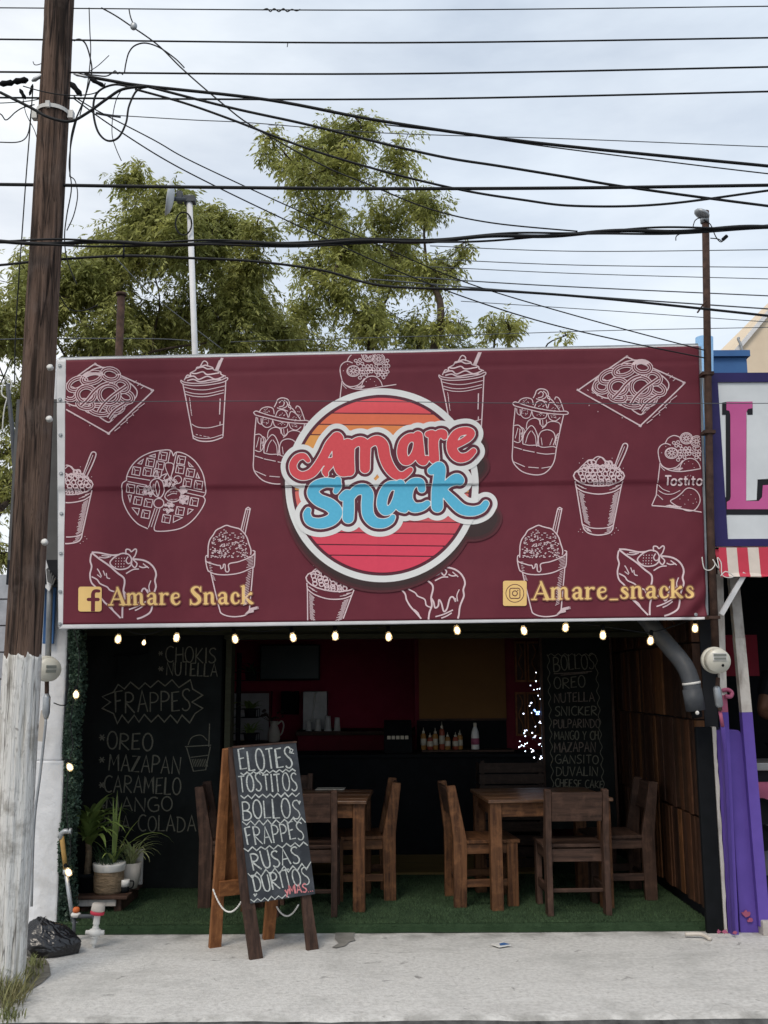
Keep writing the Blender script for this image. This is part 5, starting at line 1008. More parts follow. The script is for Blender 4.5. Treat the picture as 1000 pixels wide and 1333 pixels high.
# tiered stand with leafy pots inside the shop
x = P(309, 1000, 8.6).x; st = thing('tiered_stand', 'tall black tiered stand holding leafy plants behind the door post', 'plant rack', (x, 8.6, ZF)); mb = MB(); mb.tube([(x, 8.6, ZF), (x, 8.6, P(309, 850, 8.6).z)], .02, 10); mb.build('pole', M['blackm'], st)
mb = MB()
for k in range(4): a = k*1.571+.5; mb.tube([(x, 8.6, ZF+.1), (x+.25*math.cos(a), 8.6+.25*math.sin(a), ZF+.012)], .012, 6)
mb.build('foot', M['blackm'], st)
for k, (y, lb, mt) in enumerate(((886, 'dark leafy plant on the top tier of the black stand', 'leafd'), (934, 'bright leafy plant on the middle tier of the black stand', 'leaf'), (966, 'bright leafy plant on the lowest tier of the black stand', 'leaf'))):
    z = P(309, y, 8.6).z; mb = MB()
    for s_ in (-1, 1):
        pts = [(x+s_*.03, 8.55, z), (x+s_*.17, 8.55, z), (x+s_*.17, 8.68, z), (x+s_*.03, 8.68, z)]; mb.tube(pts+[pts[0]], .004, 5); mb.tube([(px_, py_, z+.07) for px_, py_, _ in pts]+[(pts[0][0], pts[0][1], z+.07)], .004, 5)
        for q in pts[1:3]: mb.tube([q, (q[0], q[1], z+.07)], .004, 5)
    mb.build('basket', M['blackm'], st)
    for s_ in (-1, 1):
        t = thing('trailing_plant', lb+(', left side' if s_ < 0 else ', right side'), 'potted plant', (x+s_*.10, 8.615, z), 0, 'plants on the black stand'); mb = MB(); mb.lathe([(.045, .004), (.055, .075), (.05, .075)], n=14); mb.build('pot', M['blackm'], t, smooth=True, world=False); mb = MB()
        for i in range(24): blade(mb, (random.uniform(-.03, .03), random.uniform(-.03, .03), .07), random.uniform(0, 6.28), random.uniform(.07, .15), .03, random.uniform(.8, 2.8), random.uniform(.4, 1.4), 5)
        mb.build('leaves', M[mt], t, smooth=True, world=False)
# boxwood post between the pier and the chalkboard
hx0, hx1 = -2.112, P(103, 900, 6.78).x; hd = thing('boxwood_panel', 'upright strip of artificial boxwood leaves beside the white pier', 'artificial hedge', ((hx0+hx1)/2, 6.78, 0)); mb = MB(); mb.box(hx0+.003, hx1-.02, 6.76, 6.9, .0, 2.15); mb.build('backing', M['blackm'], hd)
nl = 9000; cen = np.stack([rng.uniform(hx0, hx1, nl), rng.uniform(6.73, 6.76, nl), rng.uniform(.02, 2.12, nl)], 1); sd_ = rng.random(nl) < .3; cen[sd_, 0] = rng.uniform(hx1-.02, hx1+.012, sd_.sum()); cen[sd_, 1] = rng.uniform(6.73, 6.9, sd_.sum()); cen[:, 0] += .012*np.sin(cen[:, 2]*9)
def leaf_quads(cen, ln, wd, n, up=None):
    d = rng.normal(0, 1, (n, 3)); 
    if up is not None: d = d*.6+np.array(up)
    d /= np.linalg.norm(d, axis=1)[:, None]; q = np.cross(d, rng.normal(0, 1, (n, 3))); q /= np.linalg.norm(q, axis=1)[:, None]
    L_ = (ln*rng.uniform(.7, 1.3, n))[:, None]; W_ = (wd*rng.uniform(.8, 1.2, n))[:, None]
    return np.stack([cen-d*L_/2, cen+q*W_/2-d*L_*.05, cen+d*L_/2, cen-q*W_/2-d*L_*.05], 1)
o = np_mesh('boxwood_leaves', leaf_quads(cen-np.array(hd.location), .026, .015, nl), M['box'], 4); o.parent = hd
# weeds at the foot of the pole
def weeds(name, label, pts, n, h, grp=None):
    mb = MB()
    for i in range(n):
        x, y = random.choice(pts); g = G(x+random.gauss(0, 5), y+random.gauss(0, 4)); blade(mb, g, random.uniform(0, 6.28), random.uniform(.5, 1.2)*h, random.uniform(.004, .008), random.uniform(.3, 2.2), random.uniform(.9, 1.5), 6)
    return tag(mb.build(name, M['grass'], smooth=True), label, 'grass', kind='stuff')
random.seed(43); weeds('grass_tuft', 'green and straw coloured grass growing at the foot of the pole', [(5, 1300), (20, 1300), (30, 1295), (12, 1312), (24, 1308), (6, 1320), (-12, 1305), (-20, 1295)], 230, .16); weeds('low_weeds', 'low weeds in the joint below the garbage bag', [(38, 1265), (44, 1258), (42, 1272), (36, 1278), (50, 1258)], 150, .06); weeds('kerb_weeds', 'small weeds growing along the kerb edge by the pole', [(12, 1330), (20, 1328), (4, 1332)], 60, .06)

# ------------------------------------------------------------------ pipes, valves, bag, litter
gp = thing('gas_pipe', 'thin grey standing pipe with old yellow paint at its top, beside the boxwood', 'pipe', G(97, 1213).to_tuple()); YG = gp.location.y
b0, b1, b2_ = G(97, 1213), P(86, 1135, YG-.02), P(80, 1086, YG-.02); mb = MB(); mb.tube([b0, b1], .014, 12); mb.build('lower_pipe', M['galv'], gp, smooth=True); mb = MB(); mb.tube([b1, b2_], .015, 12); mb.build('upper_pipe', M['yellowpaint'], gp, smooth=True)
mb = MB(); mb.tube([b1-Vector((0, 0, .015)), b1+Vector((0, 0, .015))], .02, 12); mb.build('coupling', M['galv'], gp, smooth=True); mb = MB(); mb.tube([b0+Vector((0, 0, .005)), b0+Vector((0, 0, .06))], [.026, .022], 12); mb.build('foot_coupling', M['galv'], gp, smooth=True)
mb = MB(); mb.tube([b2_-Vector((0, 0, .03)), b2_+Vector((0, 0, .005)), b2_+Vector((.02, 0, .018)), b2_+Vector((.06, 0, .018))], [.017, .018, .018, .018], 12); mb.lathe([(.01, 0), (.021, 0), (.021, .018), (.01, .018)], b2_+Vector((.048, 0, .018)), Matrix.Rotation(R(90), 3, 'Y'), 12); mb.build('elbow', M['galv'], gp, smooth=True)
wv = thing('water_valve', 'white standing water valve with a cream and red cap on the sidewalk', 'valve', G(121, 1234).to_tuple()); yv = wv.location.y; z_ = lambda y: P(124, y, yv).z
vb = G(121, 1234); tp = P(127, 1190, yv); mb = MB(); pl = lambda t: vb.lerp(tp, t)
mb.tube([pl(0), pl(.12), pl(.125), pl(.3), pl(.305), pl(.36), pl(.365), pl(.62), pl(.625), pl(.7), pl(.705), pl(1)], [.011, .011, .02, .02, .026, .026, .02, .02, .016, .016, .02, .018], 12); mb.build('riser', M['ceramic'], wv, smooth=False)
mb = MB(); c = pl(.45); mb.blob(c, .035, 1.25, 1, .8); mb.tube([c-Vector((.055, 0, 0)), c+Vector((.055, 0, 0))], .015, 8); mb.build('valve_body', M['ceramic'], wv, smooth=True)
mb = MB(); c = P(126.5, 1190, yv); ct = Matrix.Rotation(R(8), 3, 'Y'); mb.lathe([(.03, -.004), (.041, 0), (.042, .014), (.039, .018)], c, ct, 18); mb.build('cap_band', M['stripered'], wv, smooth=True); mb = MB(); mb.lathe([(.039, .0181), (.0405, .024), (.0385, .056), (.034, .061), (.0, .062)], c, ct, 18); mb.build('cap', M['terracream'], wv, smooth=True)
hp = thing('water_pipe', 'low horizontal pipe with an orange and white tap between the valve and the boxwood', 'pipe', (P(108, 1196, yv+.18).x, yv+.18, 0)); a, b = P(97, 1192.5, yv+.16), P(122, 1193, yv+.06); mb = MB(); mb.tube([a, b], .012, 10); mb.tube([b, Vector((b.x+.02, b.y-.02, b.z-.03))], .012, 10); mb.tube([a, Vector((a.x, a.y, 0))], .011, 8); mb.build('pipe_run', M['pvc'], hp, smooth=True)
c = P(99, 1191, yv+.14); mb = MB(); mb.blob(c, .022, 1.5, 1, .8); mb.build('tap_body', M['ceramic'], hp, smooth=True); mb = MB(); mb.lathe([(.018, 0), (.022, .008), (.02, .024), (.012, .03), (0, .031)], c+Vector((0, 0, .015)), None, 12); mb.build('tap_handle', M['caution'], hp, smooth=True)
# garbage bag
gb = thing('garbage_bag', 'crumpled black plastic garbage bag slumped between the pole and the white pier', 'garbage bag', (G(62, 1248)+Vector((-.035, .12, 0))).to_tuple())
random.seed(45); PLN = [(Vector((random.gauss(0, 1), random.gauss(0, 1), random.gauss(0, .8))).normalized(), random.uniform(.86, 1.05)) for _ in range(34)]
bm = bmesh.new(); bmesh.ops.create_icosphere(bm, subdivisions=6, radius=1)
for v in bm.verts:
    c = v.co.copy(); n_ = c.normalized()
    k = min(h_/max(n_.dot(d_), .05) for d_, h_ in PLN); k = min(k, 1.1)+.035*mnoise.noise(n_*3)-.03*(1-min(1, abs(mnoise.noise(n_*4.5))*7))-.012*(1-min(1, abs(mnoise.noise(n_*11+Vector((3, 3, 3))))*6))
    top = max(0, c.z); sx = .185*(1-.3*top)*(1+.22*max(0, c.x)*max(0, .3-c.z)); 
    v.co = Vector((c.x*sx*k-.05*top, c.y*.14*(1-.3*top)*k, max(-.0, (c.z*.72+.42)*.165*k)))
me = bpy.data.meshes.new('bag_body'); bm.to_mesh(me); bm.free(); me.materials.append(M['bag']); me.polygons.foreach_set('use_smooth', [True]*len(me.polygons)); o = bpy.data.objects.new('bag_body', me); col.objects.link(o); o.parent = gb
mb = MB(); random.seed(47)
for i in range(7): a = i*.9; mb.prism([Vector((-.05, 0, .17)), Vector((-.05+.03*math.cos(a), .025*math.sin(a), .196+.006*(i % 2))), Vector((-.05+.03*math.cos(a+.7), .025*math.sin(a+.7), .192))], (.002, .002, .001))
mb.build('knot', M['bag'], gb, world=False)
lt = thing('litter_card', 'small blue and white printed packet lying flat on the sidewalk', 'litter', G(652, 1233).to_tuple()); mb = MB(); q = [G(640, 1232), G(655, 1229.5), G(665, 1233), G(650, 1235.5)]; mb.prism([p+Vector((0, 0, .008)) for p in q], (0, 0, .008)); mb.build('card', M['ceramic'], lt); mb = MB(); q = [G(650, 1232.5), G(656, 1231), G(664, 1233.2), G(652, 1235)]; mb.prism([p+Vector((0, 0, .0165)) for p in q], (0, 0, .0012)); mb.build('printed_patch', M['midblue'], lt)
mb = MB(); mb.tube(sm([G(892, 1216.5, .02), G(905, 1216, .024), G(915, 1217, .022), G(925, 1223, .012)], 4), [.012]*13, 8); tag(mb.build('broken_pipe', M['terracream'], smooth=True), 'short broken cream pipe lying by the black wall end', 'pipe')
# black waste pipe with elbow high on the right wall
dp = thing('waste_pipe', 'thick dark grey waste pipe bending down along the timber wall', 'pipe', (P(895, 870, 6.5).x, 6.5, P(895, 870, 6.5).z)); mb = MB(); pts = sm([P(812, 770, 6.75), P(858, 826, 6.66), P(888, 862, 6.53), P(899, 885, 6.48), P(902, 903, 6.46)], 6); mb.tube(pts, .056, 20); mb.build('pipe_bend', M['pvc'], dp, smooth=True)
mb = MB(); mb.tube([P(901, 897, 6.46), P(906, 925, 6.46)], .061, 20); mb.build('socket', M['pvc'], dp, smooth=True); mb = MB(); mb.tube([P(900, 888, 6.47), P(900.6, 891, 6.47)], .0585, 20); mb.build('strap', M['ceramic'], dp, smooth=True); mb = MB(); mb.tube([P(906, 925, 6.46), P(908, 934, 6.46)], [.037, .033], 14); mb.build('pipe_end', M['blackm'], dp, smooth=True); mb = MB(); c = P(908, 928, 6.40); mb.blob(c, .013, seg=8, ring=5); mb.build('plug', M['ceramic'], dp)

# ------------------------------------------------------------------ string of bulbs
sl = thing('string_lights', 'string of warm filament bulbs hanging under the banner and down the boxwood', 'string lights', P(500, 822, 6.52).to_tuple())
bulbs = [(154, 831), (187.5, 836), (230, 829), (306, 831), (381.5, 829), (436.5, 827), (506, 828), (595, 819.5), (682, 820), (736.5, 816), (785, 826), (847, 833), (905, 817)]
YL = 6.5
ctop = [(92, 812), (154, 818), (188, 826), (230, 816), (268, 822), (306, 818), (343, 822), (382, 816), (437, 814), (470, 819), (506, 815), (595, 806), (640, 812), (682, 807), (736, 803), (760, 812), (785, 815), (815, 820), (847, 823), (880, 814), (905, 805), (915, 802)]
mb = MB(); mb.tube(sm([P(a, b, YL) for a, b in ctop], 5), .0035, 6); mb.tube(sm([P(a, b, 6.69) for a, b in ((94, 812), (103, 850), (101, 890), (99, 896), (92, 940), (95, 970), (91, 990), (86, 1050), (92, 1100), (89, 1127))], 5), .0035, 6); mb.build('cable', M['cable'], sl)
def bulb(c, down, k=1.):
    Mx = Vector((0, 0, -1)).rotation_difference(down).to_matrix() if down.length else Matrix.Identity(3)
    mb = MB(); k *= 1.15
    mb.lathe([(.003, -.030*k), (.013*k, -.026*k), (.0195*k, -.012*k), (.0185*k, .004*k), (.012*k, .018*k), (.009*k, .024*k)], c, Mx, 14); g = mb.build('light_bulb', M['bulbglass'], sl, smooth=True)
    mb = MB(); mb.lathe([(.001, -.023*k), (.0105*k, -.015*k), (.011*k, .002*k), (.006*k, .013*k)], c, Mx, 10); mb.build('filament', M['bulb'], g, smooth=True)
    mb = MB(); mb.lathe([(.0105*k, .0245*k), (.0115*k, .03*k), (.0115*k, .05*k), (.005*k, .056*k)], c, Mx, 12); mb.build('socket', M['blackm'], g, smooth=True)
random.seed(51)
for x, y in bulbs: bulb(P(x, y, YL), Vector((random.uniform(-.25, .25), random.uniform(-.1, .1), -1)).normalized(), .62 if x == 187.5 else 1)
for x, y in ((99, 903.5), (90.5, 998), (89, 1135)): bulb(P(x, y, 6.67), Vector((.2 if y < 950 else .6, -.5, -.8)).normalized(), .95)

# ------------------------------------------------------------------ utility pole
YP = 5.5
up_ = thing('utility_pole', 'weathered brown wooden utility pole with a white painted base at the left', 'utility pole', (P(6, 1290, YP).x, YP, 0))
pb, pt = Vector((P(5, 1290, YP).x, YP, -.1)), P(85, -130, YP); axis = pt-pb; R0, R1 = .098, .084
def pole_mesh(z0, z1, extra, rough, seed, jag=0, rows_=150):
    mb = MB(); n = 64; vs = []
    for j in range(rows_+1):
        for k in range(n):
            a = 6.2832*k/n; t0 = (z0-pb.z)/axis.z; t1 = (z1-pb.z)/axis.z
            if jag: t1 += jag*mnoise.noise(Vector((math.cos(a)*6, math.sin(a)*6, seed)))
            t = t0+(t1-t0)*j/rows_; r = R0+(R1-R0)*t+extra; c = pb+axis*t
            d = mnoise.noise(Vector((math.cos(a)*7, math.sin(a)*7, c.z*.55+seed))); e = mnoise.noise(Vector((math.cos(a)*22, math.sin(a)*22, c.z*2.2)))
            crack = max(0, abs(d)*-9+.7)*(.5+.5*mnoise.noise(Vector((a, c.z*.8, seed+2))))
            r += rough*(.5*d+.3*e)-rough*1.6*max(0, crack)
            vs.append(c+Vector((math.cos(a)*r, math.sin(a)*r, 0)))
    fs = [(j*n+k, j*n+(k+1) % n, (j+1)*n+(k+1) % n, (j+1)*n+k) for j in range(rows_) for k in range(n)]; fs.append(tuple(range(rows_*n, rows_*n+n)))
    return mb.add(vs, fs)
pole_mesh(pb.z, pt.z, 0, .011, 1, rows_=220).build('pole_shaft', M['pole'], up_, smooth=True)
zw = P(52, 853, YP-.1).z; pole_mesh(-.05, zw, .004, .011, 1, jag=.006, rows_=110).build('painted_base', M['polewhite'], up_, smooth=True)
# clamp band with brackets
t = (P(76, 138, YP-.08).z-pb.z)/axis.z; c = pb+axis*t; r = R0+(R1-R0)*t+.006; mb = MB()
n = 36; vs = []
for k in range(n):
    a = 6.2832*k/n; 
    for dr, dz in ((0, -.012), (.004, -.012), (.004, .012), (0, .012)): vs.append(c+Vector((math.cos(a)*(r+dr), math.sin(a)*(r+dr), dz+.0)))
fs = [(k*4+i, k*4+(i+1) % 4, ((k+1) % n)*4+(i+1) % 4, ((k+1) % n)*4+i) for k in range(n) for i in range(4)]; mb.add(vs, fs)
for s_ in (-1, 1): mb.box(c.x+s_*(r+.014)-.016, c.x+s_*(r+.014)+.016, c.y-.02, c.y+.02, c.z-.036, c.z+.014)
mb.box(c.x-.012, c.x+.012, c.y-r-.016, c.y-r+.002, c.z-.02, c.z+.02); mb.build('clamp_band', M['ceramic'], up_)
for k, (x, y) in enumerate(((66, 480), (65, 547), (59, 707))):
    c = P(x, y, YP-.1); mb = MB(); mb.lathe([(.01, 0), (.018, .004), (.013, .012), (.018, .02), (.01, .026)], c, Matrix.Rotation(R(72), 3, 'X'), 14); mb.build('knob_insulator', M['ceramic'], up_, smooth=True)
for k, (pts, rr) in enumerate((([(2, 109), (16, 107.5)], .03), ([(20, 106), (34, 104)], .032), ([(27, 118), (32, 127)], .02), ([(42, 112), (39, 122)], .014), ([(44, 104), (55, 98)], .022), ([(94, 110), (104, 122)], .03), ([(120, 104), (134, 111)], .022), ([(99, 97), (112, 100)], .014))):
    a, b = P(*pts[0], YP-.05), P(*pts[1], YP-.05); mb = MB(); rr *= .62; mb.tube([a.lerp(b, -.25), a.lerp(b, .1), a.lerp(b, .5), a.lerp(b, .9), b.lerp(a, -.2)], [rr*.35, rr, rr*.8, rr, rr*.35], 10); mb.build('cable_connector', M['blackm'] if k not in (4, 7) else M['galv'], up_, smooth=True)

# ------------------------------------------------------------------ overhead cables
def cable(pts, px, label, Y=5.5, grey=False, name='power_line', group='overhead cables', n=8, dy=None):
    k = len(pts); ys = [Y if dy is None else Y+dy*i/(k-1) for i in range(k)]
    q = [P(x, y, ys[i]) for i, (x, y) in enumerate(pts)]; r = px*ys[0]/F*.5*1.04
    mb = MB(); mb.tube(sm(q, n) if k > 2 else q, r, 6); return tag(mb.build(name, M['cablegrey'] if grey else M['cable'], smooth=True), label, 'cable', group)
C = cable
C([(-200, 9), (0, 10), (500, 13), (1000, 8), (1200, 5)], 1.7, 'thin straight power line, topmost across the whole sky')
C([(342, 13), (348, 11), (352, 15), (357, 11), (363, 15), (369, 11), (374, 15), (380, 12), (386, 14), (391, 12)], 1.6, 'short twisted splice wire wrapped on the topmost power line', name='splice_wire', n=4)
C([(-200, 50), (0, 51), (500, 55.5), (1000, 49), (1200, 45)], 2.5, 'straight power line, second from the top of the sky')
C([(374, 61), (376, 55), (386, 56)], 1.3, 'tiny hooked wire end hanging from the second power line', name='splice_wire')
C([(-200, 92), (0, 93.5), (500, 96), (1000, 87), (1200, 82)], 2.7, 'straight power line, third from the top, ending behind the cable connectors')
C([(-200, 126), (0, 127), (500, 129), (1000, 119), (1200, 114)], 2.7, 'straight power line, fourth from the top, crossing just above the white clamp')
C([(-200, 239), (0, 240), (250, 243.5), (500, 245.5), (750, 244.5), (1000, 241), (1200, 238)], 4.6, 'thick straight black cable crossing above the antenna dish')
b = MB()
for k, (dy, r, w_) in enumerate(((0, .011, 6.0), (-.012, .006, 9), (.012, .006, 7))):
    pts = [P(x, y, 5.35) for x, y in ((-200, 313), (0, 315), (250, 317), (500, 314.5), (750, 304), (1000, 296), (1200, 291))]; q = sm(pts, 30); q = [p+Vector((0, .012*math.cos(i/w_*1.9+k*2), dy+.007*math.sin(i/w_*1.9+k*2))) for i, p in enumerate(q)]; b.tube(q, r, 6)
tag(b.build('cable_bundle', M['cable'], smooth=True), 'thickest twisted cable bundle crossing the trees and passing the steel mast top', 'cable', 'overhead cables')
C([(-60, 348), (0, 345), (60, 339), (160, 333), (250, 336), (330, 340), (420, 352), (500, 372), (640, 378), (780, 388), (1000, 411), (1150, 428)], 3.4, 'black cable dipping from the thick bundle at the left, sloping gently down rightwards', Y=5.6)
C([(161, 314), (161, 336)], 3, 'short tie hanging between the thick bundle and the cable below it', Y=5.5, name='cable_tie')
C([(101, 97), (150, 106), (190, 112), (350, 130), (500, 158), (700, 186), (1000, 216), (1150, 230)], 4.4, 'thick black cable from the pole, uppermost of the fan sloping right')
C([(190, 112), (300, 140), (400, 162), (500, 187), (580, 205), (650, 216), (730, 229), (820, 244), (1000, 268), (1150, 285)], 3.6, 'thick black cable of the fan that ends lowest at the right edge')
C([(176, 116), (240, 134), (300, 155), (400, 193), (500, 223), (600, 247), (680, 260), (750, 268), (860, 266), (1000, 248), (1150, 228)], 3.2, 'black cable of the fan that sags low and rises again to the right edge')
C([(500, 162), (600, 174), (700, 189), (850, 208), (1000, 226), (1150, 242)], 1.8, 'thin cable running just below the uppermost cable of the fan', Y=5.6)
C([(150, 150), (250, 156), (330, 160), (500, 173), (750, 181), (1000, 191), (1150, 196)], 1.3, 'very thin grey wire starting at a grey splice beside the pole', grey=True, Y=5.7)
C([(125, 147), (135, 149), (157, 152)], 3.4, 'short grey splice sleeve hanging right of the white clamp', grey=True, name='splice_sleeve', Y=5.68)
C([(132, 10), (150, 20), (168, 32), (205, 58), (240, 92), (290, 135), (330, 165), (420, 215), (480, 240), (560, 272), (640, 290), (752, 301)], 2.0, 'thin wire with a small pulley, falling diagonally from the top to the thick bundle')
C([(168, 12), (170, 22), (174, 32)], 1.8, 'short link between the topmost power line and the small pulley', name='cable_tie')
b = MB(); b.blob(P(174, 34, 5.5), .022, 1, .7, 1.2); tag(b.build('line_pulley', M['galv'], smooth=True), 'small grey pulley hanging on the diagonal wire near the top left', 'pulley')
C([(96, 125), (125, 143), (200, 182), (250, 210), (375, 268), (500, 322), (580, 357), (650, 382), (800, 425), (918, 456)], 1.9, 'thin service wire from the pole to the steel mast, upper of two', dy=.75)
C([(96, 128), (140, 160), (210, 205), (280, 242), (380, 290), (500, 345), (600, 385), (710, 420), (825, 447), (918, 466)], 1.9, 'thin service wire from the pole to the steel mast, lower of two', dy=.75)
C([(0, 120), (40, 140), (62, 152), (90, 158), (112, 148), (140, 128), (160, 116), (190, 112)], 4.0, 'thick black cable looping in front of the pole below the clamp', Y=5.33)
C([(192, 113), (172, 113), (150, 110), (132, 116), (123, 128), (122, 150), (128, 172), (140, 183), (154, 179), (164, 160), (168, 138), (178, 118), (192, 113)], 3.0, 'black coil of spare cable hanging right of the pole', name='cable_loop')
C([(160, 115), (152, 128), (147, 150), (146, 175), (151, 193), (158, 209)], 1.3, 'thin loose wire end hanging below the coil of spare cable', name='loose_wire')
C([(116, 10), (117, 40), (118, 70), (114, 110), (108, 135), (104, 150)], 1.6, 'thin wire dropping straight from the topmost line beside the pole', name='loose_wire')
C([(96, 53), (104, 51), (112, 58), (118, 78), (119, 96), (110, 128), (103, 145), (97, 160), (92, 185), (91, 230)], 2.2, 'thin curved wire arching from the second power line down the right of the pole', name='loose_wire')
C([(116, 93), (128, 85), (142, 72)], 1.1, 'stiff wire end sticking up diagonally right of the pole', name='loose_wire')
C([(162, 95), (164, 82), (168, 68), (176, 59), (190, 56), (208, 62), (228, 76), (240, 88)], 2.0, 'thin arched wire linking the third power line to the diagonal wire', name='loose_wire')
C([(110, 96), (125, 98), (138, 99), (146, 95), (150, 92), (153, 96), (156, 94), (160, 97)], 1.8, 'curly wire splice wound on the third power line right of the pole', name='splice_wire', n=5)
C([(100, 155), (93, 185), (90, 215), (93, 245), (87, 280), (84, 310), (88, 340), (100, 370)], 1.8, 'thin black drop wire hanging close along the right side of the pole', name='loose_wire')
C([(92, 230), (98, 236), (101, 255), (96, 280), (87, 300)], 1.5, 'thin looped wire bulging right of the pole above the thick bundle', name='loose_wire')
C([(43, 112), (41, 140), (38, 180), (34, 230), (29, 300), (24, 370), (20, 440), (19, 500)], 1.8, 'thin black drop wire hanging left of the pole', name='loose_wire')
C([(-20, 144), (0, 148), (8, 156), (20, 146), (30, 140), (45, 136)], 1.8, 'short looped wire at the left edge beside the clamp', name='loose_wire')
C([(-20, 184), (0, 185), (22, 185), (33, 180), (38, 168), (40, 148)], 1.6, 'thin curved wire hanging low at the left edge under the connectors', name='loose_wire')
C([(-30, 132), (0, 134), (40, 131), (60, 126)], 1.4, 'thin wire entering from the left edge above the clamp', name='loose_wire')
C([(30, 112), (60, 120), (90, 124), (120, 122), (134, 114), (137, 108)], 1.6, 'thin wire crossing the pole between the two connector groups', Y=5.36, name='loose_wire')
C([(30, 128), (34, 148), (45, 170), (50, 188)], 1.2, 'thin slack wire ending at the left side of the pole', name='loose_wire')
C([(43, 80), (45, 84), (50, 84), (57, 81)], 1.2, 'tiny bent wire stub on the left of the pole, high up', name='loose_wire')
C([(20, 524.5), (70, 523.5), (400, 522), (700, 525), (1000, 525), (1100, 525)], 1.0, 'thin grey wire stretched across the front of the banner', grey=True, Y=5.7)
C([(75, 380), (90, 402), (110, 404), (127, 397)], 1.5, 'short curved wire hanging between the pole and the tree', name='loose_wire', Y=5.6)
for i, (pts, px, lb) in enumerate((([(560, 320), (750, 327), (1000, 325), (1150, 324)], 1.2, 'highest of the distant thin wires right of the tall tree'), ([(560, 337), (750, 345), (1000, 348), (1150, 350)], 1.2, 'second highest distant thin wire right of the tall tree'), ([(560, 347), (750, 356), (1000, 363), (1150, 366)], 1.1, 'third highest distant thin wire right of the tall tree'), ([(500, 358), (700, 371), (1000, 385), (1150, 391)], 1.6, 'distant wire midway between the bundle and the banner'), ([(480, 363), (700, 381), (1000, 402), (1150, 411)], 1.9, 'distant dark wire just above the dipping cable at the right'), ([(600, 392), (800, 405), (1000, 419), (1150, 428)], 1.0, 'faint distant wire just below the dipping cable'), ([(300, 445), (640, 435), (800, 430), (1000, 426), (1150, 422)], 1.0, 'lowest faint distant wire just above the banner top'), ([(-60, 445), (30, 441), (200, 441), (260, 445)], 1.4, 'distant wire crossing low through the left tree'), ([(150, 335), (200, 385), (290, 455)], 1.2, 'faint diagonal wire falling through the left tree'))):
    C(pts, px, lb, Y=11.3, grey=True, name='distant_wire', group='distant wires')

# ------------------------------------------------------------------ steel mast, meters and conduits
YM = 6.27
ms = thing('service_mast', 'tall rusty steel service mast with a weatherhead, right of the banner', 'mast', (P(931, 860, YM).x, YM, .9)); mb = MB(); mb.tube([P(932, 850, YM), P(925.5, 700, YM), P(921, 450, YM), P(918.5, 275, YM)], .024, 14); mb.build('mast_pipe', M['rust'], ms, smooth=True)
c = P(917, 281, YM); mb = MB(); mb.blob(c+Vector((-.022, -.02, .004)), .05, 1.1, 1.0, .5, M=Matrix.Rotation(R(28), 4, 'Y')); mb.lathe([(.028, -.05), (.03, -.005)], c, None, 14); mb.build('weatherhead', M['galv'], ms, smooth=True)
for pts in ([(912, 283), (905, 287), (902, 297)], [(916, 286), (925, 292), (932, 308), (939, 315), (945, 308)], [(899, 303), (890, 303), (881, 307), (880, 313)], [(925, 310), (935, 311), (940, 314)]): mb = MB(); mb.tube(sm([P(x, y, YM-.03) for x, y in pts], 4), .0035, 6); mb.build('lead_wire', M['cable'], ms, smooth=True)
mb = MB(); mb.tube([P(941, 312, YM-.03), P(946.5, 307, YM-.03)], .012, 8); mb.build('wire_tap', M['blackm'], ms)
mb = MB(); mb.tube([P(908, 407, YM-.03), P(919, 392, YM-.04)], .006, 6); mb.build('step_peg', M['rust'], ms)
for y, x in ((487, 921), (563, 923), (804, 929)): mb = MB(); mb.box(P(x-8, y, YM).x, P(x+7, y, YM).x, YM-.03, YM+.05, P(x, y+2, YM).z, P(x, y-2, YM).z); mb.build('pipe_strap', M['rust'], ms)
mt = thing('electric_meter', 'round cream electricity meter on the steel mast at the right', 'electricity meter', P(932, 878, YM-.06).to_tuple()); c = P(932.5, 860, YM-.05); Rx = Matrix.Rotation(R(96), 3, 'X') @ Matrix.Rotation(0, 3, 'Z')
mb = MB(); mb.lathe([(.0, -.06), (.07, -.06), (.081, -.05), (.083, -.02), (.077, -.012)], c, Rx, 32); mb.build('meter_base', M['meter'], mt, smooth=True); mb = MB(); mb.lathe([(.073, -.012), (.075, .045), (.07, .058), (.0, .062)], c, Rx, 32); mb.build('meter_cover', M['meter'], mt, smooth=True)
mb = MB(); mb.box(c.x-.04, c.x+.045, c.y-.068, c.y-.0625, c.z+.0, c.z+.045); mb.build('display_plate', M['ceramic'], mt); mb = MB(); mb.box(c.x-.034, c.x+.04, c.y-.0705, c.y-.0685, c.z+.005, c.z+.018); mb.build('display', M['lcd'], mt); mb = MB(); mb.box(c.x-.036, c.x+.042, c.y-.0705, c.y-.0685, c.z+.024, c.z+.04); mb.build('rating_plate', M['lcd'], mt); mb = MB(); mb.lathe([(.009, 0), (.006, .006)], c+Vector((.02, -.06, -.03)), Rx, 10); mb.build('reset_knob', M['blackm'], mt)
cn = thing('conduit', 'pink and purple painted conduit with a grey fitting below the right meter', 'conduit', G(950, 1216).to_tuple()); mb = MB(); mb.tube([P(935, 882, YM+.02), P(934, 895, YM+.02)], .013, 10); mb.tube([P(937, 920, YM+.02), P(938, 925, YM+.02)], .013, 10); mb.build('nipple', M['rust'], cn); mb = MB(); a, b = P(933, 893, YM+.02), P(937, 921, YM+.02); mb.tube([a, a.lerp(b, .1), a.lerp(b, .9), b], [.014, .024, .024, .014], 12); mb.build('access_fitting', M['galv'], cn, smooth=True)
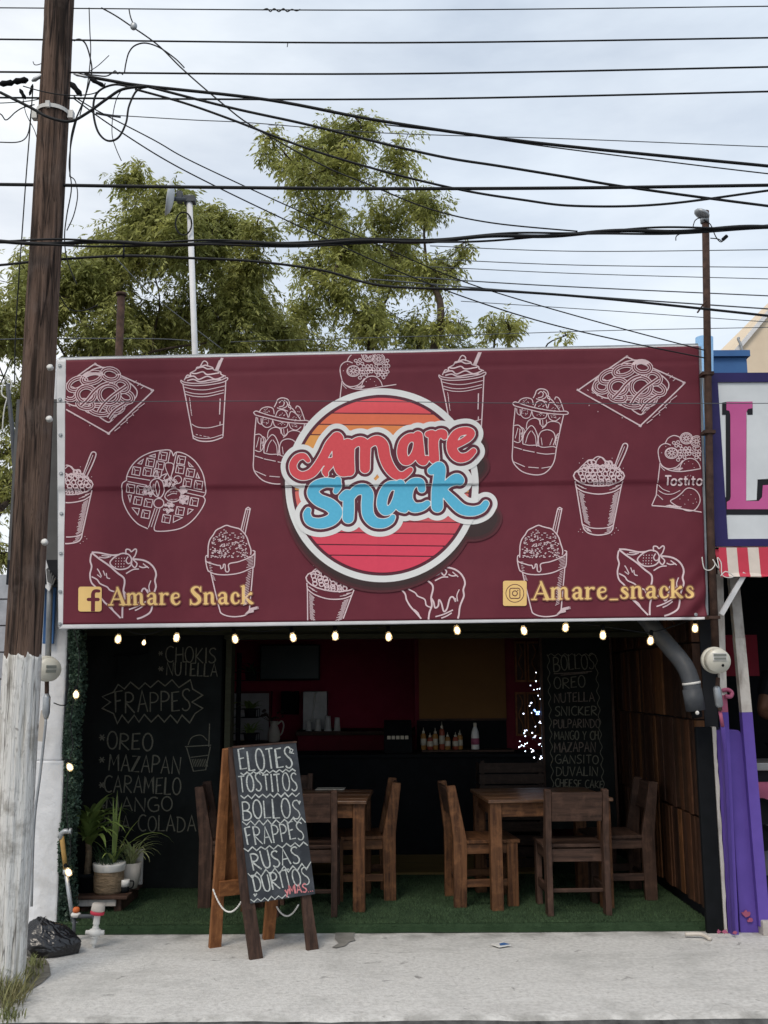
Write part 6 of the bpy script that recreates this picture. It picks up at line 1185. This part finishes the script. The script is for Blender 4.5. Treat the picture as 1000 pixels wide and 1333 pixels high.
mb = MB(); mb.tube([P(937.5, 925, YM+.03), P(941, 946, YM+.03)], .011, 10); mb.build('pink_pipe', M['pink'], cn, smooth=True); mb = MB(); mb.tube([P(941, 946, YM+.03), P(944, 975, 6.44), G(953, 1214, .02)+Vector((0, -.03, 0))], .012, 10); mb.build('purple_pipe', M['purple'], cn, smooth=True)
# left side: conduit, meter and wrapping behind the pole
YC = 6.55
lc = thing('conduit', 'galvanised conduit running up between the wooden pole and the banner', 'conduit', P(62, 872, YC).to_tuple()); mb = MB(); mb.tube([P(62.5, 860, YC), P(65, 770, YC), P(69, 612, YC)], .019, 12); mb.build('steel_pipe', M['galv'], lc, smooth=True); mb = MB(); mb.tube([P(69, 614, YC), P(69.5, 606, YC), P(71.5, 470, YC)], [.026, .03, .02], 12); mb.build('plastic_sleeve', M['hem'], lc, smooth=True)
random.seed(61); mb = MB(); pts = [(58, 722), (78, 727), (76, 740), (70, 752), (64, 770), (59, 765)]; c = [P(x, y, YC-.05+random.uniform(-.03, .03)) for x, y in pts]; mb.prism(c, (0, .02, 0)); 
mb2 = MB()
for i in range(5): mb2.prism([P(60+i*2.6, 741+i*3, YC-.085), P(62.5+i*2.6, 739+i*3, YC-.085), P(63+i*1.5, 758+i*1, YC-.085), P(61.5+i*1.5, 757+i, YC-.085)], (0, .012, 0))
w1 = mb.build('plastic_wrap', M['hem'], lc); mb2.build('wrap_fold', M['greywall'], w1)
lm = thing('electric_meter', 'round cream electricity meter half hidden behind the wooden pole at the left', 'electricity meter', P(64, 888, YC-.05).to_tuple()); c = P(62, 871, YC-.06); Ry = Matrix.Rotation(R(35), 3, 'Z') @ Matrix.Rotation(R(96), 3, 'X'); mb = MB(); mb.lathe([(0, -.06), (.072, -.06), (.082, -.05), (.083, -.02), (.077, -.012)], c, Ry, 28); mb.build('meter_base', M['meter'], lm, smooth=True); mb = MB(); mb.lathe([(.073, -.012), (.075, .045), (.07, .06), (0, .064)], c, Ry, 28); mb.build('meter_cover', M['meter'], lm, smooth=True)
f_ = Ry @ Vector((0, 0, .066)); s_ = Ry @ Vector((1, 0, 0)); u_ = Ry @ Vector((0, 1, 0)); mb = MB()
for dz in (.012, -.016): mb.prism([c+f_+s_*-.03+u_*dz, c+f_+s_*.035+u_*dz, c+f_+s_*.035+u_*(dz+.018), c+f_+s_*-.03+u_*(dz+.018)], f_*.03)
mb.build('display', M['lcd'], lm)
lw = thing('conduit', 'thin grey conduit with a fitting dropping from the left meter down the white pier', 'conduit', P(45, 1060, YC).to_tuple()); mb = MB(); mb.tube([P(61, 885, YC), P(61, 905, YC)], .014, 10); mb.build('nipple', M['rust'], lw); mb = MB(); mb.tube([P(61, 903, YC), P(61, 908, YC), P(60, 928, YC), P(60, 936, YC)], [.014, .024, .024, .012], 10); mb.build('access_fitting', M['galv'], lw, smooth=True); mb = MB(); mb.tube(sm([P(60, 934, YC), P(57, 965, YC), P(52, 1010, YC), P(46, 1055, YC), P(43, 1100, YC), P(41, 1180, YC)], 4), .009, 8); mb.build('drop_pipe', M['galv'], lw, smooth=True)
mb = MB(); mb.tube(sm([P(70, 915, YC+.12), P(78, 918, YC+.15), P(86, 918, YC+.17)], 4), .004, 6); mb.build('side_wire', M['cable'], lw)
mb = MB(); p, q = P(52, 965, YC+.05), P(58, 925, YC+.05); mb.beam(p, q, .04, .02, (0, 1, 0)); mb.build('wrap', M['terracream'], lw)

# ------------------------------------------------------------------ neighbour on the right
YN = 6.35
sg = thing('shop_sign', 'white painted sign with a big pink letter L and navy border over the right neighbour', 'sign', (P(930, 712, YN).x+1.4, YN, P(930, 712, YN).z))
a, b = P(931, 711.5, YN), P(929, 486, YN); xL, xR = a.x, a.x+3.2; mb = MB(); mb.box(xL, xR, YN, YN+.05, a.z, b.z); mb.build('sign_board', M['signwhite'], sg, bevel=.004)
t_ = P(940, 498, YN).z; u_ = P(940, 702, YN).z; xi = P(940.5, 600, YN).x; mb = MB()
mb.box(xL, xR, YN-.012, YN-.0005, t_, b.z); mb.box(xL, xR, YN-.012, YN-.0005, a.z, u_); mb.box(xL, xi, YN-.0118, YN-.0005, u_+.0005, t_-.0005); mb.box(xR-.05, xR, YN-.0118, YN-.0005, u_+.0005, t_-.0005); mb.build('border', M['navy'], sg)
LL = lambda x, y: (900+x*.2551, 420+y*.2551)
def flatpoly(pts, off, nm, m): mb = MB(); mb.prism([P(*LL(*p), YN-off) for p in pts], (0, .0015, 0)); return mb.build(nm, m, sg)
flatpoly([(158, 408), (185, 403), (300, 403), (314, 408), (314, 470), (288, 470), (284, 440), (270, 440), (268, 870), (335, 880), (340, 800), (430, 800), (560, 800), (560, 980), (160, 980), (160, 895), (178, 890), (176, 470), (158, 470)], .003, 'letter_outline', M['signblack'])
flatpoly([(180, 405), (313, 402), (313, 436), (290, 440), (282, 455), (280, 910), (345, 910), (362, 890), (366, 830), (392, 828), (560, 828), (560, 952), (182, 952), (182, 915), (198, 905), (202, 890), (200, 470), (195, 450), (180, 446)], .005, 'letter', M['signpink'])
flatpoly([(284, 472), (500, 472), (500, 790), (338, 800), (334, 905), (281, 908)], .0068, 'letter_counter', M['signwhite'])
aw = thing('awning', 'red and cream striped awning below the sign of the right neighbour', 'awning', (xL+1.3, 6.3, P(935, 750, 6.28).z)); z0, z1 = P(937, 751, 6.28).z, P(935, 712, 6.28).z-.003; x = xL+.0
i = 0
while x < xL+2.6:
    wd = .068 if i else .05; mb = MB(); n = 6; vs = []
    for j in range(n+1):
        for s_ in (0, 1): vs.append((x+wd*s_, 6.28+.012*math.sin((x+wd*s_)*9)-.01*j/n, z1+(z0-z1)*j/n-.006*math.sin((x+wd*s_)*22)*(j == n)))
    mb.add(vs, [(j*2, j*2+1, j*2+3, j*2+2) for j in range(n)]); mb.add([(x, 6.268, z0), (x+wd, 6.268, z0), (x+wd, 6.37, z1+.0), (x, 6.37, z1)], [(0, 1, 2, 3)]); o = mb.build('stripe', M['stripered'] if i % 2 == 0 else M['stripecream'], aw); x += wd; i += 1
mb = MB(); mb.box(xL, xL+2.6, 6.3, 6.33, z0+.02, z0+.05); mb.build('rail', M['palepost'], aw)
for k, px0 in enumerate((945, 0)):
    if k: break
    mb = MB(); mb.beam(P(939, 800, 6.33), P(970, 746, 6.29), .03, .022, (0, 1, 0)); mb.build('brace', M['hem'], aw)
nw = thing('stall_post', 'slender white post turning pink and purple beside the right meter', 'post', G(953, 1213).to_tuple()); YQ = 6.5; mb = MB(); mb.beam(P(936, 748, YQ), P(941, 905, YQ), .042, .04, (0, 1, 0)); mb.build('white_part', M['palepost'], nw); mb = MB(); mb.beam(P(941, 905, YQ), P(942.5, 927, YQ), .042, .04, (0, 1, 0)); mb.build('pink_part', M['pink'], nw); mb = MB(); mb.beam(P(942.5, 927, YQ), G(956, 1216), .044, .04, (0, 1, 0)); mb.build('purple_part', M['purple'], nw)
mb = MB(); mb.tube(sm([P(940, 899, YQ-.02), P(948, 898, YQ-.03), P(953, 902, YQ-.03), P(951, 907, YQ-.04), P(944, 906, YQ-.04)], 4), .013, 10); mb.build('pink_hook', M['pink'], nw, smooth=True)
lp = thing('stall_post', 'leaning weathered post with a purple lower half at the right neighbour', 'post', G(993, 1206).to_tuple()); mb = MB(); YR = 6.58; mb.beam(P(954.5, 752, YR), P(962, 830, YR), .062, .05, (0, 1, 0)); mb.beam(P(962, 830.2, YR), P(971, 927, YR), .066, .05, (0, 1, 0)); mb.build('white_part', M['palepost'], lp); mb = MB(); mb.beam(P(971, 927.2, YR), P(994, 1205, YR), .068, .052, (0, 1, 0)); mb.build('purple_part', M['purple'], lp)
pw = thing('purple_wall', 'low bright purple wall between the snack shop and the right neighbour', 'wall', (2.3, 6.65, 0)); zt = P(930, 950, 6.6).z; xr = P(990, 1215, 6.62).x; mb = MB(); n = 14
pts = [(2.212, -.01), (xr, -.01), (P(966, 965, 6.62).x, zt-.06), (P(964, 955, 6.62).x-.005, zt-.015), (P(960, 950, 6.62).x, zt-.003), (2.212, zt)]; mb.prism([Vector((x, 6.6, z)) for x, z in pts], (0, 3.2, 0)); mb.build('wall_body', M['purple'], pw, bevel=.006); mb = MB(); mb.box(2.136, 2.212, 6.72, 6.80, -.01, zt-.002); mb.build('recess', M['purple'], pw)
mb = MB(); mb.prism([Vector((x, 6.585, z)) for x, z in ((2.133, 0), (2.172, 0), (2.172, zt-.004), (2.133, zt))], (0, .134, 0)); mb.build('corner_strip', M['purple'], pw)
random.seed(71)
for x, y, r in ((944, 1213, .016), (957, 1214, .014), (972, 1190, .022), (977, 1198, .016), (936, 1213, .012)):
    mb = MB(); c = P(x, y, 6.586 if x > 960 else 6.45); pts = [c+Vector((r*(.6+.9*random.random())*math.cos(a), 0, r*(.4+.9*random.random())*math.sin(a))) for a in [i*.483 for i in range(13)]]; mb.prism(pts, (0, .012 if x > 960 else .002, 0)); mb.build('flaked_patch', M['pink'], pw)
mb = MB(); a, b = G(985, 1212), G(1040, 1212); mb.box(a.x, a.x+1.0, a.y-.12, a.y+.1, -.005, .085); mb.build('threshold_step', M['palepost'], pw, bevel=.008)
ns = thing('neighbour_stall', 'dark open stall with red and pink interior at the right edge', 'stall', (3.6, 8, 0)); x0 = P(966, 1000, 6.9).x
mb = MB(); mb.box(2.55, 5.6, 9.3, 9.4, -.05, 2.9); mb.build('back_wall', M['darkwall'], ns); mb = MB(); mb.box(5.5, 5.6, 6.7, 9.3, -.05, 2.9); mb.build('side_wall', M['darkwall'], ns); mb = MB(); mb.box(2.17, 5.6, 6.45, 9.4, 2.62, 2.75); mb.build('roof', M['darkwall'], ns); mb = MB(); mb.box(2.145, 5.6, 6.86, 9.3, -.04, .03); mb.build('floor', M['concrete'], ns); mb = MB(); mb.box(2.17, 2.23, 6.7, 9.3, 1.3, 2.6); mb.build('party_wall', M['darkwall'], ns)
a, b = P(968, 880, 9.2), P(989, 826, 9.2); mb = MB(); mb.box(a.x-.25, b.x, 9.27, 9.295, a.z, b.z); mb.build('red_panel', M['stripered'], ns)
sc_ = thing('stall_counter', 'stall counter with a steel rail over a pink front at the right edge', 'counter', (3.2, 7.1, .03)); zz1, zz2 = P(990, 993, 7.1).z, P(990, 1003, 7.1).z; xx = P(978, 1000, 7.1).x
mb = MB(); mb.box(xx-.1, 5.2, 7.08, 7.5, zz2, zz1); mb.build('rail', M['steel'], sc_, bevel=.006); za, zb2 = P(990, 1018, 7.15).z, P(990, 1045, 7.15).z; mb = MB(); mb.box(xx-.08, 5.18, 7.14, 7.16, zb2, za); mb.build('pink_front', M['pink'], sc_); mb = MB(); mb.box(xx-.08, 5.18, 7.161, 7.48, .03, zz2-.001); mb.build('cabinet', M['darkwall'], sc_); mb = MB(); mb.box(xx-.06, 5.16, 7.145, 7.16, .24, zb2-.002); mb.build('lower_panel', M['greywall'], sc_)
for k, y in enumerate((1056, 1090)):
    c = P(991, y, 7.1); t = thing('frying_pan', ['upper', 'lower'][k]+' of two round black pans hanging on the stall counter', 'pan', c.to_tuple(), group='pans on the stall counter'); mb = MB(); mb.lathe([(.0, -.012), (.075, -.012), (.09, .02), (.087, .02), (.072, -.006), (0, -.006)], (0, 0, 0), Matrix.Rotation(R(90), 3, 'X'), 24); mb.build('pan_bowl', M['blackm'], t, smooth=True, world=False); mb = MB(); mb.beam((.085, 0, 0), (.2, -.01, .03), .02, .01); mb.build('handle', M['blackm'], t, world=False)
# curl of white cable tied to the mast
mb = MB(); mb.tube(sm([P(x, y, YM-.06) for x, y in ((914, 725), (917, 740), (925, 742), (931, 735), (928, 728), (936, 740), (934, 726), (939, 733), (940, 748), (948, 752), (955, 750), (945, 744), (938, 750))], 5), .0035, 6); tag(mb.build('white_cable_curl', M['ceramic'], smooth=True), 'loose curl of thin white cable tied at the steel mast below the sign', 'cable')
# light blue column, blue parapet, beige gable behind
mb = MB(); mb.tube([(P(917, 700, 6.75).x, 6.75, 2.3), (P(917, 440, 6.75).x, 6.75, P(917, 440, 6.75).z)], .061, 20); tag(mb.build('blue_column', M['lightblue'], smooth=True), 'light blue round column rising between the banner and the navy bordered sign', 'column')
bb_ = thing('blue_building', 'mid blue parapet showing above the navy bordered sign', 'building', (3.4, 8.5, 0)); a, b = P(930, 480, 7.6), P(972, 465, 7.6); mb = MB(); mb.box(a.x-.05, b.x, 9.42, 11.6, 0, b.z*1.0); mb.box(a.x-.05, b.x, 7.6, 9.42, 2.78, b.z); mb.build('wall', M['midblue'], bb_); mb = MB(); mb.box(a.x-.07, b.x+.02, 7.57, 9.44, b.z+.001, b.z+.05); mb.build('coping', M['midblue'], bb_)
mb = MB(); mb.tube([P(930, 461.5, 7.62), P(970, 460, 7.62)], .012, 6); mb.build('top_rail', M['hem'], bb_)
gbl = thing('gable_building', 'beige plastered building with a sloping roof edge at the right edge', 'building', (6.4, 14, 0)); Yg = 14; pts = [(P(948, 560, Yg).x, 0), (P(952, 468, Yg).x, P(952, 468, Yg).z), (P(1000, 409, Yg).x, P(1000, 409, Yg).z), (P(1080, 315, Yg).x, P(1080, 315, Yg).z), (11, P(1080, 315, Yg).z), (11, 0)]
mb = MB(); mb.prism([Vector((x, Yg, z)) for x, z in pts], (0, 8, 0)); mb.build('wall', M['beige'], gbl); mb = MB(); mb.beam(P(950, 467, Yg-.03), P(1080, 312, Yg-.03), .06, .05, (0, 1, 0)); mb.build('roof_edge', M['hem'], gbl)
mb = MB(); mb.tube(sm([P(968, 463, Yg-.1), P(965, 450, Yg-.1), P(961, 441, Yg-.1), P(963, 440, Yg-.1)], 4), .018, 6); mb.build('bracket', M['galv'], gbl)

# ------------------------------------------------------------------ neighbour on the left
lwall = thing('block_wall', 'grey concrete block wall behind the wooden pole at the left edge', 'wall', (-4.5, 7.6, 0)); zt = P(5, 748, 7.6).z; mb = MB(); mb.box(-8, -2.58, 7.62, 7.75, -.1, zt); mb.build('mortar_core', M['mortar'], lwall); mb = MB(); zz = 0; r_ = 0
while zz < zt-.05:
    x = -8+(.2 if r_ % 2 else 0)
    while x < -2.62: mb.box(x+.004, min(x+.39, -2.58), 7.60, 7.619, zz+.004, min(zz+.192, zt)); x += .4
    zz += .2; r_ += 1
mb.build('block_facing', M['block'], lwall)
mb = MB(); a, b = P(55, 838, 6.72), P(73, 645, 6.72); mb.box(a.x, b.x+.03, 6.72, 6.745, a.z, b.z-.1); mb.box(a.x+.03, b.x+.03, 6.72, 6.745, b.z-.0995, b.z); tag(mb.build('blue_sheet', M['midblue'], bevel=.004), 'upright blue painted sheet showing between the pole and the banner edge', 'sheet')

# ------------------------------------------------------------------ roof top: antenna, pipe
an = thing('antenna_mast', 'white antenna mast with a small grey dish above the banner', 'antenna', (P(254, 470, 9).x, 9, 2.36)); tp = P(246.5, 255, 9); mb = MB(); mb.tube([(P(255, 480, 9).x+.02, 9, 2.36), P(254, 462, 9), tp], .028, 12); mb.build('mast', M['hem'], an, smooth=True)
c = P(223, 258, 8.9); Mr = Matrix.Rotation(R(-82), 3, 'Z') @ Matrix.Rotation(R(-78), 3, 'Y') ; nrm = Vector((-.93, -.2, .12)).normalized(); Mq = Vector((0, 0, 1)).rotation_difference(nrm).to_matrix(); mb = MB(); mb.lathe([(.0, -.03), (.08, -.02), (.14, .0), (.17, .03), (.168, .034), (.13, .01), (.07, -.008), (0, -.016)], c, Mq, 28); mb.build('dish', M['signwhite'], an, smooth=True)
mb = MB(); mb.tube([c-nrm*.03, tp-Vector((0, 0, .04))], .022, 8); mb.box(tp.x-.05, tp.x+.06, 8.96, 9.05, tp.z-.07, tp.z-.01); mb.box(tp.x-.11, tp.x-.06, 8.93, 9.0, tp.z-.08, tp.z+.02); mb.build('bracket', M['pvc'], an)
mb = MB(); pts = [P(239+10.5*math.cos(a), 291+15*math.sin(a), 8.95) for a in [i*.35 for i in range(19)]]; mb.tube(pts, .008, 6); mb.build('cable_coil', M['cable'], an, smooth=True)
mb = MB(); p = P(158, 385, 10); mb.tube([(p.x, 10, 2.36), p], .04, 12); mb.tube([p, p+Vector((0, 0, .03))], .055, 12); tag(mb.build('roof_pipe', M['rust'], smooth=True), 'short rusty pipe standing on the roof left of the antenna', 'pipe')
lpp = thing('leaning_pole', 'thin dark leaning pole with wires just left of the wooden pole', 'pole', (P(24, 760, 7).x, 7, 0)); mb = MB(); mb.tube([(P(27, 760, 7).x, 7, 0), P(24, 700, 7), P(16, 560, 7), P(10, 500, 7)], .016, 8); mb.build('shaft', M['pvc'], lpp, smooth=True); mb = MB(); mb.tube(sm([P(12, 520, 7), P(2, 512, 7), P(8, 492, 7), P(15, 500, 7), P(6, 530, 7), P(3, 560, 7)], 4), .005, 6); mb.build('wire_coil', M['ceramic'], lpp)
# ------------------------------------------------------------------ trees behind the shop
def tree(name, label, Y, clumps, base_px, nleaf, mat, dens=1., trunk_r=.14, leaf=.10, seed=0):
    rg = np.random.default_rng(seed); random.seed(seed); bx = P(base_px, 460, Y).x; root = thing(name, label, 'tree', (bx, Y, -.2), group='trees behind the shop' if name == 'broadleaf_tree' else None)
    cs = [(P(x, y, Y)+Vector((0, rg.uniform(-.9, .9), 0)), r*1.12*Y/F) for x, y, r in clumps]
    wood_ = MB(); zmin = min(c.z for c, _ in cs); fork = Vector((bx, Y, 2.6)); wood_.tube([Vector((bx, Y, -.2)), Vector((bx+.04, Y, fork.z*.6)), fork], [trunk_r*1.15, trunk_r, trunk_r*.85], 12)
    order = sorted(range(len(cs)), key=lambda i: cs[i][0].z); nodes = [(fork, trunk_r*.7)]; cen = []
    for i in order:
        c, r = cs[i]; p0, r0 = min(nodes, key=lambda q: (q[0]-c).length+(2.2 if q[0].z > c.z-.2 else 0)+.8*abs((q[0]-c).x)); r1 = max(.01, r0*.6); mid = p0.lerp(c, .5)+Vector((rg.normal(0, .1), rg.normal(0, .1), rg.normal(0, .08)+.05))
        wood_.tube(sm([p0, mid, c], 5), [r0+(r1-r0)*k/10 for k in range(11)], 6); nodes.append((c, r1)); nodes.append((mid, (r0+r1)/2))
        n = int(nleaf*dens*(r/ (40*Y/F))**2)
        tw_n = int(9*(r/(40*Y/F)))+4
        for k in range(tw_n):
            d = rg.normal(0, 1, 3); d[2] = d[2]*.8+.25; d /= np.linalg.norm(d); e = c+Vector(d)*r*rg.uniform(.7, 1.12); m_ = c.lerp(e, .55)+Vector(rg.normal(0, .06, 3)); wood_.tube([c, m_, e], [.011, .008, .004], 4)
            nk = max(3, n//tw_n); t = rg.uniform(.05, 1.05, nk)[:, None]; base = np.array(c)*(1-t)**2+2*np.array(m_)*t*(1-t)+np.array(e)*t*t; cen.append(base+rg.normal(0, r*.2, (nk, 3)))
    wood_.build('trunk', M['bark'], root, smooth=True)
    cen = np.concatenate(cen); n = len(cen)
    # each compound leaf: a drooping stalk with leaflets in pairs
    az = rg.uniform(0, 6.2832, n); el = rg.normal(-.15, .45, n); el2 = el-.9
    quads = []; K = 4; Ls = leaf*rg.uniform(1.5, 2.6, n); p = cen.copy(); a_ = np.stack([np.cos(az), np.sin(az)], 1)
    for k in range(K):
        e_ = el+(el2-el)*k/K; d = np.stack([a_[:, 0]*np.cos(e_), a_[:, 1]*np.cos(e_), np.sin(e_)], 1); p = p+d*(Ls/K)[:, None]; sd_ = np.stack([-a_[:, 1], a_[:, 0], np.zeros(n)], 1)
        for s_ in ((-1, 1) if k < K-1 else (-1, 0, 1)):
            q = d*.75+sd_*s_*.75+np.array([0, 0, -.35])+rg.normal(0, .18, (n, 3)); q /= np.linalg.norm(q, axis=1)[:, None]; wv = np.cross(q, rg.normal(0, 1, (n, 3))*.5+np.array([0, 0, 1])); wv /= np.linalg.norm(wv, axis=1)[:, None]
            l = (leaf*rg.uniform(.7, 1.2, n))[:, None]; w_ = l*.15; keep = rg.random(n) < .85
            quads.append(np.stack([p, p+q*l*.45+wv*w_, p+q*l, p+q*l*.4-wv*w_], 1)[keep])
    V = np.concatenate(quads)-np.array(root.location); o = np_mesh('crown', V, mat, 4); o.parent = root; return len(V)
L1 = [(345, 330, 22), (335, 370, 30), (350, 400, 30), (40, 340, 28), (215, 318, 34), (280, 335, 34), (140, 360, 36), (183, 262, 24), (188, 290, 40), (228, 292, 36), (255, 285, 28), (285, 300, 38), (310, 300, 26), (150, 325, 40), (118, 318, 26), (98, 345, 40), (60, 380, 42), (20, 400, 38), (-20, 420, 40), (200, 345, 50), (255, 350, 48), (300, 350, 42), (120, 390, 50), (60, 430, 48), (190, 410, 55), (250, 410, 52), (310, 405, 46), (345, 430, 40), (10, 450, 40), (110, 445, 45), (300, 450, 40), (170, 455, 40), (8, 515, 26), (14, 570, 24), (30, 600, 16), (8, 645, 18), (10, 728, 16), (-30, 520, 40), (-20, 620, 35), (-25, 700, 30)]
L2 = [(345, 178, 17), (375, 195, 24), (405, 190, 26), (440, 205, 36), (475, 200, 26), (520, 215, 30), (400, 235, 34), (360, 215, 16), (445, 250, 42), (500, 255, 40), (545, 255, 28), (555, 290, 26), (420, 285, 36), (470, 300, 42), (525, 305, 36), (575, 320, 20), (600, 330, 16), (590, 350, 16), (410, 335, 30), (455, 350, 40), (510, 352, 38), (555, 365, 24), (390, 385, 34), (435, 400, 38), (485, 405, 36), (540, 405, 28), (560, 385, 18), (375, 430, 34), (420, 450, 36), (480, 450, 36), (540, 445, 30), (570, 450, 24)]
L3 = [(600, 418, 17), (608, 440, 24), (585, 445, 18), (640, 440, 20), (660, 436, 14), (625, 455, 24), (655, 452, 18)]
nA = tree('broadleaf_tree', 'wide bushy tree behind the antenna and the wooden pole', 13.5, L1, 170, 230, M['tree1'], 1.75, .17, .088, 3)
nB = tree('broadleaf_tree', 'tall airy tree rising highest above the middle of the banner', 15, L2, 460, 190, M['tree2'], 1.6, .15, .092, 5)
tree('broadleaf_tree', 'small leafy tree peeping over the banner right of the tall tree', 16, L3, 615, 230, M['tree2'], 1.3, .08, .095, 7)
tree('broadleaf_tree', 'tiny tree top just above the right half of the banner', 17, [(722, 447, 9), (733, 446, 7), (740, 452, 7), (715, 455, 8), (728, 456, 10)], 727, 330, M['tree1'], 1.3, .05, .11, 9)
# ------------------------------------------------------------------ person in the stall: mostly beyond the edge of the photograph
def skin_body(name, joints, edges, radii, mat, parent, sub=2):
    me = bpy.data.meshes.new(name); me.from_pydata(joints, edges, []); o = bpy.data.objects.new(name, me); col.objects.link(o); o.parent = parent; o.modifiers.new('skin', 'SKIN'); 
    if not me.skin_vertices: me.attributes.new if False else None
    bpy.context.view_layer.objects.active = o
    for i, v in enumerate(me.skin_vertices[0].data): r_ = radii[i]; v.radius = (r_, r_); v.use_root = (i == 0)
    s_ = o.modifiers.new('sub', 'SUBSURF'); s_.levels = sub; s_.render_levels = sub; me.materials.append(mat); return o
el = P(991, 930, 7.75); pe = thing('person', 'person in a black shirt with bent elbow inside the dark stall', 'person', (el.x+.32, 7.85, .03)); E0 = Vector((el.x, el.y, el.z))-Vector(pe.location)
hs = E0.z-1.10
J = [(0, 0, .93+hs*.6), (0, 0, 1.10+hs), (0, 0, 1.28+hs), (0, 0, 1.42+hs), (0, -.01, 1.5+hs), (0, -.02, 1.6+hs), (0, -.035, 1.69+hs), (-.19, .0, 1.38+hs), tuple(E0), (-.05, -.33, 1.08+hs), (.02, -.4, 1.08+hs), (.19, 0, 1.38+hs), (.27, .02, 1.1+hs), (.18, -.22, 1.02+hs), (.12, -.3, 1.02+hs), (-.1, 0, .86+hs*.5), (-.11, -.01, .47), (-.11, .02, .07), (-.12, -.12, .03), (.1, 0, .86+hs*.5), (.11, -.01, .47), (.11, .02, .07), (.12, -.12, .03)]
Ed = [(0, 1), (1, 2), (2, 3), (3, 4), (4, 5), (5, 6), (3, 7), (7, 8), (8, 9), (9, 10), (3, 11), (11, 12), (12, 13), (13, 14), (0, 15), (15, 16), (16, 17), (17, 18), (0, 19), (19, 20), (20, 21), (21, 22)]
Rd = [.14, .145, .15, .1, .055, .085, .075, .062, .05, .034, .028, .062, .046, .034, .028, .09, .06, .042, .035, .09, .06, .042, .035]
fi = len(J)
for hand, wv, dx in ((10, (.02, -.4, 1.08+hs), .0), (14, (.12, -.3, 1.02+hs), 0)):
    for k, ln in enumerate((.05, .075, .085, .078, .06)):
        a = (-.03+.015*k); base = Vector(wv); p1 = base+Vector((a, -.05, .005)); p2 = p1+Vector((.01, -ln*.6, -.01)); p3 = p2+Vector((.005, -ln*.3, -.02))
        o_ = len(J); J += [tuple(p1), tuple(p2), tuple(p3)]; Ed += [(hand, o_), (o_, o_+1), (o_+1, o_+2)]; Rd += [.011, .009, .007]
skin_body('body', J, Ed, Rd, M['skin'], pe)
SJ = [0, 1, 2, 3, 7, 11]; J2 = [J[i] for i in SJ]+[tuple(Vector(J[7]).lerp(Vector(J[8]), .62)), tuple(Vector(J[11]).lerp(Vector(J[12]), .62))]
skin_body('shirt', J2, [(0, 1), (1, 2), (2, 3), (3, 4), (3, 5), (4, 6), (5, 7)], [.165, .165, .17, .115, .085, .085, .07, .07], M['shirt'], pe)
J3 = [J[i] for i in (0, 15, 16, 17, 19, 20, 21)]; skin_body('trousers', J3, [(0, 1), (1, 2), (2, 3), (0, 4), (4, 5), (5, 6)], [.155, .11, .08, .065, .11, .08, .065], M['denim'], pe)
mb = MB(); mb.blob((0, -.015, 1.70+hs), .1, .95, 1.08, 1.0, 16, 12); mb.build('hair', M['shirt'], pe, smooth=True, world=False)
for s_ in (-1, 1): mb = MB(); mb.blob((s_*.032, -.115, 1.655+hs), .011, seg=8, ring=6); mb.build('eye', M['ceramic'], pe, smooth=True, world=False); mb = MB(); mb.blob((s_*.088, -.02, 1.63+hs), .028, .4, .8, 1.1, 8, 6); mb.build('ear', M['skin'], pe, smooth=True, world=False)
mb = MB(); mb.blob((0, -.125, 1.63+hs), .018, .8, 1, 1.4, 8, 6); mb.build('nose', M['skin'], pe, smooth=True, world=False); mb = MB(); mb.blob((0, -.112, 1.585+hs), .022, 1.1, .5, .35, 10, 6); mb.build('mouth', M['pink'], pe, smooth=True, world=False)
